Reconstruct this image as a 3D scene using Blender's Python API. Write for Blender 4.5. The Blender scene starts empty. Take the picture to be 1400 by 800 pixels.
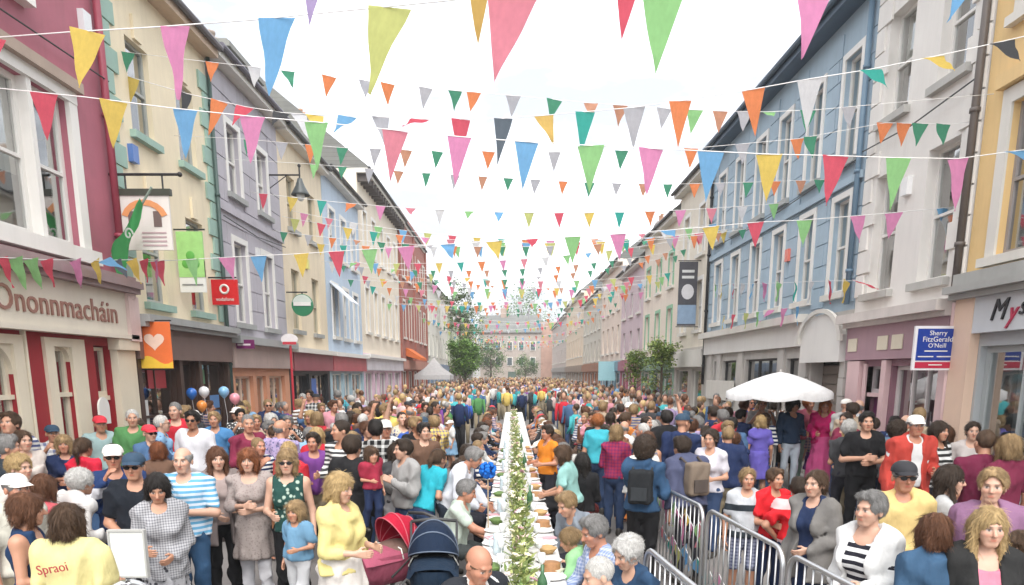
import bpy, bmesh, math, random
import numpy as np
from mathutils import Vector, Matrix

# ------------------------------------------------------------------ camera
SC = bpy.context.scene
COL = SC.collection
F_PX, CX, CY, PITCH, CAM_H = 1000.0, 700.0, 710.0, math.atan(0.2), 2.38
XL, XR = -6.5, 6.65                      # facade planes, left and right of the street
_c, _s = math.cos(PITCH), math.sin(PITCH)
cam_d = bpy.data.cameras.new('camera')
cam = bpy.data.objects.new('camera', cam_d); COL.objects.link(cam)
cam.location = (0, 0, CAM_H); cam.rotation_euler = (math.pi/2-PITCH, 0, 0)
cam_d.sensor_width = 36.0; cam_d.lens = 36.0*F_PX/1400.0
cam_d.shift_y = (CY-400.0)/1400.0
cam_d.clip_start = 0.05; cam_d.clip_end = 3000
SC.camera = cam

# ------------------------------------------------------------------ sky, sun, exposure
W = bpy.data.worlds.new('World'); SC.world = W; W.use_nodes = True
def build_world():
    nt = W.node_tree; nt.nodes.clear()
    out = nt.nodes.new('ShaderNodeOutputWorld'); bg = nt.nodes.new('ShaderNodeBackground')
    sky = nt.nodes.new('ShaderNodeTexSky'); sky.sky_type = 'NISHITA'; sky.sun_disc = False
    sky.sun_elevation = math.radians(50); sky.sun_rotation = math.radians(180)
    sky.dust_density = 3.0; sky.air_density = 1.0
    bg.inputs['Strength'].default_value = 0.10
    tc = nt.nodes.new('ShaderNodeTexCoord')
    mp = nt.nodes.new('ShaderNodeMapping'); mp.inputs['Scale'].default_value = (1.0, 1.0, 2.6)
    nz = nt.nodes.new('ShaderNodeTexNoise'); nz.inputs['Scale'].default_value = 4.2
    nz.inputs['Detail'].default_value = 5; nz.inputs['Roughness'].default_value = 0.55
    rp = nt.nodes.new('ShaderNodeValToRGB')
    e = rp.color_ramp.elements
    e[0].position = 0.41; e[0].color = (1.75, 1.82, 1.92, 1)
    e[1].position = 0.64; e[1].color = (5.3, 5.35, 5.42, 1)
    mx = nt.nodes.new('ShaderNodeMix'); mx.data_type = 'RGBA'; mx.inputs[0].default_value = 0.93
    L = nt.links.new
    L(tc.outputs['Generated'], mp.inputs['Vector']); L(mp.outputs[0], nz.inputs['Vector'])
    L(nz.outputs['Fac'], rp.inputs['Fac'])
    L(sky.outputs['Color'], mx.inputs[6]); L(rp.outputs['Color'], mx.inputs[7])
    L(mx.outputs[2], bg.inputs['Color']); L(bg.outputs[0], out.inputs['Surface'])
build_world()
sun_d = bpy.data.lights.new('sun', 'SUN'); sun_d.energy = 0.75; sun_d.angle = math.radians(50)
sun_d.color = (1.0, 0.97, 0.92)
sun = bpy.data.objects.new('sun', sun_d); COL.objects.link(sun)
sun.rotation_euler = (math.radians(40), 0, math.radians(6))
vs = SC.view_settings
vs.view_transform = 'Standard'; vs.look = 'None'; vs.exposure = 2.45; vs.gamma = 1.0
vs.use_curve_mapping = False
SC.cycles.max_bounces = 6; SC.cycles.diffuse_bounces = 3; SC.cycles.transparent_max_bounces = 8
SC.cycles.use_denoising = True

# ------------------------------------------------------------------ pixel helpers (photo is 1400 x 800)
def ray(x, y):
    rx = (x-CX)/F_PX; ry = (CY-y)/F_PX
    return rx, _c+ry*_s, -_s+ry*_c
def onZ(x, y, z):
    a, b, d = ray(x, y); t = (z-CAM_H)/d
    return Vector((a*t, b*t, z))
def onX(x, y, X):
    a, b, d = ray(x, y); t = X/a
    return Vector((X, b*t, CAM_H+d*t))
def onLine(x, y, p0, p1):
    """where a pixel's ray meets the vertical plane through the two ground points p0, p1"""
    a, b, d = ray(x, y)
    nx, ny = -(p1[1]-p0[1]), p1[0]-p0[0]
    t = (nx*p0[0]+ny*p0[1])/(nx*a+ny*b)
    return Vector((a*t, b*t, CAM_H+d*t))

# ------------------------------------------------------------------ objects
ORG = {}
def org(o):
    return ORG.get(o.name, Vector((0, 0, 0))) if o is not None else Vector((0, 0, 0))
def tag(o, label=None, cat=None, group=None, kind=None):
    if label: o['label'] = label
    if cat: o['category'] = cat
    if group: o['group'] = group
    if kind: o['kind'] = kind
    return o
def empty(name, loc=(0, 0, 0), rz=0.0):
    o = bpy.data.objects.new(name, None); COL.objects.link(o)
    o.location = loc; o.rotation_euler = (0, 0, rz); o.empty_display_size = 0.1
    ORG[o.name] = Vector(loc)
    return o
def thing(name, label, cat, loc=(0, 0, 0), rz=0.0, group=None):
    return tag(empty(name, loc, rz), label, cat, group)
def link(name, me, mat=None, parent=None, loc=(0, 0, 0), rot=(0, 0, 0), scale=None):
    o = bpy.data.objects.new(name, me); COL.objects.link(o)
    if parent is not None: o.parent = parent
    o.location = loc; o.rotation_euler = rot
    if scale is not None: o.scale = scale
    if mat is not None:
        if not me.materials: me.materials.append(mat)
        if me.materials[0] is not mat:
            o.material_slots[0].link = 'OBJECT'; o.material_slots[0].material = mat
    ORG[o.name] = org(parent)+Vector(loc)
    return o
def me_from(name, v, f, smooth=False):
    me = bpy.data.meshes.new(name); me.from_pydata([tuple(p) for p in v], [], f); me.update()
    if smooth: me.polygons.foreach_set('use_smooth', [True]*len(me.polygons))
    return me
class MB:
    """collects shapes in world (or local) coordinates and links them as one mesh"""
    def __init__(s): s.v = []; s.f = []; s.m = []; s.cm = 0
    def add(s, v, f):
        b = len(s.v); s.v.extend(Vector(p) for p in v); s.f.extend([tuple(i+b for i in q) for q in f])
        s.m.extend([s.cm]*len(f)); return s
    def box(s, x0, x1, y0, y1, z0, z1):
        if x0 > x1: x0, x1 = x1, x0
        if y0 > y1: y0, y1 = y1, y0
        v = [(x, y, z) for z in (z0, z1) for y in (y0, y1) for x in (x0, x1)]
        return s.add(v, [(0, 2, 3, 1), (4, 5, 7, 6), (0, 1, 5, 4), (2, 6, 7, 3), (0, 4, 6, 2), (1, 3, 7, 5)])
    def quad(s, a, b, c, d): return s.add([a, b, c, d], [(0, 1, 2, 3)])
    def poly(s, pts): return s.add(pts, [tuple(range(len(pts)))])
    def prism(s, pts, off):
        n = len(pts); off = Vector(off)
        v = [Vector(p) for p in pts]+[Vector(p)+off for p in pts]
        f = [tuple(range(n))[::-1], tuple(range(n, 2*n))]+[(i, (i+1) % n, n+(i+1) % n, n+i) for i in range(n)]
        return s.add(v, f)
    def tube(s, pts, r, n=8, caps=True, closed=False):
        pts = [Vector(p) for p in pts]; m = len(pts)
        rr = r if isinstance(r, (list, tuple)) else [r]*m
        v = []; prev = None
        for i, p in enumerate(pts):
            d = (pts[(i+1) % m]-pts[i-1]) if closed else (pts[min(i+1, m-1)]-pts[max(i-1, 0)])
            if d.length < 1e-9: d = Vector((0, 0, 1))
            d.normalize()
            if prev is None:
                a = d.cross(Vector((0, 0, 1)))
                if a.length < 1e-3: a = d.cross(Vector((1, 0, 0)))
            else:
                a = prev-d*prev.dot(d)
            a.normalize(); prev = a; b = d.cross(a)
            for k in range(n):
                t = 2*math.pi*k/n
                v.append(p+(a*math.cos(t)+b*math.sin(t))*rr[i])
        f = []
        for i in range(m if closed else m-1):
            j = (i+1) % m
            for k in range(n):
                f.append((i*n+k, i*n+(k+1) % n, j*n+(k+1) % n, j*n+k))
        if caps and not closed:
            f.append(tuple(range(n))[::-1]); f.append(tuple(range((m-1)*n, m*n)))
        return s.add(v, f)
    def lathe(s, prof, c=(0, 0, 0), n=16):
        c = Vector(c); v = []; f = []
        for r, z in prof:
            for k in range(n):
                t = 2*math.pi*k/n; v.append(c+Vector((r*math.cos(t), r*math.sin(t), z)))
        for i in range(len(prof)-1):
            for k in range(n):
                f.append((i*n+k, i*n+(k+1) % n, (i+1)*n+(k+1) % n, (i+1)*n+k))
        return s.add(v, f)
    def ball(s, c, r, n=10, m=7):
        c = Vector(c); rx, ry, rz = r if isinstance(r, (tuple, list)) else (r, r, r)
        v = [c+Vector((0, 0, -rz))]; f = []
        for i in range(1, m):
            a = -math.pi/2+math.pi*i/m
            for k in range(n):
                t = 2*math.pi*k/n
                v.append(c+Vector((rx*math.cos(a)*math.cos(t), ry*math.cos(a)*math.sin(t), rz*math.sin(a))))
        v.append(c+Vector((0, 0, rz))); last = len(v)-1
        for k in range(n): f.append((0, 1+(k+1) % n, 1+k))
        for i in range(m-2):
            for k in range(n):
                f.append((1+i*n+k, 1+i*n+(k+1) % n, 1+(i+1)*n+(k+1) % n, 1+(i+1)*n+k))
        for k in range(n): f.append((1+(m-2)*n+k, 1+(m-2)*n+(k+1) % n, last))
        return s.add(v, f)
    def mesh(s, name, smooth=False, origin=(0, 0, 0)):
        o = Vector(origin)
        me = me_from(name, [p-o for p in s.v], s.f, smooth)
        if any(s.m): me.polygons.foreach_set('material_index', s.m)
        return me
    def build(s, name, mat, parent=None, smooth=False, mats=None):
        me = s.mesh(name, smooth, org(parent))
        for m in (mats or [mat]): me.materials.append(m)
        o = bpy.data.objects.new(name, me); COL.objects.link(o)
        if parent is not None: o.parent = parent
        ORG[o.name] = org(parent)
        return o

# ------------------------------------------------------------------ materials
MATS = {}
def _nodes(name):
    m = bpy.data.materials.new(name); m.use_nodes = True
    nt = m.node_tree; b = nt.nodes['Principled BSDF']
    return m, nt, b
def _mixc(nt, fac, a, b, blend='MIX'):
    n = nt.nodes.new('ShaderNodeMix'); n.data_type = 'RGBA'; n.blend_type = blend
    for sock, val in ((n.inputs[0], fac), (n.inputs[6], a), (n.inputs[7], b)):
        if isinstance(val, (int, float)): sock.default_value = val
        elif isinstance(val, tuple): sock.default_value = val if len(val) == 4 else val+(1,)
        else: nt.links.new(val, sock)
    return n.outputs[2]
def _noise(nt, scale, detail=4, rough=.6, vec=None, mscale=None):
    n = nt.nodes.new('ShaderNodeTexNoise'); n.inputs['Scale'].default_value = scale
    n.inputs['Detail'].default_value = detail; n.inputs['Roughness'].default_value = rough
    if vec is None:
        tc = nt.nodes.new('ShaderNodeTexCoord'); vec = tc.outputs['Object']
    if mscale is not None:
        mp = nt.nodes.new('ShaderNodeMapping'); mp.inputs['Scale'].default_value = mscale
        nt.links.new(vec, mp.inputs['Vector']); vec = mp.outputs[0]
    nt.links.new(vec, n.inputs['Vector'])
    return n.outputs['Fac']
def _ramp(nt, fac, p0, p1, c0=(0, 0, 0, 1), c1=(1, 1, 1, 1)):
    r = nt.nodes.new('ShaderNodeValToRGB'); e = r.color_ramp.elements
    e[0].position = p0; e[0].color = c0; e[1].position = p1; e[1].color = c1
    nt.links.new(fac, r.inputs['Fac']); return r.outputs['Color']
def _bump(nt, b, h, strength, dist=.01):
    n = nt.nodes.new('ShaderNodeBump'); n.inputs['Strength'].default_value = strength
    n.inputs['Distance'].default_value = dist
    nt.links.new(h, n.inputs['Height']); nt.links.new(n.outputs[0], b.inputs['Normal'])
def dk(c, k): return tuple(min(1, x*k) for x in c[:3])
def paint(col, rough=.7, var=.16, stain=.28, key=None, bump=.25, scale=1.0):
    """painted render / masonry: mottling, vertical weather streaks, grain"""
    k = ('paint', tuple(round(x, 3) for x in col), rough, var, stain, bump, scale)
    if k in MATS: return MATS[k]
    m, nt, b = _nodes('painted_render')
    n1 = _noise(nt, 1.1*scale, 5, .6)
    c = _mixc(nt, _ramp(nt, n1, .32, .7), dk(col, 1-var), dk(col, 1+var*.5))
    st = _noise(nt, 2.2*scale, 6, .65, None, (2.0, 2.0, .22))
    c = _mixc(nt, _ramp(nt, st, .48, .74, (0, 0, 0, 1), (stain, stain, stain, 1)), c, dk((col[0]*.62+.05, col[1]*.6+.05, col[2]*.58+.05), .8))
    nt.links.new(c, b.inputs['Base Color']); b.inputs['Roughness'].default_value = rough
    _bump(nt, b, _noise(nt, 45*scale, 6, .7), bump, .008)
    MATS[k] = m; return m
def plain(col, rough=.5, metal=0.0, var=.12, bump=0.0, scale=9.0, coat=0.0):
    k = ('plain', tuple(round(x, 3) for x in col), rough, metal, var, bump, scale, coat)
    if k in MATS: return MATS[k]
    m, nt, b = _nodes('surface')
    n = _noise(nt, scale, 4, .6)
    nt.links.new(_mixc(nt, n, dk(col, 1-var), dk(col, 1+var)), b.inputs['Base Color'])
    b.inputs['Roughness'].default_value = rough; b.inputs['Metallic'].default_value = metal
    b.inputs['Coat Weight'].default_value = coat
    if bump: _bump(nt, b, _noise(nt, scale*6, 4, .6), bump, .006)
    MATS[k] = m; return m
def cloth(col, pattern=None, col2=(.9, .9, .9), sc=1.0, rough=.85):
    k = ('cloth', tuple(round(x, 3) for x in col), pattern, tuple(col2), sc)
    if k in MATS: return MATS[k]
    m, nt, b = _nodes('fabric'); col = dk(col, .86); col2 = dk(col2, .9)
    tc = nt.nodes.new('ShaderNodeTexCoord'); ob = tc.outputs['Object']
    base = _mixc(nt, _noise(nt, 6, 4, .6, ob), dk(col, .78), dk(col, 1.15))
    if pattern:
        sx = nt.nodes.new('ShaderNodeSeparateXYZ'); nt.links.new(ob, sx.inputs[0])
        def band(sock, freq, thr):
            a = nt.nodes.new('ShaderNodeMath'); a.operation = 'MULTIPLY'; nt.links.new(sock, a.inputs[0]); a.inputs[1].default_value = freq
            f = nt.nodes.new('ShaderNodeMath'); f.operation = 'FRACT'; nt.links.new(a.outputs[0], f.inputs[0])
            g = nt.nodes.new('ShaderNodeMath'); g.operation = 'GREATER_THAN'; nt.links.new(f.outputs[0], g.inputs[0]); g.inputs[1].default_value = thr
            return g.outputs[0]
        if pattern == 'stripe': base = _mixc(nt, band(sx.outputs['Z'], 16*sc, .5), base, col2)
        elif pattern == 'vstripe': base = _mixc(nt, band(sx.outputs['X'], 22*sc, .6), base, col2)
        elif pattern == 'check':
            a = band(sx.outputs['X'], 14*sc, .6); c2 = band(sx.outputs['Z'], 14*sc, .6)
            ad = nt.nodes.new('ShaderNodeMath'); ad.operation = 'ADD'; nt.links.new(a, ad.inputs[0]); nt.links.new(c2, ad.inputs[1])
            ml = nt.nodes.new('ShaderNodeMath'); ml.operation = 'MULTIPLY'; nt.links.new(ad.outputs[0], ml.inputs[0]); ml.inputs[1].default_value = .45
            base = _mixc(nt, ml.outputs[0], base, col2)
        elif pattern == 'floral':
            vo = nt.nodes.new('ShaderNodeTexVoronoi'); vo.inputs['Scale'].default_value = 26*sc; nt.links.new(ob, vo.inputs['Vector'])
            base = _mixc(nt, _ramp(nt, vo.outputs['Distance'], .28, .40, (1, 1, 1, 1), (0, 0, 0, 1)), base, col2)
        elif pattern == 'band':
            base = _mixc(nt, band(sx.outputs['Z'], 1/(.44*sc), .76), base, col2)
    nt.links.new(base, b.inputs['Base Color']); b.inputs['Roughness'].default_value = rough
    b.inputs['Specular IOR Level'].default_value = .22
    _bump(nt, b, _noise(nt, 9, 4, .55, ob, (1.2, 1.2, .5)), .6, .03)
    MATS[k] = m; return m
def flagmat(col, trans=.64):
    col = tuple(c*.88+.07 for c in col); k = ('flag', tuple(round(x, 3) for x in col))
    if k in MATS: return MATS[k]
    m = bpy.data.materials.new('pennant_cloth'); m.use_nodes = True
    nt = m.node_tree; nt.nodes.clear()
    o = nt.nodes.new('ShaderNodeOutputMaterial'); d = nt.nodes.new('ShaderNodeBsdfDiffuse'); t = nt.nodes.new('ShaderNodeBsdfTranslucent')
    n = _noise(nt, 7, 4, .6)
    c = _mixc(nt, n, dk(col, .82), dk(col, 1.12))
    mx = nt.nodes.new('ShaderNodeMixShader'); mx.inputs[0].default_value = trans
    nt.links.new(c, d.inputs[0]); nt.links.new(c, t.inputs[0])
    nt.links.new(d.outputs[0], mx.inputs[1]); nt.links.new(t.outputs[0], mx.inputs[2]); nt.links.new(mx.outputs[0], o.inputs[0])
    MATS[k] = m; return m
def glassmat():
    if 'glass' in MATS: return MATS['glass']
    m = bpy.data.materials.new('window_glass'); m.use_nodes = True
    nt = m.node_tree; nt.nodes.clear()
    o = nt.nodes.new('ShaderNodeOutputMaterial'); tr = nt.nodes.new('ShaderNodeBsdfTransparent'); g = nt.nodes.new('ShaderNodeBsdfGlossy')
    tr.inputs[0].default_value = (.80, .85, .84, 1); g.inputs['Roughness'].default_value = .03
    lw = nt.nodes.new('ShaderNodeLayerWeight'); lw.inputs[0].default_value = .42
    mr = nt.nodes.new('ShaderNodeMapRange'); mr.inputs[3].default_value = .16; mr.inputs[4].default_value = .85
    n = _noise(nt, 1.3, 2, .5); bp = nt.nodes.new('ShaderNodeBump'); bp.inputs['Strength'].default_value = .12; bp.inputs['Distance'].default_value = .02
    nt.links.new(n, bp.inputs['Height']); nt.links.new(bp.outputs[0], g.inputs['Normal'])
    mx = nt.nodes.new('ShaderNodeMixShader')
    nt.links.new(lw.outputs['Facing'], mr.inputs[0]); nt.links.new(mr.outputs[0], mx.inputs[0])
    nt.links.new(tr.outputs[0], mx.inputs[1]); nt.links.new(g.outputs[0], mx.inputs[2]); nt.links.new(mx.outputs[0], o.inputs[0])
    MATS['glass'] = m; return m
def brickmat():
    m, nt, b = _nodes('red_brick')
    br = nt.nodes.new('ShaderNodeTexBrick'); br.inputs['Scale'].default_value = 1.0
    br.inputs['Brick Width'].default_value = .225; br.inputs['Row Height'].default_value = .075; br.inputs['Mortar Size'].default_value = .008
    br.inputs['Color1'].default_value = (.40, .08, .05, 1); br.inputs['Color2'].default_value = (.30, .06, .04, 1); br.inputs['Mortar'].default_value = (.42, .33, .28, 1)
    tc = nt.nodes.new('ShaderNodeTexCoord'); sx = nt.nodes.new('ShaderNodeSeparateXYZ'); cb = nt.nodes.new('ShaderNodeCombineXYZ')
    nt.links.new(tc.outputs['Object'], sx.inputs[0]); nt.links.new(sx.outputs['Y'], cb.inputs['X']); nt.links.new(sx.outputs['Z'], cb.inputs['Y'])
    nt.links.new(cb.outputs[0], br.inputs['Vector'])
    nt.links.new(_mixc(nt, _noise(nt, 1.5, 4), br.outputs['Color'], (.32, .12, .09, 1)), b.inputs['Base Color'])
    b.inputs['Roughness'].default_value = .85
    return m
def slatemat(col=(.13, .14, .16)):
    k = ('slate', col)
    if k in MATS: return MATS[k]
    m, nt, b = _nodes('roof_slate')
    tc = nt.nodes.new('ShaderNodeTexCoord'); sx = nt.nodes.new('ShaderNodeSeparateXYZ'); cb = nt.nodes.new('ShaderNodeCombineXYZ')
    nt.links.new(tc.outputs['Object'], sx.inputs[0]); nt.links.new(sx.outputs['Y'], cb.inputs['X']); nt.links.new(sx.outputs['Z'], cb.inputs['Y'])
    br = nt.nodes.new('ShaderNodeTexBrick'); br.inputs['Brick Width'].default_value = .3; br.inputs['Row Height'].default_value = .16; br.inputs['Mortar Size'].default_value = .012
    br.inputs['Scale'].default_value = 1.0
    br.inputs['Color1'].default_value = col+(1,); br.inputs['Color2'].default_value = dk(col, .7)+(1,); br.inputs['Mortar'].default_value = dk(col, .35)+(1,)
    nt.links.new(cb.outputs[0], br.inputs['Vector'])
    nt.links.new(_mixc(nt, _noise(nt, 1.8, 5), br.outputs['Color'], dk((.2, .2, .17), 1)+(1,)), b.inputs['Base Color']); b.inputs['Roughness'].default_value = .6
    MATS[k] = m; return m
def roadmat():
    m, nt, b = _nodes('worn_asphalt')
    c = _mixc(nt, _ramp(nt, _noise(nt, .9, 6, .65), .35, .7), (.16, .15, .145, 1), (.23, .215, .205, 1))
    c = _mixc(nt, _ramp(nt, _noise(nt, 120, 3, .7), .45, .75, (0, 0, 0, 1), (.5, .5, .5, 1)), c, (.33, .32, .31, 1))
    nt.links.new(c, b.inputs['Base Color']); b.inputs['Roughness'].default_value = .85
    _bump(nt, b, _noise(nt, 160, 4, .7), .5, .006); return m
def leafmat(c0, c1, key):
    k = ('leaf', key)
    if k in MATS: return MATS[k]
    m, nt, b = _nodes('foliage')
    oi = nt.nodes.new('ShaderNodeNewGeometry')
    c = _mixc(nt, oi.outputs['Random Per Island'], c0, c1)
    nt.links.new(c, b.inputs['Base Color']); b.inputs['Roughness'].default_value = .55
    b.inputs['Subsurface Weight'].default_value = 0.0
    MATS[k] = m; return m
def glow_free(col): return plain(col, .4)
FONT = None
def text_mesh(txt, size, extrude=.004, shear=0.0, space=1.0):
    cu = bpy.data.curves.new('lettering', 'FONT'); cu.body = txt; cu.size = size; cu.extrude = extrude
    cu.align_x = 'CENTER'; cu.align_y = 'CENTER'; cu.shear = shear; cu.space_character = space; cu.resolution_u = 3
    o = bpy.data.objects.new('lettering', cu); COL.objects.link(o)
    dg = bpy.context.evaluated_depsgraph_get(); dg.update()
    me = bpy.data.meshes.new_from_object(o.evaluated_get(dg))
    bpy.data.objects.remove(o); bpy.data.curves.remove(cu)
    me.materials.clear()
    return me
def letter(txt, size, mat, parent, M, name='lettering', **kw):
    """M: world matrix of the text plane (x right, y up)"""
    me = text_mesh(txt, size, **kw); me.transform(Matrix.Translation(-org(parent)) @ M)
    return link(name, me, mat, parent)
def plane_M(o, xa, ya):
    xa = Vector(xa).normalized(); ya = Vector(ya).normalized(); za = xa.cross(ya)
    M = Matrix.Identity(4)
    for i in range(3): M[i][0], M[i][1], M[i][2], M[i][3] = xa[i], ya[i], za[i], o[i]
    return M
# ================================================================== THE SETTING
def sheet(name, x0, x1, y0, y1, z, mat, th=.0):
    mb = MB()
    if th: mb.box(x0, x1, y0, y1, z-th, z)
    else: mb.quad((x0, y0, z), (x1, y0, z), (x1, y1, z), (x0, y1, z))
    return tag(mb.build(name, mat), kind='structure')
sheet('ground', -400, 400, -60, 900, -.02, plain((.17, .17, .15), .9, scale=.3))
sheet('road', -4.3, 4.4, -40, 135, 0, roadmat())
pav_m = paint((.36, .345, .33), .85, .2, .35, scale=1.5)
for nm, a, b_ in (('pavement_left', XL-.3, -4.45), ('pavement_right', 4.55, XR+.3)):
    mb = MB(); mb.box(a, b_, -40, 135, -.02, .11); pv = tag(mb.build(nm, plain((.20, .19, .18), .9)), kind='structure')
    # paving slabs near the camera, one object each
    y = 4.0; k = 0
    while y < 12.4:
        x = a+.35; 
        while x+.58 < b_:
            s = MB(); s.box(x, x+.585, y, y+.585, .10, .124+random.Random(k).uniform(0, .004)); s.build('slab', pav_m, pv)
            x += .6; k += 1
        y += .6
    mb = MB(); mb.box(a+.3, b_, 12.42, 135, .1, .122); mb.build('slab_run', pav_m, pv)['kind'] = 'stuff'
for nm, x0 in (('kerb_left', -4.45), ('kerb_right', 4.4)):
    root = tag(empty(nm, (x0, 4, 0)), kind='structure')
    for i in range(30):
        mb = MB(); mb.box(x0, x0+.146, 2+i*.92, 2+i*.92+.91, -.02, .126); mb.build('kerb_stone', paint((.42, .41, .39), .8, .2, .3), root)

# ------------------------------------------------------------------ buildings
WHITE = paint((.80, .78, .74), .5, .05, .15, bump=.05)
OFFW = paint((.72, .69, .63), .55, .06, .2, bump=.05)
CREAMT = paint((.78, .70, .55), .55, .06, .2, bump=.05)
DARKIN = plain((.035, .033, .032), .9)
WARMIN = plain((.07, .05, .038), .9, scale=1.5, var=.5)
CURT = plain((.62, .60, .55), .9, scale=5)
BLIND = plain((.70, .63, .48), .9, scale=5)
GREYT = paint((.36, .37, .36), .6, .1, .3, bump=.1)
BLACKM = plain((.02, .02, .022), .45)
LEAD = plain((.10, .10, .11), .6)
class Bld:
    def __init__(s, name, label, side, y0, y1, eave, X0=None, cat='building', group=None):
        s.side = side; s.y0 = y0; s.y1 = y1; s.eave = eave
        s.X0 = X0 if X0 is not None else (XL if side < 0 else XR)
        s.root = thing(name, label, cat, (s.X0, (y0+y1)/2, 0), group=group)
        s.rng = random.Random(int(y0*100)+side)
    def X(s, o): return s.X0+o if s.side < 0 else s.X0-o
    def box(s, mb, y0, y1, z0, z1, o0, o1): return mb.box(s.X(o0), s.X(o1), y0, y1, z0, z1)
    def part(s, name, mat, boxes, parent=None, smooth=False):
        mb = MB()
        for b in boxes: s.box(mb, *b)
        return mb.build(name, mat, parent or s.root, smooth)
    def p(s, y, z, o): return (s.X(o), y, z)
    def wall(s, mat, ops, z0=0.0, z1=None, name='wall', o=0.0, rev=.27, depth=7.0, y0=None, y1=None):
        z1 = z1 if z1 is not None else s.eave
        y0 = s.y0 if y0 is None else y0; y1 = s.y1 if y1 is None else y1
        ops = [q for q in ops if q[0] >= y0-1e-6 and q[1] <= y1+1e-6 and q[2] >= z0-1e-6 and q[3] <= z1+1e-6]
        ys = sorted({y0, y1, *[q[0] for q in ops], *[q[1] for q in ops]})
        zs = sorted({z0, z1, *[q[2] for q in ops], *[q[3] for q in ops]})
        mb = MB(); p = s.p
        for a, b in zip(ys, ys[1:]):
            for c, d in zip(zs, zs[1:]):
                cy, cz = (a+b)/2, (c+d)/2
                if any(q[0] < cy < q[1] and q[2] < cz < q[3] for q in ops): continue
                mb.quad(p(a, c, o), p(b, c, o), p(b, d, o), p(a, d, o))
        for a, b, c, d in ops:
            for q in (((a, c), (a, d)), ((b, d), (b, c)), ((a, d), (b, d)), ((b, c), (a, c))):
                mb.quad(p(*q[0], o), p(*q[1], o), p(*q[1], o-rev), p(*q[0], o-rev))
        for yy in (y0, y1): mb.quad(p(yy, z0, o), p(yy, z1, o), p(yy, z1, o-depth), p(yy, z0, o-depth))
        mb.quad(p(y0, z0, o-depth), p(y1, z0, o-depth), p(y1, z1, o-depth), p(y0, z1, o-depth))
        return mb.build(name, mat, s.root)
    def window(s, y0, y1, z0, z1, fm=None, cols=1, rows=2, surround=None, sw=.13, sill=None, curtain=None, rec=.13,
               name='window', inter=None, fw=.055, single=False, out=0.0, ch=.55):
        fm = fm or WHITE; mb = MB(); o0, o1 = out-rec-.03, out-rec+.035
        s.box(mb, y0, y0+fw, z0, z1, o0, o1); s.box(mb, y1-fw, y1, z0, z1, o0, o1)
        s.box(mb, y0+fw, y1-fw, z0, z0+fw*1.3, o0, o1); s.box(mb, y0+fw, y1-fw, z1-fw, z1, o0, o1)
        zr = [z0+fw+(z1-z0-2*fw)*i/rows for i in range(rows+1)]
        yr = [y0+fw+(y1-y0-2*fw)*i/cols for i in range(cols+1)]
        for z in zr[1:-1]: s.box(mb, y0+fw, y1-fw, z-.022, z+.022, o0+.004, o1+.008)
        for y in yr[1:-1]: s.box(mb, y-.016, y+.016, z0+fw*1.3, z1-fw, o0+.006, o1+.004)
        w = mb.build(name, fm, s.root)
        og = out-rec
        if single:
            mb = MB(); mb.quad(s.p(y0+fw, z0+fw, og), s.p(y1-fw, z0+fw, og), s.p(y1-fw, z1-fw, og), s.p(y0+fw, z1-fw, og)); mb.build('pane', glassmat(), w)
        else:
            for a, b in zip(yr, yr[1:]):
                for c, d in zip(zr, zr[1:]):
                    t = s.rng.uniform(-.004, .004)
                    mb = MB(); mb.quad(s.p(a, c, og+t), s.p(b, c, og-t), s.p(b, d, og-t), s.p(a, d, og+t)); mb.build('pane', glassmat(), w)
        if surround is not None:
            s.part('surround', surround, [(y0-sw, y0, z0, z1+sw, out, out+.035), (y1, y1+sw, z0, z1+sw, out, out+.035), (y0, y1, z1, z1+sw, out, out+.035)], w)
        if sill is not None:
            s.part('sill', sill, [(y0-sw-.05, y1+sw+.05, z0-.12, z0-.001, out-.12, out+.11)], w)
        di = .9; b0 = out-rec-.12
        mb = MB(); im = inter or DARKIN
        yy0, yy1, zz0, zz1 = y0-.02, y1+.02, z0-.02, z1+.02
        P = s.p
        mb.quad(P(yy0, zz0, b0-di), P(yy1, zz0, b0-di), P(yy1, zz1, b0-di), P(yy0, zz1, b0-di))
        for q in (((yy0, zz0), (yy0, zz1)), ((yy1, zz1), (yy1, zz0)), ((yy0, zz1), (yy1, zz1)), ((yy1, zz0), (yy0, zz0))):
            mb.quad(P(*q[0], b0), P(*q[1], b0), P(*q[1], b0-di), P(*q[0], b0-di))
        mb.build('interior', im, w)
        if curtain is not None:
            rv = s.rng.random(); drapes = rv < .4; ch = 1.0 if drapes else min(1, max(.12, ch*s.rng.uniform(.5, 1.7)))
            mb = MB(); n = max(8, int((y1-y0)/.06)); zt, zb = z1-.02, z0+(z1-z0)*(1-ch); wd = s.rng.uniform(.18, .34)
            for i in range(n):
                if drapes and wd < (i+.5)/n < 1-wd: continue
                a, b = y0+(y1-y0)*i/n, y0+(y1-y0)*(i+1)/n
                oa, ob = b0+.02*(i % 2), b0+.02*((i+1) % 2)
                mb.quad(P(a, zb, oa), P(b, zb, ob), P(b, zt, ob), P(a, zt, oa))
            mb.build('curtain', curtain, w)
        return w
    def roof(s, mat=None, pitch=38, over=.32, run=5.0, gutter=BLACKM, soffit=None, chim=(), brackets=None):
        mat = mat or slatemat(); e = s.eave; tp = math.tan(math.radians(pitch)); mb = MB()
        a, b = s.y0+.003, s.y1-.003
        pr = [s.p(a, e+.10, over), s.p(a, e+.10+tp*(run+over), -run), s.p(a, e+.02, -2*run-over), s.p(a, e+.02, over)]
        mb.prism(pr, (0, b-a, 0)); r = mb.build('roof', mat, s.root)
        s.part('soffit', soffit or OFFW, [(a, b, e-.16, e+.018, 0, over-.02)], r)
        g = MB(); g.tube([s.p(a, e+.02, over+.05), s.p(b, e+.02, over+.05)], .065, 8); g.build('gutter', gutter, r)
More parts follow.
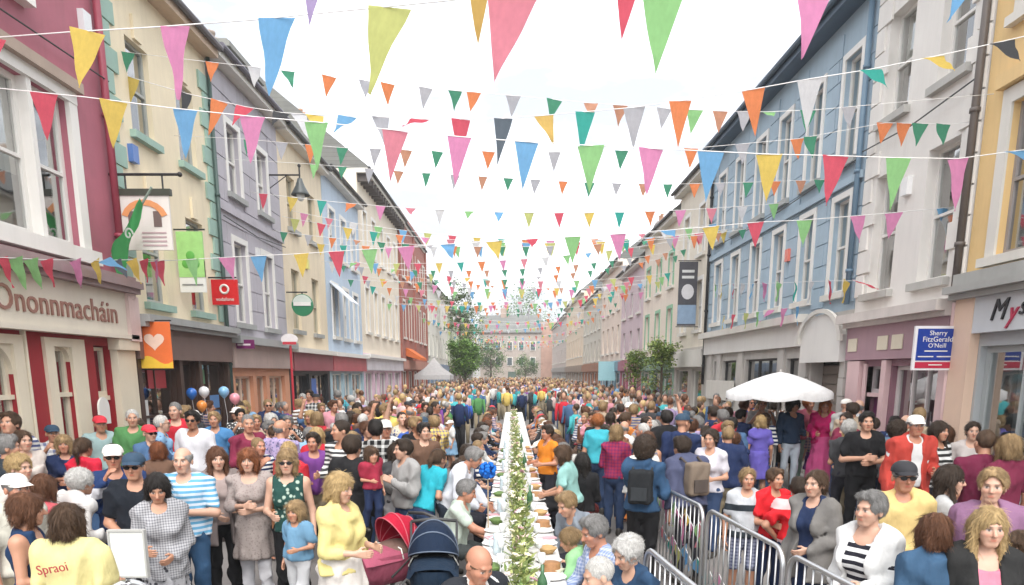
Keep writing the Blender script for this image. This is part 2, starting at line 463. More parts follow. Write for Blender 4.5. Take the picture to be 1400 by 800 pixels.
        if brackets:
            y = s.y0+.2
            while y < s.y1-.2:
                s.part('bracket', brackets, [(y, y+.14, e-.46, e-.162, 0.002, over-.06)], r); y += .62
        for cy, w, h, cm in chim:
            top = e+tp*run*.75+h
            c = s.part('chimney', cm, [(cy-w/2, cy+w/2, e+.4, top, -run*.8-.35, -run*.8+.35), (cy-w/2-.07, cy+w/2+.07, top-.28, top-.12, -run*.8-.42, -run*.8+.42)], r)
            n = max(2, int(w/.4))
            for i in range(n):
                q = MB(); q.lathe([(.11, 0), (.12, .1), (.1, .42), (.125, .45), (.125, .52), (0.0, .52)], s.p(cy-w/2+w*(i+.5)/n, top, -run*.8), 10); q.build('chimney_pot', plain((.45, .25, .16), .8), r, True)
        return r
    def pipe(s, y, z0, z1, mat, r=.05):
        mb = MB(); mb.tube([s.p(y, z0, .09), s.p(y, z1, .09)], r, 8)
        for z in np.arange(z0+.6, z1, 1.8): mb.tube([s.p(y, z, .09), s.p(y, z+.06, .09)], r*1.35, 8)
        return mb.build('downpipe', mat, s.root, True)
    def blocks(s, mat, z0, z1, ops, rowh=.43, bw=1.05, gap=.022, proud=.022, name='wall_block'):
        r = 0; z = z0
        while z+rowh*.5 < z1:
            zt = min(z+rowh-gap, z1)
            cuts = [s.y0+.01]; y = s.y0+(bw if r % 2 else bw*.5)
            while y < s.y1-.3: cuts.append(y+s.rng.uniform(-.05, .05)); y += bw
            cuts.append(s.y1-.01)
            for a, b in zip(cuts, cuts[1:]):
                segs = [(a, b-gap)]
                for q in ops:
                    if q[2] < zt and q[3] > z:
                        n = []
                        for u, v in segs:
                            if q[1] <= u or q[0] >= v: n.append((u, v)); continue
                            if q[0]-u > .06: n.append((u, q[0]))
                            if v-q[1] > .06: n.append((q[1], v))
                        segs = n
                for u, v in segs:
                    if v-u > .05: s.part(name, mat, [(u, v, z, zt, 0.001, proud+s.rng.uniform(-.004, .006))])
            z += rowh; r += 1
    def quoins(s, ya, mat, z0, z1, dirn, h=.36, lw=.46, sw=.28):
        z = z0; k = 0
        while z+h < z1:
            w = lw if k % 2 else sw
            y0, y1 = (ya, ya+w) if dirn > 0 else (ya-w, ya)
            s.part('quoin', mat, [(y0, y1, z, z+h-.03, .001, .04)]); z += h; k += 1
def row_ops(ys, w, z0, z1): return [(y-w/2, y+w/2, z0, z1) for y in ys]
def grow(ops, m): return [(a-m, b+m, c-.14, d+m) for a, b, c, d in ops]

# ---- left 1: pink-red pub with cream shopfront
b = Bld('corner_pub', 'pink rendered pub with cream and red arcaded shopfront and big white triple window', -1, 5.0, 12.72, 9.4)
PINK = paint((.42, .135, .18), .7, .14, .3); REDP = paint((.34, .018, .028), .55, .1, .2, bump=.08)
big = (9.25, 11.6, 4.2, 6.25); up = (8.3, 10.6, 7.35, 9.0)
arches = [(8.95, 9.72, .75, 2.75), (10.58, 11.0, .75, 2.75)]; door = (11.66, 12.1, .15, 2.8)
b.wall(PINK, [big, up], 3.72)
b.wall(REDP, arches+[door, (6.2, 7.6, .75, 2.75)], 0, 3.72, 'shopfront_wall', depth=.6)
def triple(b, q, fm, sm):
    y0, y1, z0, z1 = q; m1 = y0+.62*(y1-y0)
    b.window(y0, m1-.05, z0, z1, fm, 1, 2, None, curtain=CURT, fw=.08, ch=.5)
    b.window(m1+.05, y1, z0, z1, fm, 1, 2, None, curtain=CURT, fw=.08, ch=.35)
    b.part('mullion', sm, [(m1-.05, m1+.05, z0, z1, -.2, .05)])
    b.part('surround', sm, [(y0-.2, y0, z0, z1, .0, .07), (y1, y1+.2, z0, z1, 0, .07), (y0-.2, y1+.2, z1, z1+.16, 0, .08), (y0-.3, y1+.3, z0-.2, z0, -.1, .16)])
triple(b, big, WHITE, WHITE); triple(b, up, WHITE, WHITE)
b.part('lintel_hood', paint((.42, .33, .27), .8), [(9.0, 11.85, 6.412, 6.56, 0, .17)])
for a, c, z0, z1 in arches+[(6.2, 7.6, .75, 2.75)]:
    b.window(a, c, z0, z1, CREAMT, 1, 1, None, inter=WARMIN, fw=.06, rec=.1)
    my = (a+c)/2; w = (c-a)/2
    # cream surround with an arched head: spandrel pieces inside the opening
    mb = MB(); n = 12; zc = z1-w
    for sg in (-1, 1):
        pts = [b.p(my+sg*w, z1, -.085)]+[b.p(my+sg*w*math.cos(t*math.pi/2/n), zc+w*math.sin(t*math.pi/2/n), -.085) for t in range(n+1)]
        mb.prism(pts, (b.side*-.09, 0, 0))
    b.box(mb, a-.2, a, .7, z1+.12, .0, .05); b.box(mb, c, c+.34 if c > 10 else c+.2, .7, z1+.12, 0, .05); b.box(mb, a, c, z1, z1+.12, 0, .05)
    b.box(mb, a, c, 2.04, 2.10, -.12, -.02)
    mb.build('arch_surround', CREAMT, b.root)
b.part('stall_riser', REDP, [(5.02, 11.6, .12, .68, 0.002, .06)])
b.part('pilaster', CREAMT, [(12.12, 12.7, .12, 2.98, .002, .12), (12.08, 12.74, .12, .5, .003, .17), (12.08, 12.74, 2.75, 2.97, .003, .19)])
b.part('pilaster', CREAMT, [(9.74+.2, 9.97, .7, 2.98, .004, .07)])
d = b.part('door', paint((.55, .33, .13), .5, .2, .1), [(11.68, 12.08, .15, 1.95, -.2, -.15)])
b.part('door_panel', paint((.48, .27, .1), .5), [(11.76, 12.0, .35, .95, -.15, -.13), (11.76, 12.0, 1.08, 1.82, -.15, -.13)], d)
b.window(11.67, 12.09, 2.02, 2.78, CREAMT, 1, 1, None, name='fanlight', inter=WARMIN)
b.part('transom', CREAMT, [(11.66, 12.1, 1.95, 2.02, -.2, -.06)])
fa = b.part('fascia', paint((.74, .68, .57), .6, .05, .15, bump=.05), [(5.02, 12.7, 2.98, 3.66, .004, .16), (5.02, 12.7, 2.93, 3.0, .005, .22)])
b.part('cornice', paint((.33, .24, .24), .7), [(5.02, 12.72, 3.66, 3.74, .006, .3), (5.02, 12.72, 3.74, 3.85, .006, .36), (5.02, 12.72, 3.85, 3.93, .005, .24)], fa)
ab = b.part('alarm_box', plain((.75, .76, .78), .4), [(12.2, 12.42, 7.4, 7.72, .0, .09)])
letter('Ononnmacháin', .46, plain((.34, .17, .13), .6), fa, plane_M((XL+.166, 10.72, 3.30), (0, 1, 0), (0, 0, 1)), extrude=.015, space=1.02)
mb = MB(); mb.box(b.X(.10), b.X(.22), 12.45, 12.78, 2.9, 3.62); mb.ball(b.p(12.6, 3.66, .16), (.09, .16, .14)); mb.build('console_bracket', paint((.72, .55, .52), .6), b.root, False)
oval = MB(); oval.prism([(b.X(.13)+.0, 11.5+.15*math.cos(t), 1.85+.16*math.sin(t)) for t in np.linspace(0, math.pi, 13)]+[(b.X(.13), 11.35, 1.6), (b.X(.13), 11.65, 1.6)], (.03, 0, 0))
oval.build('arched_plaque', WHITE, b.root)
b.roof(chim=((6.5, 1.2, 1.2, paint((.45, .4, .36), .8)),))
b.pipe(12.62, 3.95, 9.3, plain((.30, .05, .08), .5), .06)

# ---- left 2: cream-yellow house, green quoins, brown shopfront
b = Bld('cream_house', 'cream yellow house with pale green quoins above a brown shopfront', -1, 12.75, 17.05, 9.05)
CR = paint((.84, .73, .53), .7, .07, .22); GRN = paint((.34, .50, .43), .7, .12, .25); BRN = plain((.07, .04, .03), .5, var=.3, scale=3)
o2 = row_ops((14.0, 15.85), .8, 6.45, 7.95); o1 = row_ops((13.95, 15.85), .82, 3.62, 5.42)
sh = [(13.05, 14.4, .6, 2.6), (14.55, 15.3, .15, 2.6), (15.45, 16.8, .6, 2.6)]
b.wall(CR, o2+o1, 3.3); b.wall(BRN, sh, 0, 3.3, 'shopfront_wall', depth=.6)
for q in o2+o1:
    b.window(*q, paint((.42, .44, .42), .5, .1, .1), 1, 2, None, sill=GRN, curtain=CURT if q in o1 else None, ch=.3, sw=.06)
    b.part('keystone', CR, [((q[0]+q[1])/2-.13, (q[0]+q[1])/2+.13, q[3]+.04, q[3]+.42, .001, .05)])
b.quoins(12.77, GRN, 3.95, 8.9, 1); b.quoins(17.03, GRN, 3.5, 8.9, -1)
fa = b.part('fascia', paint((.20, .13, .11), .6, .15, .2), [(12.78, 17.02, 2.62, 3.16, .004, .16)])
b.part('cornice', GREYT, [(12.78, 17.02, 3.16, 3.24, .006, .3), (12.78, 17.02, 3.24, 3.36, .006, .38)], fa)
for q in sh: b.window(*q, BRN, 2 if q[1]-q[0] > 1 else 1, 2, None, inter=WARMIN, rec=.12)
for y in (12.8, 14.42, 15.32, 16.85): b.part('pilaster', BRN, [(y, y+.13, .12, 2.62, .003, .09)])
for y0, y1, z0, z1, c in ((13.5, 14.2, 2.1, 2.5, (.45, .05, .06)), (15.6, 16.0, 2.15, 2.45, (.1, .25, .12)), (13.15, 13.42, 1.1, 1.9, (.75, .75, .72)), (15.5, 15.85, 1.1, 1.7, (.7, .72, .75)), (16.2, 16.7, 1.2, 1.9, (.12, .25, .5))):
    b.part('window_poster', plain(c, .6), [(y0, y1, z0, z1, -.11, -.10)])
b.roof(soffit=paint((.6, .45, .33), .7), chim=((16.9, 1.1, .6, paint((.34, .33, .30), .9, .3, .4)),), gutter=plain((.12, .11, .12), .5))
b.pipe(17.0, .15, 8.9, plain((.06, .10, .09), .5), .045)

# ---- left 3: lilac-grey blocked house, terracotta shopfront
b = Bld('lilac_house', 'lilac grey house lined out in blocks with white window surrounds and terracotta shopfront', -1, 17.1, 21.75, 9.15)
LIL = paint((.48, .455, .50), .7, .1, .3); TER = paint((.72, .34, .20), .55, .1, .15, bump=.08)
ops = row_ops((18.35, 20.35), .78, 6.45, 7.95)+row_ops((18.35, 20.35), .8, 3.55, 5.4)
sh = [(17.5, 18.7, .7, 2.3), (18.95, 19.7, .15, 2.3), (19.95, 21.3, .7, 2.3)]
b.wall(LIL, ops, 3.2); b.blocks(LIL, 3.45, 9.0, grow(ops, .14), .46, 1.1)
for q in ops: b.window(*q, WHITE, 1, 2, WHITE, sill=GREYT, curtain=CURT, ch=.4)
b.part('string_course', LIL, [(17.12, 21.73, 5.95, 6.1, .03, .09)])
b.wall(TER, sh, 0, 3.2, 'shopfront_wall', depth=.6)
for q in sh: b.window(*q, paint((.82, .62, .48), .5, .05, .1), 2 if q[1]-q[0] > 1 else 1, 2, None, inter=WARMIN)
fa = b.part('fascia', paint((.48, .36, .32), .6), [(17.14, 21.7, 2.5, 3.05, .004, .15)])
b.part('cornice', GREYT, [(17.12, 21.72, 3.05, 3.22, .005, .33)], fa)
b.roof(chim=((17.6, 1.3, 1.3, paint((.30, .29, .28), .9, .3, .4)), (21.3, 1.0, .8, paint((.3, .29, .28), .9, .3, .4))), gutter=plain((.1, .09, .12), .5))

c = b.part('chimney_stack', paint((.30, .30, .28), .9, .3, .4), [(19.2, 21.5, 9.2, 10.15, -1.25, -.25), (19.1, 21.6, 9.95, 10.07, -1.34, -.16)])
for i in range(5):
    q = MB(); q.lathe([(.13, 0), (.13, .06), (.11, .2), (.13, .22), (.13, .26), (0.0, .26)], b.p(19.5+i*.42, 10.15, -.75), 10); q.build('chimney_pot', plain((.34, .28, .24), .8), c, True)
# ---- left 4: cream
b = Bld('butter_house', 'butter cream house with dark shopfront glazing and maroon fascia beside lilac house', -1, 21.8, 26.6, 9.1)
ops = row_ops((22.95, 25.2), .85, 6.55, 8.0)+row_ops((22.95, 25.2), .85, 3.65, 5.4)
sh = [(22.1, 23.9, .5, 2.35), (24.1, 26.3, .5, 2.35)]
b.wall(paint((.80, .68, .50), .7, .06, .25), ops, 3.15)
for q in ops: b.window(*q, paint((.55, .5, .38), .5), 1, 2, None, sill=GREYT, curtain=BLIND, ch=.6, sw=.05)
b.wall(plain((.03, .03, .035), .5), sh, 0, 3.15, 'shopfront_wall', depth=.6)
for q in sh: b.window(*q, BLACKM, 3, 1, None, inter=plain((.3, .3, .3), .9, scale=2, var=.6))
fa = b.part('fascia', paint((.33, .08, .10), .5), [(21.84, 26.56, 2.45, 2.98, .004, .15)])
b.part('cornice', OFFW, [(21.82, 26.58, 2.98, 3.12, .005, .3)], fa)
b.part('window_poster', plain((.06, .16, .5), .5), [(24.4, 25.0, 1.55, 2.2, -.09, -.08)]); b.part('window_poster', plain((.75, .55, .08), .5), [(24.4, 25.0, 1.1, 1.5, -.09, -.08)])
b.roof(slatemat((.16, .15, .15)), chim=((24.2, 1.0, .9, paint((.4, .36, .33), .9)),))

# ---- left 5: pale blue
b = Bld('pale_blue_house', 'pale blue house with white windows and red shop fascia', -1, 26.65, 32.7, 9.25)
ops = row_ops((27.9, 29.7, 31.5), .85, 6.55, 8.1)+row_ops((27.9, 29.7, 31.5), .85, 3.7, 5.5)
sh = [(27.0, 28.7, .5, 2.35), (28.9, 30.1, .15, 2.35), (30.3, 32.4, .5, 2.35)]
b.wall(paint((.50, .60, .72), .7, .07, .2), ops, 3.15)
for q in ops: b.window(*q, WHITE, 1, 2, WHITE, sill=OFFW, curtain=CURT, ch=.5)
b.wall(paint((.42, .58, .66), .5), sh, 0, 3.15, 'shopfront_wall', depth=.6)
for q in sh: b.window(*q, WHITE, 2, 1, None, inter=WARMIN)
fa = b.part('fascia', paint((.50, .10, .12), .5), [(26.7, 32.65, 2.45, 2.98, .004, .15)]); b.part('cornice', WHITE, [(26.68, 32.67, 2.98, 3.12, .005, .3)], fa)
mb = MB(); mb.prism([b.p(27.2, 5.6, .0), b.p(27.2, 4.9, .75), b.p(27.2, 4.86, .75), b.p(27.2, 5.54, 0)], (0, 1.4, 0)); mb.build('window_awning', paint((.72, .76, .82), .7), b.root)
b.roof(slatemat((.15, .15, .17)), chim=((29.5, 1.3, .9, paint((.36, .33, .3), .9)),))

# ---- left 6: cream with bracketed eaves
b = Bld('bracketed_house', 'tall cream house with bracketed eaves and pink shop front next to brick house', -1, 32.75, 43.8, 10.75)
yy = [34.1+2.1*i for i in range(5)]
ops = row_ops(yy, .85, 7.6, 9.3)+row_ops(yy, .85, 4.2, 6.1)
sh = [(33.1, 35.0, .5, 2.4), (35.4, 36.3, .15, 2.4), (36.7, 38.6, .5, 2.4), (39.2, 41.0, .5, 2.4), (41.4, 43.4, .5, 2.4)]
b.wall(paint((.80, .71, .58), .7, .05, .2), ops, 3.25)
for q in ops: b.window(*q, WHITE, 1, 2, WHITE, sill=OFFW, curtain=CURT, ch=.5, single=True)
b.wall(paint((.78, .55, .66), .5), sh, 0, 3.25, 'shopfront_wall', depth=.6)
for q in sh: b.window(*q, WHITE, 2, 1, None, inter=WARMIN, single=True)
fa = b.part('fascia', paint((.70, .66, .70), .5), [(32.8, 43.75, 2.5, 3.05, .004, .15)]); b.part('cornice', WHITE, [(32.78, 43.77, 3.05, 3.2, .005, .32)], fa)
b.roof(slatemat((.13, .13, .14)), over=.5, brackets=plain((.10, .085, .08), .7), chim=((40, 1.4, 1.0, paint((.3, .28, .26), .9)),))

# ---- left 7: red brick
b = Bld('brick_house', 'red brick house with stone trimmed windows and orange awning', -1, 43.85, 57.4, 11.2)
yy = [45.6+2.6*i for i in range(5)]; BR = brickmat()
ops = row_ops(yy, .95, 8.0, 9.9)+row_ops(yy, .95, 4.5, 6.6)
sh = [(44.4+2.6*i, 46.4+2.6*i, .4, 2.5) for i in range(5)]
b.wall(BR, ops, 3.3)
for q in ops: b.window(*q, WHITE, 1, 2, OFFW, sill=OFFW, curtain=CURT, ch=.3, single=True)
b.wall(paint((.42, .13, .09), .6), sh, 0, 3.3, 'shopfront_wall', depth=.6)
for q in sh: b.window(*q, OFFW, 2, 1, None, inter=WARMIN, single=True)
b.part('fascia', paint((.55, .26, .2), .5), [(43.9, 57.35, 2.6, 3.15, .004, .16)])
b.part('parapet', BR, [(43.86, 57.38, 11.22, 11.6, -.3, .08)]); [b.part('pilaster', BR, [(ya, yb, 3.3, 11.2, .002, .1)]) for ya, yb in ((43.86, 44.5), (50.2, 50.7), (56.8, 57.38))]
mb = MB(); mb.prism([b.p(46, 3.9, .0), b.p(46, 3.3, .9), b.p(46, 3.15, .9), b.p(46, 3.4, 0)], (0, 3.0, 0)); mb.build('awning', cloth((.75, .2, .06)), b.root)
b.roof(slatemat((.12, .12, .13)), over=.1, pitch=30)

# ---- left 8 and on: far row
def far_house(name, label, side, y0, y1, eave, col, shop, n, X0=None, roofm=None, chim=True, trim=None, floors=2):
    b = Bld(name, label, side, y0, y1, eave, X0)
    st = (y1-y0)/n; ys = [y0+st*(i+.5) for i in range(n)]
    fl = [(3.7, 5.35), (6.3, 7.7)] if floors == 2 else [(3.9, 5.6)]
    k = (eave-.3)/8.8 if floors == 2 else 1
    ops = [q for a, c in fl for q in row_ops(ys, .85, a*k, c*k)]
    b.wall(paint(col, .7, .07, .2), ops, 3.15)
    for q in ops: b.window(*q, WHITE, 1, 2, trim, sill=OFFW, curtain=CURT, ch=.45, single=True)
    sh = [(y0+.3+st*i, y0+st*(i+1)-.3, .4, 2.4) for i in range(n)]
    b.wall(paint(shop, .55), sh, 0, 3.15, 'shopfront_wall', depth=.6)
    for q in sh: b.window(*q, WHITE, 1, 1, None, inter=WARMIN, single=True)
    b.part('fascia', paint(dk(shop, .8), .5), [(y0+.04, y1-.04, 2.5, 3.05, .004, .15)])
    ch = ((y1-.6, 1.2, .9, paint((.34, .3, .27), .9)), (y0+.8, 1.0, .7, paint((.38, .26, .2), .9))) if chim else ()
    b.roof(roofm, chim=ch); return b
far_house('white_house', 'plain white house beyond the brick house, trees in front', -1, 57.45, 76, 9.3, (.80, .78, .70), (.25, .35, .5), 6)
far_house('grey_green_house', 'grey green house far down the street behind trees', -1, 76.05, 98, 8.4, (.62, .68, .5), (.4, .3, .28), 7)
far_house('rose_house', 'dull rose house at the far end of the left terrace', -1, 98.05, 124, 9.6, (.6, .42, .4), (.4, .36, .34), 8)

# ------------------------------------------------------------------ right side
# ---- right 1: yellow, grey shopfront
b = Bld('yellow_house', 'warm yellow house above grey shopfront with black and red lettering', 1, 4.6, 11.2, 9.4)
YEL = paint((.80, .56, .26), .7, .07, .2); GSH = paint((.44, .46, .47), .55, .06, .15, bump=.05); PEA = paint((.80, .58, .44), .6, .06, .15)
ops = row_ops((8.4, 10.1), .95, 3.95, 5.9)+row_ops((8.4, 10.1), .95, 7.0, 8.4)
b.wall(YEL, ops, 3.75)
for q in ops: b.window(*q, paint((.34, .31, .3), .5), 1, 2, OFFW, sw=.2, sill=OFFW, curtain=CURT, ch=.3)
for yv in (8.4, 10.1): b.part('hood_mould', YEL, [(yv-.75, yv+.75, 6.12, 6.3, 0, .12)])
sh = [(6.0, 8.6, .7, 2.75), (9.0, 10.65, .7, 2.75)]
b.wall(GSH, sh, 0, 3.5, 'shopfront_wall', depth=.6)
for q in sh: b.window(*q, paint((.42, .45, .45), .5, .05, .1), 2, 1, None, inter=plain((.13, .14, .13), .9, var=.5, scale=2), fw=.09)
fa = b.part('fascia', paint((.62, .64, .66), .5, .05, .1, bump=.03), [(4.7, 10.95, 2.93, 3.42, .004, .13)])
b.part('cornice', paint((.40, .40, .38), .6, .1, .3), [(4.7, 11.18, 3.42, 3.5, .005, .24), (4.7, 11.18, 3.5, 3.6, .005, .34), (4.7, 11.18, 3.6, 3.78, .005, .2)], fa)
for tx, cl, yo, zo, sz in (('M', (.015, .015, .02), 10.16, 3.2, .40), ('y', (.50, .03, .08), 9.87, 3.16, .38), ('s', (.02, .02, .025), 9.68, 3.22, .34)):
    letter(tx, sz, plain(cl, .4), fa, plane_M((XR-.14, yo, zo), (0, -1, 0), (0, 0, 1)), extrude=.012, shear=.35)
b.part('pilaster', PEA, [(10.7, 11.14, .12, 3.42, .003, .14)]); b.part('pilaster', GSH, [(8.66, 8.95, .12, 2.93, .003, .1)])
b.part('stall_riser', GSH, [(4.8, 10.66, .12, .66, .003, .08)])
b.part('notice', plain((.78, .79, .78), .6), [(9.25, 9.6, 1.3, 1.75, -.1, -.09)])
mb = MB(); rr = random.Random(4)
for i in range(260):
    c = Vector(b.p(rr.uniform(9.05, 10.6), .75+rr.random()**2*.6, -.35+rr.uniform(-.12, .12))); d = Vector((rr.uniform(-1, 1), rr.uniform(-1, 1), rr.uniform(.2, 1))).normalized()*.13; sdv = d.cross(Vector((0, 0, 1))).normalized()*.02
    mb.poly([c, c+d*.5+sdv, c+d, c+d*.5-sdv])
mb.build('window_plant', leafmat((.06, .14, .03, 1), (.12, .22, .05, 1), 'plant'), b.root)
b.roof()

# ---- right 2: white house, mauve shopfront
b = Bld('white_quoined_house', 'off white house with tall sash windows and scored quoins over mauve shopfront', 1, 11.24, 14.72, 9.7)
WH = paint((.78, .75, .71), .7, .05, .18); MAU = paint((.30, .15, .19), .55, .1, .2, bump=.06); PKP = paint((.74, .52, .52), .55, .08, .2, bump=.05)
ops = row_ops((12.15, 13.85), .86, 6.78, 8.5)+row_ops((12.15, 13.85), .86, 3.82, 5.85)
b.wall(WH, ops, 3.5)
for i, q in enumerate(ops):
    b.window(*q, WHITE, 1, 2, None, sill=paint((.5, .49, .46), .7), curtain=CURT if i in (1,) else None, ch=.35, sw=.05, rec=.2)
b.quoins(11.26, WH, 3.8, 9.5, 1, .42, .5, .3); b.quoins(14.7, WH, 3.8, 9.5, -1, .42, .5, .3)
sh = [(11.55, 13.05, .55, 2.5), (13.35, 13.95, .15, 2.5)]
b.wall(MAU, sh, 0, 3.5, 'shopfront_wall', depth=.6)
b.window(*sh[0], paint((.74, .68, .66), .5), 3, 1, None, inter=plain((.25, .25, .25), .9, var=.6, scale=2), fw=.07)
d = b.part('door', paint((.16, .035, .11), .4), [(13.4, 13.9, .15, 1.95, -.2, -.15)]); b.part('letter_plate', plain((.6, .5, .25), .3, 1), [(13.55, 13.75, 1.0, 1.06, -.15, -.135)], d)
b.window(13.36, 13.94, 2.02, 2.5, paint((.5, .45, .45), .5), 1, 1, None, name='fanlight', inter=DARKIN)
b.part('door_frame', PKP, [(13.95, 14.05, .15, 2.55, -.1, .04), (13.25, 13.35, .15, 2.55, -.1, .04), (13.35, 13.95, 1.95, 2.02, -.2, -.02)])
for y in (11.3, 13.09, 14.1): b.part('pilaster', PKP, [(y, y+.17 if y < 14 else y+.5, .12, 2.6, .003, .1)])
fa = b.part('fascia', paint((.42, .26, .30), .55, .1, .2), [(11.3, 14.68, 2.62, 3.22, .004, .12)])
b.part('cornice', paint((.66, .60, .56), .6), [(11.26, 14.7, 3.22, 3.3, .005, .22), (11.26, 14.7, 3.3, 3.46, .005, .36)], fa)
for y in (12.55, 13.05, 14.2): b.part('number_plate', CREAMT, [(y, y+.36, 2.78, 3.02, .125, .14)], fa)
for y0, y1, z0, z1 in ((12.0, 12.35, 1.15, 1.75), (12.6, 12.9, 1.0, 1.6)): b.part('notice', plain((.78, .76, .78), .7), [(y0, y1, z0, z1, -.1, -.09)])
b.pipe(11.3, 3.6, 9.6, plain((.13, .11, .10), .5), .055); b.pipe(11.22, .15, 3.4, plain((.72, .5, .48), .5), .05)
b.roof()

# ---- right 3: long blue house
b = Bld('blue_house', 'long slate blue house lined out in blocks above a white shop fascia and arched entry', 1, 14.76, 25.7, 9.4)
BLU = paint((.37, .48, .57), .7, .1, .22); STONE = paint((.56, .53, .49), .8, .15, .3)
yy = [15.65, 17.4, 19.2, 20.95, 22.8, 24.6]
ops = row_ops(yy, .72, 6.5, 8.45)+row_ops(yy, .72, 3.98, 5.8)
b.wall(BLU, ops, 3.6); b.blocks(BLU, 3.75, 9.25, grow(ops, .2), .44, 1.05)
for q in ops: b.window(*q, WHITE, 1, 2, WHITE, sw=.12, sill=GREYT if q[2] > 6 else OFFW, curtain=CURT, ch=.5)
b.part('string_course', BLU, [(14.78, 25.68, 6.0, 6.14, .03, .08)])
sh = [(17.35, 18.1, .3, 2.72), (18.7, 21.3, .6, 2.75), (22.2, 23.6, .6, 2.75), (24.1, 24.6, .6, 2.75)]
arch = (15.0, 16.6, .15, 2.62)
b.wall(STONE, sh+[arch], 0, 3.6, 'shopfront_wall', depth=.6)
for q in sh: b.window(*q, plain((.05, .05, .05), .5), 3 if q[1]-q[0] > 2 else 1, 1, None, inter=plain((.1, .1, .1), .9, var=.5, scale=2))
for i, z in enumerate(np.arange(.15, 2.5, .2)): b.part('shutter_slat', paint((.30, .25, .21), .6), [(15.02, 16.58, z, z+.185, -.3, -.26)])
mb = MB(); n = 16
pts = [b.p(15.8+1.0*math.cos(t), 3.0+.58*math.sin(t), .06) for t in np.linspace(0, math.pi, n)]
mb.prism(pts+[b.p(14.8, 2.6, .06), b.p(16.8, 2.6, .06)], (b.side*-.14, 0, 0)); tym = mb.build('tympanum', WHITE, b.root)
mb = MB()
for a0, a1 in zip(np.linspace(0, math.pi, n), np.linspace(0, math.pi, n)[1:]):
    mb.prism([b.p(15.8+r*math.cos(t), 3.0+r*.6*math.sin(t), .205) for r, t in ((1.0, a0), (1.14, a0), (1.14, a1), (1.0, a1))], (b.side*-.06, 0, 0))
mb.build('arch_moulding', OFFW, tym)
b.part('fascia', WHITE, [(17.0, 25.66, 2.98, 3.5, .004, .12)]); b.part('cornice', OFFW, [(16.98, 25.68, 3.5, 3.68, .005, .3)])
for y in (14.78, 16.72):
    for i in range(7): b.part('pier_stone', STONE, [(y, y+.24, .13+i*.36, .13+i*.36+.345, .003, .07+.01*(i % 2))])
for y in (18.2, 21.45, 23.7, 24.75): b.part('pier', STONE, [(y, y+.4, .12, 2.98, .003, .06)])
b.part('sign_band', OFFW, [(22.0, 25.0, 1.55, 2.15, .08, .12)])
b.pipe(14.9, 3.7, 9.3, plain((.14, .22, .30), .5), .055); b.pipe(25.62, 2, 9.3, BLACKM, .05)
b.roof(slatemat((.12, .13, .15)), gutter=plain((.05, .09, .14), .4), soffit=plain((.06, .10, .15), .5), over=.4)

# ---- right 4: cream narrow
b = Bld('narrow_cream_house', 'narrow cream house just past the blue house, with a vertical banner', 1, 25.75, 30.6, 9.2)
ops = row_ops((27.0, 29.3), .8, 6.5, 8.1)+row_ops((27.0, 29.3), .8, 3.9, 5.6)
b.wall(paint((.76, .69, .58), .7, .06, .2), ops, 3.3)
for q in ops: b.window(*q, WHITE, 1, 2, WHITE, sill=OFFW, curtain=CURT, ch=.5)
sh = [(26.1, 27.6, .4, 2.5), (28.2, 30.2, .4, 2.5)]
b.wall(paint((.5, .46, .42), .6), sh, 0, 3.3, 'shopfront_wall', depth=.6)
for q in sh: b.window(*q, OFFW, 1, 1, None, inter=WARMIN)
b.part('fascia', OFFW, [(25.8, 30.55, 2.6, 3.2, .004, .15)])
b.roof(slatemat((.14, .14, .15)), chim=((30.0, 1.2, 1.0, paint((.3, .28, .26), .9)),))
# ---- right, far row
far_house('green_trimmed_house', 'pale house with green window trim beyond the cream house', 1, 30.65, 38.4, 8.6, (.80, .70, .60), (.25, .4, .3), 3, trim=paint((.25, .5, .32), .6))
far_house('mauve_house', 'soft mauve house in the right terrace past the green trimmed house', 1, 38.45, 46, 8.0, (.62, .50, .54), (.5, .15, .22), 3)
far_house('pale_beige_house', 'pale beige house midway down the right terrace', 1, 46.05, 56, 9.1, (.80, .68, .58), (.25, .4, .5), 4)
far_house('stone_grey_house', 'stone grey house with large slate roof in right terrace', 1, 56.05, 70, 8.3, (.62, .58, .50), (.45, .2, .12), 5)
far_house('tan_house', 'light tan house toward the far end of the right terrace', 1, 70.05, 92, 9.8, (.76, .62, .48), (.4, .3, .24), 7)
far_house('taupe_house', 'taupe house last in the right terrace', 1, 92.05, 124, 9.3, (.60, .52, .48), (.45, .42, .4), 9)
# ---- end of the street
root = thing('end_building', 'broad stone and brick building closing off the far end of the street', 'building', (-.5, 130, 0))
def endb(name, mat, x0, x1, z0, z1, y0=130, y1=138, parent=None):
    mb = MB(); mb.box(x0, x1, y0, y1, z0, z1); return mb.build(name, mat, parent or root)
endb('wall', paint((.42, .36, .32), .7), -5.5, 5, 0, 9.2); endb('wing', paint((.45, .28, .22), .7), 5.02, 9.5, 0, 11); endb('wing', paint((.6, .6, .58), .7), -9.5, -5.52, 0, 9.5)
mb = MB(); mb.prism([(-5.8, 129.6, 9.2), (-5.8, 134, 12.4), (-5.8, 138.4, 9.2)], (11, 0, 0)); rf = mb.build('roof', slatemat(), root)
endb('chimney', paint((.4, .3, .25), .9), -2, -.6, 11, 13.6, 133.4, 134.4, rf)
for x in (-4.4, -2.4, -.4, 1.6, 3.6):
    for z in (3.6, 6.2): 
        w = endb('window', WHITE, x-.5, x+.5, z, z+1.5, 129.9, 129.95); endb('pane', plain((.08, .1, .11), .1), x-.4, x+.4, z+.1, z+1.4, 129.86, 129.89, w)
endb('door', plain((.08, .12, .1), .5), -.7, .7, .1, 2.6, 129.9, 129.97)
mb = MB(); rh = random.Random(8)
vs_ = []; n = 40
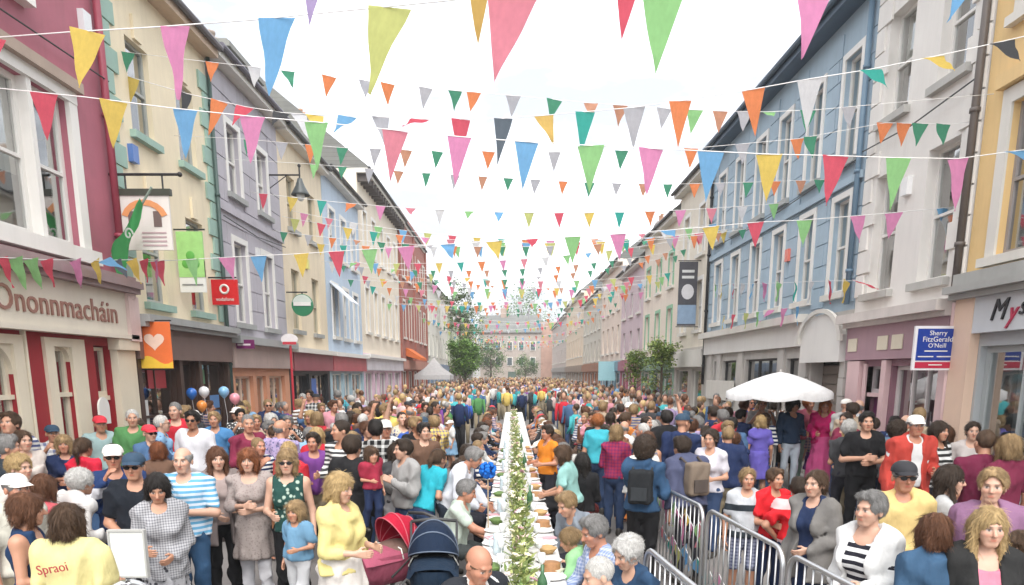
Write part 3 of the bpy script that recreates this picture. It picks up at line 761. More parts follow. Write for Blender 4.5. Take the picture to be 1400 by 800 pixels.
for i in range(n+1):
    x = -260+520*i/n; vs_.append((x, 330, 0)); vs_.append((x, 360, 6+4*math.sin(i*.6)+rh.random()*2)); 
mb.add(vs_, [(2*i, 2*i+2, 2*i+3, 2*i+1) for i in range(n)])
tag(mb.build('hills', plain((.10, .13, .09), .95, scale=.05)), kind='structure')

# cables along the facades
for nm, sd, pts in (('pub', -1, [(5.2, 6.85), (9, 6.8), (12.7, 6.9)]), ('lilac', -1, [(17.2, 5.8), (19.4, 5.72), (21.7, 5.85)]), ('blue', 1, [(14.9, 6.35), (19, 6.25), (22, 6.27), (25.6, 6.4)]), ('white', 1, [(11.3, 6.45), (13, 6.35), (14.7, 6.42)])):
    mb = MB(); mb.tube([((XL+.12) if sd < 0 else (XR-.12), y, z) for y, z in pts], .012, 5)
    par = {'pub': 'corner_pub', 'lilac': 'lilac_house', 'blue': 'blue_house', 'white': 'white_quoined_house'}[nm]; mb.build('cable', plain((.05, .05, .05), .6), bpy.data.objects[par])

for par, sd, y, z, c in (('cream_house', -1, 13.35, 5.9, (.1, .2, .5)), ('lilac_house', -1, 19.4, 5.2, (.7, .7, .7)), ('blue_house', 1, 18.3, 5.0, (.75, .2, .15)), ('white_quoined_house', 1, 13.0, 5.3, (.8, .8, .8)), ('butter_house', -1, 24.1, 5.6, (.7, .65, .2))):
    mb = MB(); X_ = XL if sd < 0 else XR; mb.box(X_, X_-sd*.09, y, y+.2, z, z+.28); mb.build('alarm_box', plain(c, .4), bpy.data.objects[par])
# ================================================================== SIGNS AND STREET FURNITURE
WIRE = plain((.05, .05, .05), .5, .6); STEEL = plain((.55, .56, .57), .35, .9, var=.1)
def xz_board(name, mat, root, x0, x1, z0, z1, y, th=.03):
    mb = MB(); mb.box(x0, x1, y, y+th, z0, z1); return mb.build(name, mat, root)
def front_M(x, y, z): return plane_M((x, y, z), (1, 0, 0), (0, 0, 1))
def frame_rect(root, mat, x0, x1, z0, z1, y, w=.03, th=.05, name='frame'):
    mb = MB(); mb.box(x0-w, x1+w, y-.01, y+th, z1, z1+w); mb.box(x0-w, x1+w, y-.01, y+th, z0-w, z0); mb.box(x0-w, x0, y-.01, y+th, z0, z1); mb.box(x1, x1+w, y-.01, y+th, z0, z1)
    return mb.build(name, mat, root)
# hanging pub sign
t = thing('hanging_sign', 'white painted pub sign with orange arch hung from a black iron bracket', 'sign', (XL, 12.66, 4.3))
mb = MB(); mb.tube([(XL, 12.66, 5.52), (XL+1.12, 12.66, 5.52)], .022); mb.ball((XL+1.14, 12.66, 5.52), .04); mb.tube([(XL+.25, 12.66, 5.52), (XL+.25, 12.66, 5.3)], .014, 6); mb.tube([(XL+.85, 12.66, 5.52), (XL+.85, 12.66, 5.3)], .014, 6); mb.build('bracket', WIRE, t)
xz_board('board', paint((.76, .72, .68), .5, .06, .2), t, XL+.12, XL+.93, 4.36, 5.2, 12.65, .04); xz_board('head_rail', plain((.05, .055, .04), .5), t, XL+.08, XL+.97, 5.2, 5.3, 12.63, .08)
mb = MB()
for a0, a1 in zip(np.linspace(.35, math.pi-.35, 9), np.linspace(.35, math.pi-.35, 9)[1:]):
    mb.prism([(XL+.52+r*math.cos(a)*1.1, 12.645, 4.78+r*math.sin(a)) for r, a in ((.27, a0), (.36, a0), (.36, a1), (.27, a1))], (0, -.006, 0))
mb.build('arch_motif', plain((.72, .3, .12), .6), t)
for x in (.25, .66): xz_board('dark_motif', plain((.16, .11, .10), .6), t, XL+x, XL+x+.13, 4.72, 4.96, 12.642, .006)
for i in range(4): xz_board('text_line', plain((.5, .36, .38), .6), t, XL+.45, XL+.85, 4.42+i*.065, 4.445+i*.065, 12.643, .005)
# green flag on a slanted pole
t = thing('green_flag', 'bright green flag drooping from slanted pole in front of pub sign', 'flag', (-6.4, 12.35, 4.2))
p0, p1 = Vector((-6.42, 12.4, 4.28)), Vector((-5.62, 12.2, 5.22))
mb = MB(); mb.tube([p0-(p1-p0)*.05, p1], .018, 8); mb.build('pole', plain((.25, .32, .27), .5), t)
mb = MB(); n, m = 10, 10; g = []
for i in range(n+1):
    for j in range(m+1):
        u, v = i/n, j/m; q = p0+(p1-p0)*(.02+.78*u)
        drop = v*(.62-.42*u)
        g.append(q+Vector((.10*v*(1-u)-.02, -.06-.05*math.sin(u*9+v*3), -drop*.75+.02*math.sin(u*14))))
mb.add(g, [(i*(m+1)+j, (i+1)*(m+1)+j, (i+1)*(m+1)+j+1, i*(m+1)+j+1) for i in range(n) for j in range(m)])
mb.build('cloth', flagmat((.03, .42, .10)), t, True)
mb = MB(); mb.tube([(-6.03+.07*math.cos(a)*(1-a/9), 12.16, 4.52+.10*math.sin(a)*(1-a/9)) for a in np.linspace(0, 7.5, 18)], .014, 6); mb.build('emblem', flagmat((.8, .85, .8)), t)
# orange banner
t = thing('orange_banner', 'square orange and yellow banner with white heart motif fixed above the cream pilaster', 'banner', (XL, 12.95, 2.4))
mb = MB()
for z in (2.44, 3.26): mb.tube([(XL, 12.95, z), (XL+.66, 12.95, z)], .014, 6)
mb.build('bracket', WIRE, t); xz_board('panel', plain((.80, .17, .04), .6, var=.2, scale=3), t, XL+.06, XL+.64, 2.46, 3.24, 12.93, .012)
mb = MB(); mb.poly([(XL+.06+.58*u, 12.926, 2.46+(.14+.07*math.sin(u*6)) if True else 0) for u in np.linspace(1, 0, 9)]+[(XL+.06, 12.926, 2.46), (XL+.64, 12.926, 2.46)]); mb.build('yellow_wave', plain((.85, .55, .05), .6), t)
mb = MB(); mb.poly([(XL+.35+.011*16*math.sin(a)**3, 12.924, 2.92+.010*(13*math.cos(a)-5*math.cos(2*a)-2*math.cos(3*a)-math.cos(4*a))) for a in np.linspace(0, 2*math.pi, 24)[:-1]]); mb.build('heart_motif', plain((.85, .62, .5), .6), t)
# red phone shop sign
t = thing('red_sign', 'red projecting shop sign with white ring logo on the cream house', 'sign', (XL, 16.35, 3.8))
mb = MB(); mb.tube([(XL, 16.36, 4.38), (XL+.6, 16.36, 4.38)], .018, 6); mb.build('bracket', WIRE, t)
xz_board('panel', plain((.62, .015, .02), .4), t, XL+.06, XL+.62, 3.82, 4.34, 16.33, .06)
mb = MB(); mb.tube([(XL+.34+.085*math.cos(a), 16.325, 4.14+.085*math.sin(a)) for a in np.linspace(0, 2*math.pi, 18)[:-1]], .024, 6, closed=True); mb.build('logo', WHITE, t); letter('vodafone', .105, WHITE, t, front_M(XL+.34, 16.322, 3.93), extrude=.003)
# white and green sign
t = thing('shamrock_sign', 'white and lime green projecting sign with leaf motif on the cream house', 'sign', (XL, 14.85, 3.9))
mb = MB(); mb.tube([(XL, 14.86, 5.08), (XL+.6, 14.86, 5.08)], .016, 6); mb.build('bracket', WIRE, t)
xz_board('panel', paint((.80, .80, .76), .5, .04, .1), t, XL+.05, XL+.55, 3.92, 4.5, 14.83, .04); xz_board('green_panel', plain((.36, .66, .22), .5, var=.3, scale=5), t, XL+.05, XL+.55, 4.2, 5.04, 14.822, .05)
mb = MB()
for i in range(3):
    a = math.pi/2+i*2.09; mb.ball((XL+.3+.1*math.cos(a), 14.815, 4.5+.1*math.sin(a)), (.085, .01, .085), 10, 6)
mb.build('leaf_motif', plain((.12, .42, .07), .5), t); xz_board('text_line', plain((.25, .25, .25), .5), t, XL+.1, XL+.5, 4.05, 4.075, 14.82, .01)
# purple sign
t = thing('purple_sign', 'small purple projecting sign under the eaves of terracotta shopfront', 'sign', (XL, 17.3, 2.9))
xz_board('panel', plain((.18, .02, .12), .4), t, XL+.1, XL+.56, 2.93, 3.13, 17.3, .05); xz_board('text_line', plain((.8, .7, .75), .5), t, XL+.18, XL+.48, 3.0, 3.04, 17.295, .01)
mb = MB(); mb.tube([(XL, 17.32, 3.03), (XL+.12, 17.32, 3.03)], .02, 6); mb.build('bracket', WIRE, t)
# wall lamp
t = thing('wall_lamp', 'old style black bell street lamp on long wall bracket, lilac house', 'street lamp', (XL, 20.9, 6.8))
mb = MB(); mb.tube([(XL, 20.9, 7.55), (XL+.86, 20.9, 7.55)], .022); mb.tube([(XL+.84, 20.9, 7.75), (XL+.84, 20.9, 7.35)], .022); mb.ball((XL+.84, 20.9, 7.78), .045); mb.tube([(XL, 20.9, 7.2), (XL+.5, 20.9, 7.54)], .012, 6); mb.build('bracket', WIRE, t)
mb = MB(); mb.lathe([(.0, 7.48), (.06, 7.46), (.09, 7.36), (.12, 7.28), (.21, 7.12), (.25, 7.05), (.24, 7.04), (.10, 7.22), (0, 7.24)], (XL+.84, 20.9, 0), 20); mb.build('lamp_shade', plain((.06, .07, .07), .4), t, True)
mb = MB(); mb.ball((XL+.84, 20.9, 7.04), (.11, .11, .15), 14, 9); mb.build('globe', plain((.7, .7, .66), .2), t, True)
# globe sign and pole sign
t = thing('round_green_sign', 'round green and white projecting sign on butter cream house', 'sign', (XL, 21.95, 4.0))
mb = MB(); mb.prism([(XL+.45+.31*math.cos(a), 21.9, 4.3+.31*math.sin(a)) for a in np.linspace(0, 2*math.pi, 25)[:-1]], (0, .08, 0)); mb.build('disc', plain((.03, .2, .09), .4), t); xz_board('white_band', WHITE, t, XL+.2, XL+.7, 4.28, 4.38, 21.88, .01)
mb = MB(); mb.prism([(XL+.45+.28*math.cos(a), 21.885, 4.34+.25*math.sin(a)) for a in np.linspace(.15, math.pi-.15, 13)], (0, .01, 0)); mb.build('white_cap', plain((.6, .66, .6), .4), t)
mb = MB(); mb.tube([(XL, 21.94, 4.66), (XL+.6, 21.94, 4.66)], .02, 6); mb.tube([(XL+.45, 21.94, 4.66), (XL+.45, 21.94, 4.6)], .02, 6); mb.build('bracket', WIRE, t)
t = thing('red_pole_sign', 'red post with white and red round topped sign before terracotta shopfront', 'sign', (-5.9, 20.0, .12))
mb = MB(); mb.tube([(-5.9, 20, .12), (-5.9, 20, 3.2)], .032, 10); mb.build('post', plain((.5, .03, .05), .4), t)
mb = MB(); mb.prism([(-5.9+.22*math.cos(a), 19.93, 3.25+.15*math.sin(a)) for a in np.linspace(0, 2*math.pi, 21)[:-1]], (0, .05, 0)); mb.build('disc', plain((.78, .74, .74), .5), t); xz_board('red_band', plain((.55, .04, .06), .5), t, -6.08, -5.72, 3.12, 3.19, 19.92, .005)
# vertical banner right
t = thing('vertical_banner', 'tall dark vertical banner with pale roundel and blue foot on cream house', 'banner', (XR, 27.0, 4.0))
mb = MB()
for z in (4.0, 6.25): mb.tube([(XR, 27, z), (XR-.8, 27, z)], .018, 6)
mb.build('bracket', WIRE, t); xz_board('panel', cloth((.10, .10, .115)), t, XR-.76, XR-.1, 4.03, 6.22, 26.985, .012); xz_board('blue_foot', cloth((.30, .42, .58)), t, XR-.76, XR-.1, 4.1, 4.75, 26.978, .012)
mb = MB(); mb.prism([(XR-.43+.22*math.cos(a), 26.975, 5.2+.26*math.sin(a)) for a in np.linspace(0, 2*math.pi, 19)[:-1]], (0, .008, 0)); mb.build('roundel', plain((.6, .6, .62), .6), t)
for z in (5.65, 5.85): xz_board('text_line', plain((.6, .62, .62), .6), t, XR-.65, XR-.22, z, z+.09, 26.975, .008)
# estate agent's board
t = thing('estate_sign', 'blue estate agent board with white lettering and red strip on mauve shopfront', 'sign', (XR-.3, 11.15, 2.4))
ES = 11.12; xz_board('board', paint((.80, .78, .80), .4, .03, .05, bump=0), t, XR-.70, XR-.02, 2.42, 3.06, ES, .04)
xz_board('blue_panel', plain((.012, .045, .30), .35), t, XR-.66, XR-.06, 2.56, 3.02, ES-.006, .008); xz_board('red_strip', plain((.5, .02, .06), .35), t, XR-.66, XR-.06, 2.45, 2.54, ES-.006, .008)
for tx, z, s_ in (('Sherry', 2.955, .095), ('FitzGerald', 2.865, .105), ("O'Neill", 2.775, .09)): letter(tx, s_, WHITE, t, front_M(XR-.36, ES-.008, z), extrude=.002, space=1.02)
for x0, x1, z in ((-.54, -.2, 2.69), (-.63, -.4, 2.61), (-.35, -.1, 2.61), (-.46, -.26, 2.49)): xz_board('text_line', WHITE, t, XR+x0, XR+x1, z, z+.016, ES-.009, .004)
mb = MB(); mb.box(XR-.06, XR, ES+.005, ES+.035, 2.5, 2.95); mb.build('wall_fixing', WIRE, t)
# far boards
t = thing('teal_board', 'pale teal board on a post far down the right pavement', 'sign', (6.2, 47.5, .1)); xz_board('panel', plain((.35, .62, .68), .6), t, 5.5, 7.0-.4, 1.9, 3.1, 47.5, .06); mb = MB(); mb.tube([(6.05, 47.56, .1), (6.05, 47.56, 1.95)], .05, 8); mb.build('post', WIRE, t)

# ------------------------------------------------------------------ parasol and gazebo
def parasol(label, loc, R, z0, z1, col, n=8):
    t = thing('parasol', label, 'parasol', loc); x, y, _ = loc
    mb = MB(); mb.tube([(x, y, .12), (x, y, z1+.05)], .024, 8); mb.lathe([(0, .2), (.2, .19), (.24, .12), (0, .12)], (x, y, 0), 16); mb.build('pole', plain((.5, .48, .45), .5), t)
    mb = MB(); rings = 6; per = n*6
    for i in range(rings+1):
        u = i/rings
        for k in range(per):
            a = 2*math.pi*k/per; w = abs(math.sin(a*n/2))
            r = R*u*(1-.05*w); mb.v.append(Vector((x+r*math.cos(a), y+r*math.sin(a), z1-(z1-z0)*(u**1.35)-.05*w*u*u)))
    for i in range(rings):
        for k in range(per): mb.f.append((i*per+k, i*per+(k+1) % per, (i+1)*per+(k+1) % per, (i+1)*per+k)); mb.m.append(0)
    b0 = len(mb.v)
    for k in range(per):
        a = 2*math.pi*k/per; w = abs(math.sin(a*n/2)); r = R*(1-.05*w)*1.005
        mb.v.append(Vector((x+r*math.cos(a), y+r*math.sin(a), z0-.05*w-.13)))
    for k in range(per): mb.f.append((rings*per+k, rings*per+(k+1) % per, b0+(k+1) % per, b0+k)); mb.m.append(0)
    mb.build('canopy', cloth(col), t, True)
    for k in range(n):
        a = 2*math.pi*k/n; mb = MB(); mb.tube([(x, y, z1-.03), (x+R*.98*math.cos(a), y+R*.98*math.sin(a), z0-.02)], .008, 5); mb.build('rib', STEEL, t)
parasol('white scalloped parasol over a stall before the blue house', (5.15, 14.3, 0), 1.02, 2.04, 2.40, (.84, .84, .84))
def gazebo(label, x, y, w, ze, zp):
    t = thing('gazebo', label, 'gazebo', (x, y, 0)); h = w/2
    for sx in (-1, 1):
        for sy in (-1, 1): mb = MB(); mb.tube([(x+sx*h, y+sy*h, 0), (x+sx*h, y+sy*h, ze)], .03, 6); mb.build('leg', STEEL, t)
    mb = MB(); c = [(x-h, y-h, ze), (x+h, y-h, ze), (x+h, y+h, ze), (x-h, y+h, ze)]; lo = [(a, b, ze-.28) for a, b, _ in c]
    mid = [(x+(a-x)*.45, y+(b-y)*.45, ze+(zp-ze)*.42) for a, b, _ in c]; ap = (x, y, zp)
    for i in range(4):
        j = (i+1) % 4; mb.quad(c[i], c[j], mid[j], mid[i]); mb.poly([mid[i], mid[j], ap]); mb.quad(lo[i], lo[j], c[j], c[i])
    mb.build('canopy', flagmat((.82, .82, .82)), t)
gazebo('white pointed gazebo in front of the brick house', -5.0, 48.0, 2.3, 2.25, 3.35)

# ------------------------------------------------------------------ long table
TABLE_X0, TABLE_X1, TABLE_Z = -.28, .43, .75
CLOTH = cloth((.80, .79, .77)); ordn = ['first', 'second', 'third', 'fourth', 'fifth', 'sixth', 'seventh', 'eighth', 'ninth', 'tenth', 'eleventh', 'twelfth', 'thirteenth', 'fourteenth', 'fifteenth']
gl = MB(); gl.lathe([(.0, 0), (.034, 0), (.034, .004), (.005, .01), (.005, .075), (.028, .095), (.036, .13), (.031, .17), (.030, .17), (.034, .13), (0.0, .095)], n=12); GLASS_ME = gl.mesh('glass', True)
pl = MB(); pl.lathe([(0, .004), (.075, .006), (.115, .018), (.118, .018), (.08, .0), (0, 0)], n=20); PLATE_ME = pl.mesh('plate', True)
bl = MB(); rb = random.Random(3)
for i in range(9):
    a = i*2.4; r = .006+.004*i; bl.ball((r*math.cos(a), r*math.sin(a), .012-.0012*i), (.016, .016, .011), 6, 4)
BLOSSOM_ME = bl.mesh('blossom', True)
nk = MB(); nk.box(-.06, .06, -.09, .09, 0, .008); nk.box(-.055, .02, -.085, .085, .008, .014); NAP_ME = nk.mesh('napkin')
bt = MB(); bt.lathe([(0, 0), (.036, 0), (.037, .17), (.03, .2), (.014, .235), (.014, .3), (0, .3)], n=12); BOT_ME = bt.mesh('bottle', True)
bw_ = MB(); bw_.lathe([(0, 0), (.05, 0), (.09, .05), (.088, .055), (.07, .06), (.04, .075), (0, .08)], n=16); BOWL_ME = bw_.mesh('bowl', True)
ck_ = MB(); ck_.lathe([(0, .0), (.10, 0), (.10, .006), (.085, .008), (.085, .055), (.075, .065), (0, .068)], n=18); CAKE_ME = ck_.mesh('cake', True)
jg_ = MB(); jg_.lathe([(0, 0), (.045, 0), (.055, .06), (.045, .14), (.05, .19), (.046, .19), (.04, .14), (0, .10)], n=14); jg_.tube([(.045, 0, .16), (.085, 0, .14), (.085, 0, .08), (.052, 0, .05)], .007, 6); JUG_ME = jg_.mesh('jug', True)
WINEG = plain((.7, .72, .72), .06, coat=.5); CHINA = plain((.80, .79, .77), .2)
LEAFG = leafmat((.12, .20, .05, 1), (.42, .44, .16, 1), 'garland')
rt = random.Random(12)
for i in range(15):
    y0 = 3.5+i*1.86; y1 = y0+1.83; xc = (TABLE_X0+TABLE_X1)/2
    t = thing('trestle_table', 'trestle table under white cloth, %s from the front in the long street table' % ordn[i], 'table', (xc, (y0+y1)/2, 0), group='long street table')
    mb = MB(); mb.box(TABLE_X0+.02, TABLE_X1-.02, y0+.01, y1-.01, TABLE_Z-.035, TABLE_Z-.006); mb.build('tabletop', plain((.4, .3, .2), .6), t)
    for lx in (TABLE_X0+.12, TABLE_X1-.12):
        for ly in (y0+.2, y1-.2): mb = MB(); mb.tube([(lx, ly, 0), (lx, ly, TABLE_Z-.03)], .016, 6); mb.build('leg', WIRE, t)
    # cloth: top plus a rippled drop on both long sides
    mb = MB(); n = 36; sec = []
    for k in range(n+1):
        y = y0+(y1-y0)*k/n; a = .022*math.sin(y*17+i)+.014*math.sin(y*41)
        sec.append([(TABLE_X0-.03-a-.03, y, .30+.02*math.sin(y*9)), (TABLE_X0-.022-a*.5, y, .55), (TABLE_X0-.008, y, TABLE_Z-.02), (TABLE_X0+.008, y, TABLE_Z), (xc, y, TABLE_Z+.002*math.sin(y*23)), (TABLE_X1-.008, y, TABLE_Z), (TABLE_X1+.008, y, TABLE_Z-.02), (TABLE_X1+.022+a*.5, y, .55), (TABLE_X1+.06+a, y, .30+.02*math.sin(y*8+1))])
    for s_ in sec: mb.v.extend(Vector(p) for p in s_)
    for k in range(n):
        for j in range(8): mb.f.append((k*9+j, k*9+j+1, (k+1)*9+j+1, (k+1)*9+j)); mb.m.append(0)
    tc_ = mb.build('tablecloth', CLOTH, None, True); tag(tc_, 'white paper cloth draped over the %s table from the front' % ordn[i], 'tablecloth', 'white tablecloths')
    # garland
    g = thing('flower_garland', 'runner of greenery and cream blossoms down the middle of the %s table' % ordn[i], 'garland', (xc, (y0+y1)/2, TABLE_Z), group='garlands on the long table')
    mb = MB(); nl = 620 if i < 5 else 260
    for k in range(nl):
        c = Vector((xc+rt.gauss(0, .048), rt.uniform(y0, y1), TABLE_Z+.01+abs(rt.gauss(0, .06)))); d = Vector((rt.uniform(-1, 1), rt.uniform(-1, 1), rt.uniform(-.1, .9))).normalized(); L_ = rt.uniform(.05, .11); sd = d.cross(Vector((rt.random(), rt.random(), 1))).normalized()*L_*.2
        mb.poly([c, c+d*L_*.5+sd, c+d*L_, c+d*L_*.5-sd])
    mb.build('foliage', LEAFG, g)['kind'] = 'stuff'
    for k in range(22 if i < 5 else 12):
        c = (rt.gauss(0, .06), rt.uniform(y0, y1)-(y0+y1)/2, .07+abs(rt.gauss(0, .05)))
        link('blossom', BLOSSOM_ME, [plain((.80, .72, .50), .7), plain((.78, .6, .55), .7), plain((.80, .78, .70), .7), plain((.45, .25, .3), .7)][rt.choice((0, 0, 1, 2, 2, 3))], g, c, (rt.uniform(-.6, .6), rt.uniform(-.6, .6), rt.random()*6), [rt.uniform(.6, 1.05)]*3)
    if i < 7:
        for k in range(3):
            for sx in (-1, 1):
                yy_ = y0+.3+.6*k+rt.uniform(-.05, .05); xx_ = xc+sx*.25
                def put(nm, me, mt, lab, cat, x, y, grp):
                    o = link(nm, me, mt, None, (x, y, TABLE_Z+.003), (0, 0, rt.random()*6)); tag(o, lab, cat, grp)
                put('plate', PLATE_ME, CHINA, 'white side plate laid at a place on the long table', 'plate', xx_, yy_, 'plates on the long table')
                put('wine_glass', GLASS_ME, WINEG, 'stemmed glass standing between plate and garland on the long table', 'glass', xc+sx*.17, yy_+.16, 'glasses on the long table')
                if (k+i) % 2: put('napkin', NAP_ME, cloth((.72, .42, .46)) if k else cloth((.75, .72, .6)), 'folded paper napkin beside a plate on the long table', 'napkin', xc+sx*.27, yy_+.26, 'napkins on the long table')
        for nm, me_, mt_, lab_, dx_, dy_ in (('salad_bowl', BOWL_ME, plain((.10, .17, .04), .6, var=.6, scale=60), 'bowl of green salad on the %s table', -.24, .6), ('cake', CAKE_ME, plain((.34, .17, .07), .7, var=.4, scale=40), 'round brown cake on the %s table', .25, .6), ('water_jug', JUG_ME, plain((.55, .65, .70), .08, coat=.5), 'pale glass water jug on the %s table', -.2, 1.2), ('bread_basket', BOWL_ME, plain((.45, .28, .12), .8, var=.4, scale=30), 'basket of bread on the %s table', .25, 1.2)):
            put(nm, me_, mt_, lab_ % ordn[i], nm.split('_')[-1], xc+dx_, y0+dy_+rt.uniform(-.08, .08), None)
        if i % 2 == 0: put('bottle', BOT_ME, plain((.05, .13, .06), .15), 'green glass bottle standing by the garland of the %s table' % ordn[i], 'bottle', xc+.14, y0+1.5, None)
    for sx, xb in ((-1, -.78), (1, .94)):
        bn = thing('bench', 'low wooden bench on the %s side of the %s table' % ('pram' if sx < 0 else 'barrier', ordn[i]), 'bench', (xb, (y0+y1)/2, 0), group='benches along the table')
        mb = MB(); mb.box(xb-.14, xb+.14, y0+.03, y1-.03, .41, .44); mb.build('seat', plain((.36, .25, .15), .6, var=.3), bn)
        for ly in (y0+.25, y1-.25): mb = MB(); mb.box(xb-.12, xb+.12, ly-.02, ly+.02, 0, .41); mb.build('leg', WIRE, bn)

# ------------------------------------------------------------------ crowd barriers
def barrier(label, a, b_, feet=True):
    a = Vector((a[0], a[1], 0)); b_ = Vector((b_[0], b_[1], 0)); L_ = (b_-a).length; d = (b_-a).normalized(); nrm = Vector((-d.y, d.x, 0))
    t = thing('crowd_barrier', label, 'barrier', tuple((a+b_)/2), group='steel crowd barriers')
    def P(u, z, o=0): return a+d*u+nrm*o+Vector((0, 0, z))
    r = .14; zt, zb = 1.1, .2; pts = []
    for cu, cz, a0 in ((L_-r, zt-r, 0), (r, zt-r, 90), (r, zb+r, 180), (L_-r, zb+r, 270)):
        for k in range(7): an = math.radians(a0+15*k); pts.append(P(cu+r*math.cos(an), cz+r*math.sin(an)))
    mb = MB(); mb.tube(pts, .021, 8, closed=True); mb.build('frame', STEEL, t, True)
    n = int(L_/.115)
    for k in range(1, n): u = L_*k/n; mb = MB(); mb.tube([P(u, zb), P(u, zt)], .0075, 6); mb.build('bar', STEEL, t, True)
    for u in (.3, L_-.3): mb = MB(); mb.tube([P(u, zb, 0), P(u, .06, .04), P(u, .025, .3)], .017, 6); mb.tube([P(u, .06, -.04), P(u, .025, -.3)], .017, 6); mb.build('foot', STEEL, t, True)
    return P, L_
def pxz(x, y, z=1.1): q = onZ(x, y, z); return (q.x, q.y)
PA, LA = barrier('steel crowd barrier hung with pennants behind backpack wearer, farthest of the line', pxz(893, 660), pxz(962, 694))
PB, LB = barrier('steel crowd barrier in the middle of the line by striped girl', pxz(968, 696), pxz(1072, 752))
PC, LC = barrier('steel crowd barrier beside the woman in black and white stripes', pxz(1080, 757), pxz(1195, 817))
PD, LD = barrier('low steel barrier end near white haired woman with bright ribbons', pxz(884, 748), pxz(968, 818))
PE_, LE = barrier('steel barrier end at lower edge beside the white placard', pxz(140, 800), pxz(205, 792))
# placard fixed to it
t = thing('placard', 'blank white placard with grey frame standing beside yellow t-shirt', 'placard', tuple(onZ(176, 757, 1.1)-Vector((0, 0, 1.1))))
o0 = org(t); w_, h_ = .24, .33
mb = MB(); mb.box(o0.x-w_/2, o0.x+w_/2, o0.y-.01, o0.y+.01, 1.1-h_/2, 1.1+h_/2); mb.build('board', paint((.76, .78, .76), .5, .04, .05, bump=0), t); frame_rect(t, plain((.45, .45, .43), .4), o0.x-w_/2, o0.x+w_/2, 1.1-h_/2, 1.1+h_/2, o0.y-.01, .012, .03)
mb = MB(); mb.tube([(o0.x, o0.y+.03, 0), (o0.x, o0.y+.03, 1.0)], .016, 6); mb.build('post', STEEL, t)

# ------------------------------------------------------------------ prams
def pram(label, loc, rz, hood, hood2, inner, apron, reach):
    t = thing('pram', label, 'pram', loc, rz); t.scale = (.92, .92, .95)
    def bld(mb, n, m, sm=True, par=None):
        me = mb.mesh(n, sm); me.materials.append(m); return link(n, me, m, par or t)
    # body, front faces -y
    mb = MB(); n = 16; rows = []
    for z, rx, ry, oy in ((.42, .17, .26, 0), (.5, .22, .36, 0), (.66, .24, .40, 0), (.72, .235, .39, 0)):
        rows.append([(math.copysign(abs(math.cos(a))**.6, math.cos(a))*rx, oy+math.copysign(abs(math.sin(a))**.6, math.sin(a))*ry, z) for a in np.linspace(0, 2*math.pi, n+1)[:-1]])
    for r in rows: mb.v.extend(Vector(p) for p in r)
    for i in range(3):
        for k in range(n): mb.f.append((i*n+k, i*n+(k+1) % n, (i+1)*n+(k+1) % n, (i+1)*n+k)); mb.m.append(0)
    mb.f.append(tuple(range(n))[::-1]); mb.m.append(0); bld(mb, 'carrycot', cloth(apron))
    mb = MB(); g = []
    for i in range(9):
        y = -.41+.46*i/8
        for j in range(9): u = -1+2*j/8; g.append(Vector((u*.25*(1-.12*(i == 0)), y, .72+.075*(1-u*u)*(.4+.6*math.sin(i/8*2.6))-.06*(abs(u) > .9))))
    mb.add(g, [(i*9+j, i*9+j+1, i*9+j+10, i*9+j+9) for i in range(8) for j in range(8)]); ap = bld(mb, 'apron', cloth(apron))
    mb = MB(); mb.tube([(-.25, .04, .67), (-.2, .05, .765), (0, .055, .80), (.2, .05, .765), (.25, .04, .67)], .008, 6); bld(mb, 'piping', plain((.65, .66, .62), .6), True, ap)
    # hood: quarter dome from y=.38 (back) forward, opening towards -y
    mb = MB(); na, nb = 10, 16; R = .27; c = Vector((0, .12, .74)); g = []
    for i in range(na+1):
        al = math.radians(-8+reach*i/na)                 # angle of the rib: 0 = back horizontal, 90 = up, >90 leans to front
        for j in range(nb+1):
            be = math.pi*j/nb; sx = math.cos(be); cc = math.sin(be); puff = 1+.025*math.cos(i*math.pi*2/ (na/4))
            g.append(c+Vector((R*.93*sx, math.cos(al)*R*1.2*cc*puff, math.sin(al)*R*1.32*cc*puff)))
    mb.add(g, [(i*(nb+1)+j, i*(nb+1)+j+1, (i+1)*(nb+1)+j+1, (i+1)*(nb+1)+j) for i in range(na) for j in range(nb)])
    hd = bld(mb, 'hood', cloth(hood))
    for i in (2, 5, 8, 10): mb = MB(); mb.tube([g[i*(nb+1)+j]*1.0+Vector((0, 0, .003)) for j in range(nb+1)], .007, 6); bld(mb, 'hood_rib', cloth(hood2), True, hd)
    mb = MB(); mb.ball((0, .14, .72), (.22, .24, .10), 12, 8); bld(mb, 'lining', cloth(inner))
    mb = MB()
    for sx in (-1, 1): mb.tube([(sx*.22, -.1, .5), (sx*.23, .2, .7), (sx*.24, .52, 1.02)], .013, 8)
    mb.tube([(-.24, .52, 1.02), (0, .54, 1.04), (.24, .52, 1.02)], .018, 8); bld(mb, 'handle', plain((.05, .05, .05), .5))
    mb = MB()
    for sx in (-1, 1): mb.tube([(sx*.2, -.32, .16), (sx*.21, .1, .44), (sx*.22, .36, .14)], .014, 8)
    mb.tube([(-.22, .36, .14), (.22, .36, .14)], .012, 6); bld(mb, 'chassis', STEEL)
    for sx in (-1, 1):
        for y, r in ((-.32, .10), (.36, .14)):
            mb = MB(); mb.tube([(sx*.25, y+r*math.cos(a), r+.022+r*math.sin(a)) for a in np.linspace(0, 2*math.pi, 19)[:-1]], .02, 6, closed=True); w = bld(mb, 'wheel', plain((.03, .03, .03), .7))
            mb = MB(); mb.tube([(sx*.235, y, r+.022), (sx*.265, y, r+.022)], r*.55, 12); bld(mb, 'hub', STEEL, False, w)
    return t
q = onZ(592, 706, 1.1); pram('navy pram with domed hood and buttoned apron parked beside red pram', (q.x, q.y-.05, 0), .08, (.010, .022, .050), (.16, .2, .27), (.008, .009, .014), (.011, .026, .052), 168)
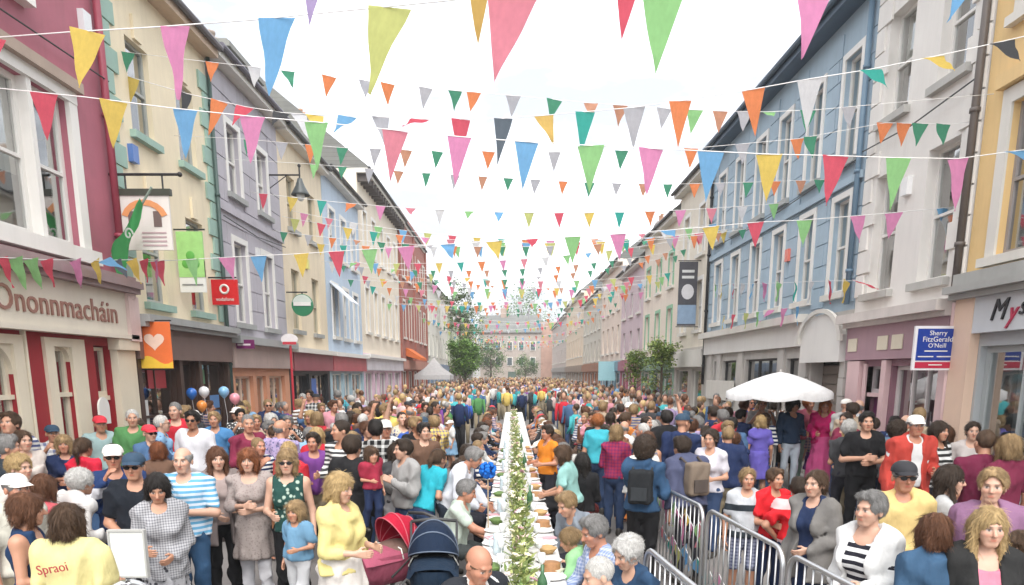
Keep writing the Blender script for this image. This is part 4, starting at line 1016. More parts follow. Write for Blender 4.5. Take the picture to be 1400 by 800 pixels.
q = onZ(528, 699, 1.1); pram('bright red hooded pram with pink lining next to navy pram', (q.x-.04, q.y+.12, 0), -.75, (.46, .012, .04), (.6, .12, .16), (.20, .12, .10), (.42, .10, .16), 125)

# ------------------------------------------------------------------ balloons and pompom
def balloon(label, x, y, Y, r, col):
    p = onLine(x, y, (-10, Y), (10, Y)); t = thing('balloon', label, 'balloon', tuple(p), group='balloons by the brown shopfront')
    mb = MB(); mb.lathe([(0, r*1.1), (r*.5, r*.97), (r*.87, r*.6), (r, .1*r), (r*.86, -.45*r), (r*.5, -.9*r), (r*.12, -1.18*r), (.1*r, -1.26*r), (.0, -1.26*r)], tuple(p), 16); mb.build('skin', plain(col, .22, coat=.4), t, True)
    mb = MB(); mb.tube([p+Vector((0, 0, -1.25*r)), p+Vector((.03, .02, -1.25*r-.35)), p+Vector((-.02, 0, -1.25*r-.8))], .004, 4); mb.build('ribbon', plain((.7, .7, .7), .5), t)
for lab, x, y, c in (('deep blue balloon hovering before the brown shop, beside white one', 262, 538, (.03, .16, .55)), ('white balloon between the blue and orange balloons', 279, 536, (.75, .74, .75)), ('orange balloon under the white one by the brown shop', 276, 555, (.85, .30, .06)), ('sky blue balloon in the second bunch near terracotta shopfront', 306, 536, (.22, .45, .68)), ('pink balloon nearest to the terracotta shopfront', 321, 545, (.75, .3, .36))):
    balloon(lab, x, y, 14.3, .10, c)
q = onZ(667, 643, 1.38); mb = MB(); rp_ = random.Random(2)
for k in range(70):
    d = Vector((rp_.gauss(0, 1), rp_.gauss(0, 1), rp_.gauss(0, 1))).normalized(); mb.ball(q+d*.075, .022, 6, 4)
tag(mb.build('paper_pompom', cloth((.015, .16, .62)), None, True), 'bright blue paper pompom on a stick at the long table', 'pompom')
mb = MB(); mb.tube([q-Vector((0, 0, .07)), (q.x, q.y, TABLE_Z)], .008, 6); st = mb.build('stick', plain((.4, .3, .2), .6)); st.parent = bpy.data.objects['paper_pompom']

# ------------------------------------------------------------------ trees
def tree(label, x, y, h, r, zc, nl, c0, c1, key, seed, squash=1.0):
    rg = random.Random(seed); t = thing('street_tree', label, 'tree', (x, y, 0)); base = Vector((x, y, 0))
    tips = []; mb = MB(); top = base+Vector((rg.uniform(-.1, .1), rg.uniform(-.1, .1), zc))
    mb.tube([base, base+(top-base)*.5+Vector((rg.uniform(-.05, .05)*r, 0, 0)), top], [.05*r+.06, .04*r+.04, .02*r+.02], 8)
    for k in range(11):
        s_ = base+(top-base)*rg.uniform(.5, 1); a = rg.random()*6.28; e = s_+Vector((math.cos(a)*r*rg.uniform(.4, .9), math.sin(a)*r*rg.uniform(.4, .9), rg.uniform(.1, .8)*r*squash))
        mb.tube([s_, (s_+e)/2+Vector((0, 0, -.06*r)), e], [.025*r+.01, .018*r+.008, .006], 6); tips.append(e)
    mb.build('trunk', plain((.10, .075, .055), .9, bump=.4), t)
    mb = MB(); cl = []
    for k in range(34):
        d = Vector((rg.gauss(0, 1), rg.gauss(0, 1), rg.gauss(0, 1))).normalized()*rg.random()**.4; cl.append((Vector((x, y, zc+.12*r))+Vector((d.x*r, d.y*r, d.z*(h-zc)*squash)), r*rg.uniform(.2, .38)))
    cl += [(e, r*.28) for e in tips]
    for k in range(nl):
        c, cr = rg.choice(cl); p = c+Vector((rg.gauss(0, .6), rg.gauss(0, .6), rg.gauss(0, .5)))*cr
        d = Vector((rg.uniform(-1, 1), rg.uniform(-1, 1), rg.uniform(-.8, .6))).normalized(); L_ = rg.uniform(.6, 1.2)*(.07+.022*r)*(1.9 if y > 50 else 1.25); sd = d.cross(Vector((rg.random()-.5, rg.random()-.5, 1))).normalized()*L_*.36
        mb.poly([p, p+d*L_*.5+sd, p+d*L_, p+d*L_*.5-sd])
    mb.build('crown', leafmat(c0+(1,), c1+(1,), key), t)
G0, G1 = (.035, .11, .015), (.12, .23, .04)
tree('low bright green tree beside the white gazebo', -3.7, 58, 5.0, 1.15, 3.5, 6500, (.06, .17, .02), (.20, .34, .06), 'tree4', 5)
tree('tall thin tree against the plain white house', -4.6, 66, 10.4, 1.2, 8.0, 3500, (.06, .12, .03), (.17, .24, .08), 'tree2', 6)
tree('loose tree deep in the street before the grey green house', -4.8, 80, 9.5, 2.1, 6.0, 3200, G0, G1, 'tree', 16)
tree('small round street tree outside the narrow cream house', 5.75, 28.6, 3.6, .62, 3.0, 3200, (.11, .20, .03), (.30, .36, .09), 'tree3', 7)
tree('small street tree behind the round one, by green trimmed house', 5.6, 33.5, 3.4, .55, 2.8, 2400, (.11, .20, .03), (.30, .36, .09), 'tree3', 8)
tree('bushy tree left of the building that ends the street', -3.2, 112, 8.5, 2.6, 5.0, 4000, G0, G1, 'tree', 19)
tree('dark low tree before the end building, right of centre', 2.0, 118, 5.5, 2.0, 3.4, 3000, G0, G1, 'tree', 20)
tree('broad tree rising behind the building at the end of the street', 2.5, 150, 19, 6, 12, 3500, G0, G1, 'tree', 11)

# ================================================================== BUNTING
FC = dict(Y=(.85, .62, .10), P=(.80, .27, .52), B=(.16, .45, .78), G=(.30, .66, .24), R=(.78, .07, .13), O=(.86, .24, .06), T=(.0, .42, .34), W=(.74, .74, .76), A=(.50, .50, .54), D=(.03, .30, .16), K=(.03, .035, .045), L=(.62, .66, .20), C=(.80, .24, .32), S=(.10, .14, .18), M=(.66, .42, .08), N=(.62, .28, .16), V=(.45, .34, .62))
def flag_mesh(kind, seed):
    rg = random.Random(seed); n = 7; v = []; f = []
    for i in range(n+1):
        z = -i/n; half = .5*(1-i/n)
        for j in range(4):
            u = -1+2*j/3; x = half*u; yv = .0
            if kind == 'straight': yv = .06*math.sin(i*.9+seed)*i/n*u+.03*math.sin(i*1.3+seed)
            xx, zz = x, z
            if kind == 'flap':                       # lower half folded up and back
                t = max(0, i/n-.32); zz = z+1.25*t*t+.25*t; yv = .55*t*(1+.3*u); xx = x+.25*t
            if kind == 'twist':
                a = .9*(i/n)*(1 if seed % 2 else -1); xx, yv = x*math.cos(a)+.14*(i/n), x*math.sin(a)+.1*math.sin(i*.8)
            if kind == 'swing': xx = x+.20*(i/n)**1.5*(1 if seed % 2 else -1); yv = .16*(i/n)+.06*u*math.sin(i)
            v.append((xx, yv, zz))
    for i in range(n):
        for j in range(3): f.append((i*4+j, i*4+j+1, (i+1)*4+j+1, (i+1)*4+j))
    return me_from('pennant', v, f, True)
FLAGM = {'s': [flag_mesh('straight', k) for k in range(5)], 'f': [flag_mesh('flap', k) for k in range(3)], 't': [flag_mesh('twist', k) for k in range(3)], 'w': [flag_mesh('swing', k) for k in range(4)]}
CORD = plain((.78, .77, .76), .7); rf_ = random.Random(77)
def hang(root, p, d, w, h, col, kind):
    fl = kind == 'f'; kind = 's' if fl and rf_.random() < .5 else ('w' if fl else kind); me = rf_.choice(FLAGM[kind]); az = math.atan2(d.y, d.x)+rf_.uniform(-.22, .22)
    sl = math.atan2(d.z, math.hypot(d.x, d.y))
    o = link('pennant', me, flagmat(FC[col]), root, tuple(p-org(root)), (rf_.uniform(-.16, .16) if not fl else rf_.choice((-1, 1))*rf_.uniform(.85, 1.2), -sl+rf_.uniform(-.05, .05), az), (w*rf_.uniform(.93, 1.07), w, h*rf_.uniform(.93, 1.07)))
    return o
def bunting(label, p0, p1, poly, flags, w, h, r=.006, ends=True):
    pts = [onLine(x, y, p0, p1) for x, y in poly]
    if ends:
        s0 = (pts[1]-pts[0]); a = Vector((p0[0], p0[1], 0)); k = (a-pts[0]).to_2d().length/max(1e-6, s0.to_2d().length); s1 = pts[-1]-pts[-2]
        if (pts[0].x-p0[0]) > .05: pts.insert(0, Vector((p0[0], p0[1], pts[0].z-s0.z*k*.8)))
        bq = Vector((p1[0], p1[1], 0)); k = (bq-pts[-1]).to_2d().length/max(1e-6, s1.to_2d().length)
        if (p1[0]-pts[-1].x) > .05: pts.append(Vector((p1[0], p1[1], pts[-1].z+s1.z*min(k, 6)*.8)))
    t = thing('bunting', label, 'bunting', tuple(pts[0]), group='pennant strings across the street')
    mb = MB(); mb.tube(pts, r, 5); mb.build('cord', CORD, t, True)
    xs = [p[0] for p in poly]
    for fl in flags:
        x, col = fl[0], fl[1]; kind = fl[2] if len(fl) > 2 else 's'; sw = fl[3] if len(fl) > 3 else 1.0
        y = float(np.interp(x, xs, [p[1] for p in poly])); p = onLine(x, y, p0, p1); p2 = onLine(x+3, float(np.interp(x+3, xs, [p[1] for p in poly])), p0, p1)
        dd = p2-p; dd.y *= .35; hang(t, p, dd, w*sw, h*sw, col, kind)
    return t
bunting('nearest string of very large pennants slanting up toward top right', (-6.4, 8.7), (5.5, 1.05), [(-60, 53), (0, 51), (94, 44), (216, 37), (350, 27), (440, 18), (532, 9), (620, 0), (703, -18), (910, -46), (1127, -95), (1365, -141)],
        [(-8, 'R'), (120, 'Y'), (238, 'P'), (378, 'B'), (532, 'L'), (703, 'C'), (910, 'G'), (1127, 'P'), (1365, 'B')], .30, .50, .005)
bunting('high string whose lilac, mustard and crimson tips hang at the top edge', (-6.4, 6.0), (6.5, 3.4), [(200, -85), (435, -100), (655, -95), (866, -92), (1100, -100)], [(435, 'V'), (655, 'M'), (866, 'R')], .25, .54, .005)
bunting('straight string of big evenly spaced pennants from pub window to yellow house', (-6.4, 9.2), (6.5, 9.2), [(0, 121), (118, 133), (236, 148), (350, 160), (432, 167), (540, 178), (628, 187), (720, 194), (808, 199), (890, 203), (972, 207), (1052, 211), (1143, 213), (1228, 216), (1310, 217), (1400, 205)],
        [(60, 'R'), (155, 'Y'), (253, 'B'), (345, 'P'), (432, 'G'), (540, 'C'), (628, 'P'), (720, 'B'), (808, 'G'), (890, 'P'), (972, 'B'), (1052, 'Y'), (1143, 'R'), (1228, 'G'), (1310, 'P', 'w'), (1388, 'B', 'f')], .30, .54)
bunting('windblown string with dark and bright pennants flapping in the middle', (-6.4, 13.6), (6.5, 8.6), [(60, 72), (103, 84), (140, 95), (180, 106), (255, 128), (335, 146), (385, 154), (430, 157), (475, 159), (520, 160), (575, 163), (630, 163), (688, 162), (743, 158), (800, 153), (867, 147), (930, 138), (1030, 122), (1107, 108), (1190, 95), (1275, 78), (1370, 57), (1400, 50)],
        [(103, 'R', 'w', .8), (140, 'K', 't'), (180, 'Y', 't'), (255, 'K', 't', .7), (300, 'O'), (335, 'R', 'f'), (385, 'K', 'f'), (408, 'W', 'f'), (430, 'Y', 'f'), (475, 'B', 'f'), (520, 'A', 'f'), (575, 'R', 'f'), (630, 'R', 'w'), (688, 'S', 'w'), (743, 'M', 'f'), (800, 'T'), (867, 'A'), (930, 'O'), (1030, 'O'), (1107, 'W'), (1190, 'T', 'f'), (1275, 'Y', 'f'), (1370, 'K', 'f')], .27, .56)
bunting('upper string of small green, white and orange pennants', (-6.4, 13.4), (6.5, 10.8), [(160, 70), (253, 81), (350, 92), (450, 104), (530, 114), (622, 124), (702, 131), (758, 136), (808, 141), (905, 148), (985, 152), (1050, 153), (1120, 150), (1250, 138)],
        [(175, 'D'), (290, 'O'), (347, 'W', 't'), (393, 'D', 'f'), (450, 'O'), (500, 'A', 'f'), (530, 'O', 'w'), (582, 'A'), (622, 'D', 't'), (648, 'O'), (702, 'A'), (758, 'D'), (808, 'N', 'f'), (848, 'N', 't'), (908, 'A'), (950, 'G'), (985, 'N'), (1018, 'A'), (1050, 'G', 'f'), (1105, 'D'), (1160, 'A')], .23, .30, .004)
bunting('second string of small tricolour pennants, sloping up to off white house', (-6.4, 15.0), (6.5, 11.5), [(330, 190), (468, 202), (600, 207), (760, 208), (850, 206), (945, 203), (1090, 190), (1210, 168), (1300, 170), (1400, 158)],
        [(340, 'D'), (385, 'A'), (425, 'O'), (468, 'D'), (513, 'A'), (555, 'N'), (598, 'D'), (668, 'O'), (758, 'A'), (850, 'D'), (945, 'O'), (1015, 'A'), (1090, 'O', 'w'), (1108, 'D', 't'), (1210, 'O'), (1236, 'O', 't'), (1258, 'D'), (1290, 'D', 't')], .22, .30, .004)
bunting('third string of small tricolour pennants between lilac and blue houses', (-6.4, 17.0), (6.5, 15.5), [(420, 224), (505, 231), (600, 238), (700, 244), (806, 250), (913, 252), (1000, 250), (1120, 246)],
        [(430, 'G'), (468, 'D'), (505, 'A'), (545, 'N'), (583, 'D'), (622, 'A'), (660, 'N'), (695, 'D'), (732, 'A'), (770, 'O'), (806, 'D'), (843, 'A'), (880, 'N'), (913, 'D'), (950, 'O'), (985, 'A'), (1023, 'D', 'w'), (1060, 'O'), (1095, 'N'), (1120, 'D')], .21, .28, .004)
bunting('string of big pastel pennants low across from cream house to yellow house', (-6.4, 13.2), (6.5, 12.4), [(200, 358), (310, 352), (412, 347), (500, 341), (610, 334), (728, 327), (845, 320), (912, 315), (972, 310), (1033, 304), (1100, 301), (1173, 295), (1222, 291), (1293, 284), (1360, 277)],
        [(215, 'R', 'w'), (262, 'G'), (310, 'P', 'w'), (353, 'B'), (412, 'Y'), (460, 'R'), (505, 'G'), (555, 'P'), (612, 'B', 'f'), (675, 'Y', 'f'), (728, 'R', 'f', .8), (783, 'G'), (845, 'P'), (912, 'B', 'f'), (972, 'Y'), (1033, 'R'), (1100, 'G'), (1173, 'P'), (1222, 'P', 'w'), (1293, 'B'), (1360, 'Y')], .27, .40)
bunting('string of pennants along the pub shopfront just above its lettering', (-6.08, 6.0), (-5.95, 14.5), [(-60, 345), (0, 352), (60, 355), (130, 356), (190, 355), (240, 356)], [(-20, 'P'), (4, 'R'), (20, 'G'), (42, 'G', 'w'), (63, 'R'), (103, 'P', 'w'), (130, 'Y'), (142, 'B', 'f'), (160, 'S', 't', .8), (180, 'Y'), (196, 'R'), (214, 'P', 'w')], .27, .36, .004, ends=False)
bunting('string of pennants along the front of the blue house under its windows', (6.25, 25.5), (6.15, 13.0), [(975, 389), (1060, 387), (1135, 384), (1175, 384)], [(978, 'G'), (987, 'Y'), (1003, 'R'), (1016, 'W'), (1030, 'B'), (1046, 'P'), (1065, 'G'), (1086, 'T', 't'), (1110, 'W'), (1135, 'R'), (1157, 'Y'), (1170, 'R', 'f')], .34, .42, .004, ends=False)
bunting('lower string of pennants on the blue house, just over the white fascia', (6.2, 25.0), (6.2, 16.2), [(985, 432), (1040, 426), (1085, 420), (1110, 416)], [(990, 'Y'), (1003, 'R'), (1020, 'L'), (1036, 'G'), (1055, 'P', 'f'), (1072, 'P'), (1090, 'B')], .32, .40, .004, ends=False)
# the strings farther down the street: each hangs between the houses at its own distance
HOUSE_L = [(17.05, 'cream house'), (21.75, 'lilac house'), (26.6, 'butter cream house'), (32.7, 'pale blue house'), (43.8, 'bracketed house'), (57.4, 'brick house'), (76, 'plain white house'), (200, 'grey green house')]
HOUSE_R = [(14.74, 'off white house'), (25.7, 'blue house'), (30.6, 'narrow cream house'), (38.4, 'green trimmed house'), (46, 'mauve house'), (56, 'pale beige house'), (70, 'stone grey house'), (200, 'light tan house')]
def at_house(tab, y): return next(n for e, n in tab if y < e)
seen = set()
for i, Y in enumerate((19.0, 20.6, 22.6, 24.4, 27.6, 30.0, 33.2, 35.0, 40.0, 42.5, 48, 52, 60, 68, 80, 90, 102, 21.6, 25.8, 28.8, 31.5, 37.5, 45, 55, 64, 74, 85, 96)):
    tri = i % 3 == 1; z0 = (6.7, 6.1, 7.0, 6.4, 6.2)[i % 5]-(.35 if i > 16 else 0); z1 = (6.3, 6.9, 6.2, 6.8, 6.5)[(i*2) % 5]; sag = .35+.1*(i % 3)
    Y2 = Y+rf_.uniform(-1.5, 1.5); kindw = 'small tricolour' if tri else ('large mixed' if i % 2 else 'mixed pastel')
    la = '%s pennants strung from the %s to the %s' % (kindw, at_house(HOUSE_L, Y), at_house(HOUSE_R, Y2))
    base_ = la; k_ = 0
    while la in seen: la = base_+(', second string', ', third string', ', fourth string', ', fifth string', ', sixth string')[k_]; k_ += 1
    seen.add(la); n = 24; pts = []
    for k in range(n+1):
        u = k/n; pts.append(Vector((-6.4+12.9*u, Y+(Y2-Y)*u, z0+(z1-z0)*u-sag*4*u*(1-u))))
    t = thing('bunting', la, 'bunting', tuple(pts[0]), group='pennant strings across the street')
    mb = MB(); mb.tube(pts, .006, 4); mb.build('cord', CORD, t, True)
    cs = 'DAOND' if tri else 'RGPYBCTLWO'; nf = 20 if tri else 18
    for k in range(nf):
        u = (k+.5)/nf; q = u*n; a = int(q); p = pts[a]+(pts[a+1]-pts[a])*(q-a)
        hang(t, p, pts[a+1]-pts[a], .21 if tri else .25, .28 if tri else .36, cs[(k*3+i) % len(cs)] if not tri else cs[k % 5], rf_.choice('sssswft'))
# pennants and ribbons tied to the barriers
def tied(label, Pf, L_, seed, n, z0, z1):
    rg = random.Random(seed); a = Pf(0.05, z0, .03); t = thing('bunting', label, 'bunting', tuple(a), group='pennants tied to barriers')
    pts = [Pf(.05+(L_-.1)*k/12, z0+(z1-z0)*k/12-.06*math.sin(k*2.1), .03) for k in range(13)]; mb = MB(); mb.tube(pts, .004, 4); mb.build('cord', CORD, t)
    for k in range(n):
        u = (k+.5)/n*12; i = int(u); p = pts[i]+(pts[i+1]-pts[i])*(u-i); hang(t, p, pts[i+1]-pts[i], rg.uniform(.13, .18), rg.uniform(.2, .32), rg.choice('PGBYCTLP'), rg.choice('sw'))
tied('coloured pennants tied high on the farthest barrier', PA, LA, 1, 11, .98, .86); tied('second row of coloured pennants low on the farthest barrier', PA, LA, 2, 10, .6, .5)
tied('bright ribbons tied along the foot of the middle barrier', PB, LB, 3, 9, .5, .42); tied('pale pennants along the low barrier end', PD, LD, 5, 7, .8, .7)
# ================================================================== PEOPLE
# A figure is a signed distance field of joint-to-joint tapered limbs, skinned with surface nets, so a body is one continuous surface.
def surface_nets(fn, axes):
    xs, ys, zs = [np.asarray(a, float) for a in axes]
    K = 4
    def pad(a):
        r = (-(len(a)-1)) % K
        return np.concatenate([a, a[-1]+np.arange(1, r+1)*(a[-1]-a[-2])]) if r else a
    xs, ys, zs = pad(xs), pad(ys), pad(zs); nx, ny, nz = len(xs), len(ys), len(zs)
    bx, by, bz = (nx-1)//K, (ny-1)//K, (nz-1)//K
    def cen(a): return (a[:-1:K]+a[K::K])/2, (a[K::K]-a[:-1:K])/2
    cx, hx = cen(xs); cy, hy = cen(ys); cz, hz = cen(zs)
    C = np.stack(np.meshgrid(cx, cy, cz, indexing='ij'), -1).reshape(-1, 3)
    Hd = np.sqrt((hx**2)[:, None, None]+(hy**2)[None, :, None]+(hz**2)[None, None, :]).reshape(-1)
    C = C.astype(np.float32); d = fn(C); act = np.abs(d) < Hd*1.3+.012
    V = np.where(d < 0, -1.0, 1.0).astype(np.float32).reshape(bx, by, bz).repeat(K, 0).repeat(K, 1).repeat(K, 2)
    V = np.pad(V, ((0, 1), (0, 1), (0, 1)), mode='edge')
    M = np.zeros((nx, ny, nz), bool); I = np.argwhere(act.reshape(bx, by, bz))*K
    if len(I) == 0: return np.zeros((0, 3)), np.zeros((0, 4), int)
    g = np.stack(np.meshgrid(*[np.arange(K+1)]*3, indexing='ij'), -1).reshape(-1, 3)
    idx = (I[:, None, :]+g[None]).reshape(-1, 3); M[idx[:, 0], idx[:, 1], idx[:, 2]] = True
    i, j, k = np.nonzero(M); V[i, j, k] = fn(np.stack([xs[i], ys[j], zs[k]], -1).astype(np.float32))
    S = V < 0
    cnt = sum(S[a:nx-1+a, b:ny-1+b, c:nz-1+c].astype(np.int8) for a in (0, 1) for b in (0, 1) for c in (0, 1))
    ci, cj, ck = np.nonzero((cnt > 0) & (cnt < 8)); n = len(ci)
    acc = np.zeros((n, 3)); w = np.zeros(n)
    for ax in range(3):
        for p in (0, 1):
            for q in (0, 1):
                o0 = [0, 0, 0]; o0[(ax+1) % 3] = p; o0[(ax+2) % 3] = q; o1 = list(o0); o1[ax] = 1
                a = V[ci+o0[0], cj+o0[1], ck+o0[2]]; b = V[ci+o1[0], cj+o1[1], ck+o1[2]]
                m = (a < 0) != (b < 0); t = np.where(m, a/np.where(m, a-b, 1), 0)
                P0 = np.stack([xs[ci+o0[0]], ys[cj+o0[1]], zs[ck+o0[2]]], -1); P1 = np.stack([xs[ci+o1[0]], ys[cj+o1[1]], zs[ck+o1[2]]], -1)
                acc += np.where(m[:, None], P0+(P1-P0)*t[:, None], 0); w += m
    verts = acc/np.maximum(w, 1)[:, None]
    ID = np.full((nx-1, ny-1, nz-1), -1, np.int64); ID[ci, cj, ck] = np.arange(n)
    quads = []
    for ax in range(3):
        sl0 = [slice(1, -1)]*3; sl0[ax] = slice(0, -1); sl1 = [slice(1, -1)]*3; sl1[ax] = slice(1, None)
        a, b = S[tuple(sl0)], S[tuple(sl1)]; e = np.argwhere(a != b)
        if len(e) == 0: continue
        fl = a[e[:, 0], e[:, 1], e[:, 2]]; base = e+1; base[:, ax] -= 1
        u, v = (ax+1) % 3, (ax+2) % 3
        def cell(du, dv):
            c = base.copy(); c[:, u] -= du; c[:, v] -= dv; return ID[c[:, 0], c[:, 1], c[:, 2]]
        q = np.stack([cell(1, 1), cell(0, 1), cell(0, 0), cell(1, 0)], -1); q = np.where(fl[:, None], q, q[:, ::-1]); quads.append(q)
    Q = np.concatenate(quads); Q = Q[(Q >= 0).all(1)]
    return verts, Q
def np_mesh(name, v, q):
    me = bpy.data.meshes.new(name); me.vertices.add(len(v)); me.vertices.foreach_set('co', v.astype(np.float32).ravel())
    me.loops.add(q.size); me.loops.foreach_set('vertex_index', q.astype(np.int32).ravel())
    me.polygons.add(len(q)); me.polygons.foreach_set('loop_start', np.arange(0, q.size, 4, dtype=np.int32)); me.polygons.foreach_set('loop_total', np.full(len(q), 4, np.int32))
    me.polygons.foreach_set('use_smooth', np.ones(len(q), bool)); me.update(); return me
def smin(a, b, k):
    h = np.clip(.5+.5*(b-a)/k, 0, 1); return b+(a-b)*h-k*h*(1-h)
A_ = lambda *p: np.array(p, np.float32)
def rotm(ax, a):
    c, s = math.cos(a), math.sin(a)
    return np.array({'x': [[1, 0, 0], [0, c, -s], [0, s, c]], 'y': [[c, 0, s], [0, 1, 0], [-s, 0, c]], 'z': [[c, -s, 0], [s, c, 0], [0, 0, 1]]}[ax], np.float32)
class Prim:
    """tapered capsule a-b in an optional rotated, depth-squashed frame; bounding-culled"""
    def __init__(s, a, b, ra, rb, k=.03, R=None, o=None, sq=1.0, tag=''):
        s.a, s.b, s.ra, s.rb, s.k, s.R, s.o, s.sq, s.tag = np.asarray(a, np.float32), np.asarray(b, np.float32), float(ra), float(rb), k, R, None if o is None else np.asarray(o, np.float32), sq, tag
        s.sv = np.array([1, sq, 1], np.float32)
    def d(s, p, grow=0.0):
        if s.R is not None:
            p = (p-s.o) @ s.R; p = p*s.sv
        ab = s.b-s.a; L = float(ab @ ab); w = p-s.a
        t = np.clip((w @ ab)/max(L, 1e-9), 0, 1)
        w -= t[:, None]*ab
        return np.sqrt(np.einsum('ij,ij->i', w, w))-(s.ra+grow)-(s.rb-s.ra)*t
class Ell:
    def __init__(s, c, r, k=.02, R=None, o=None, tag='', neg=False):
        s.c, s.r, s.k, s.R, s.o, s.tag, s.neg = np.asarray(c, np.float32), np.asarray(r, np.float32), k, R, o, tag, neg
    def d(s, p, grow=0.0):
        if s.R is not None: p = (p-s.o) @ s.R
        q = (p-s.c)/s.r; l = np.sqrt(np.einsum('ij,ij->i', q, q)); q = q/s.r; g = np.sqrt(np.einsum('ij,ij->i', q, q))
        return l*(l-1)/np.maximum(g, 1e-9)-grow
def union(prims, p, grow=0.0):
    d = None
    for q in prims:
        e = q.d(p, grow)
        if d is None: d = e; continue
        d = -smin(-d, e, q.k) if getattr(q, 'neg', False) else smin(d, e, q.k)
    return d
def zone_axis(lo, hi, h, zones, hf):
    """coordinates with spacing h, hf inside the zones"""
    xs = [lo]; x = lo
    while x < hi:
        x += hf if any(a-hf <= x <= b+hf for a, b in zones) else h; xs.append(x)
    return np.array(xs)
ARMS = {  # (elbow, wrist) from the shoulder, in the torso frame; x points outward, -y forward
    'down': ((.055, .02, -.29), (.07, -.06, -.53)), 'back': ((.07, .08, -.27), (.0, .16, -.47)), 'cross': ((.075, -.05, -.27), (-.14, -.23, -.235)), 'cross2': ((.075, -.04, -.28), (-.12, -.20, -.29)),
    'fold': ((.07, -.0, -.28), (-.09, -.19, -.37)), 'hold': ((.06, -.02, -.28), (-.02, -.25, -.29)), 'chin': ((.03, -.13, -.24), (-.10, -.21, .01)),
    'reach': ((.03, -.2, -.19), (-.02, -.44, -.24)), 'far': ((.02, -.24, -.12), (-.02, -.5, -.14)), 'phone': ((.07, -.17, -.2), (-.03, -.32, .0)), 'up': ((.1, -.08, .22), (.06, -.14, .46)),
    'hip': ((.17, .06, -.23), (.03, -.06, -.40)), 'table': ((.09, -.13, -.24), (-.05, -.36, -.27)), 'carry': ((.06, -.06, -.28), (-.04, -.27, -.14))}
N_P = [0]
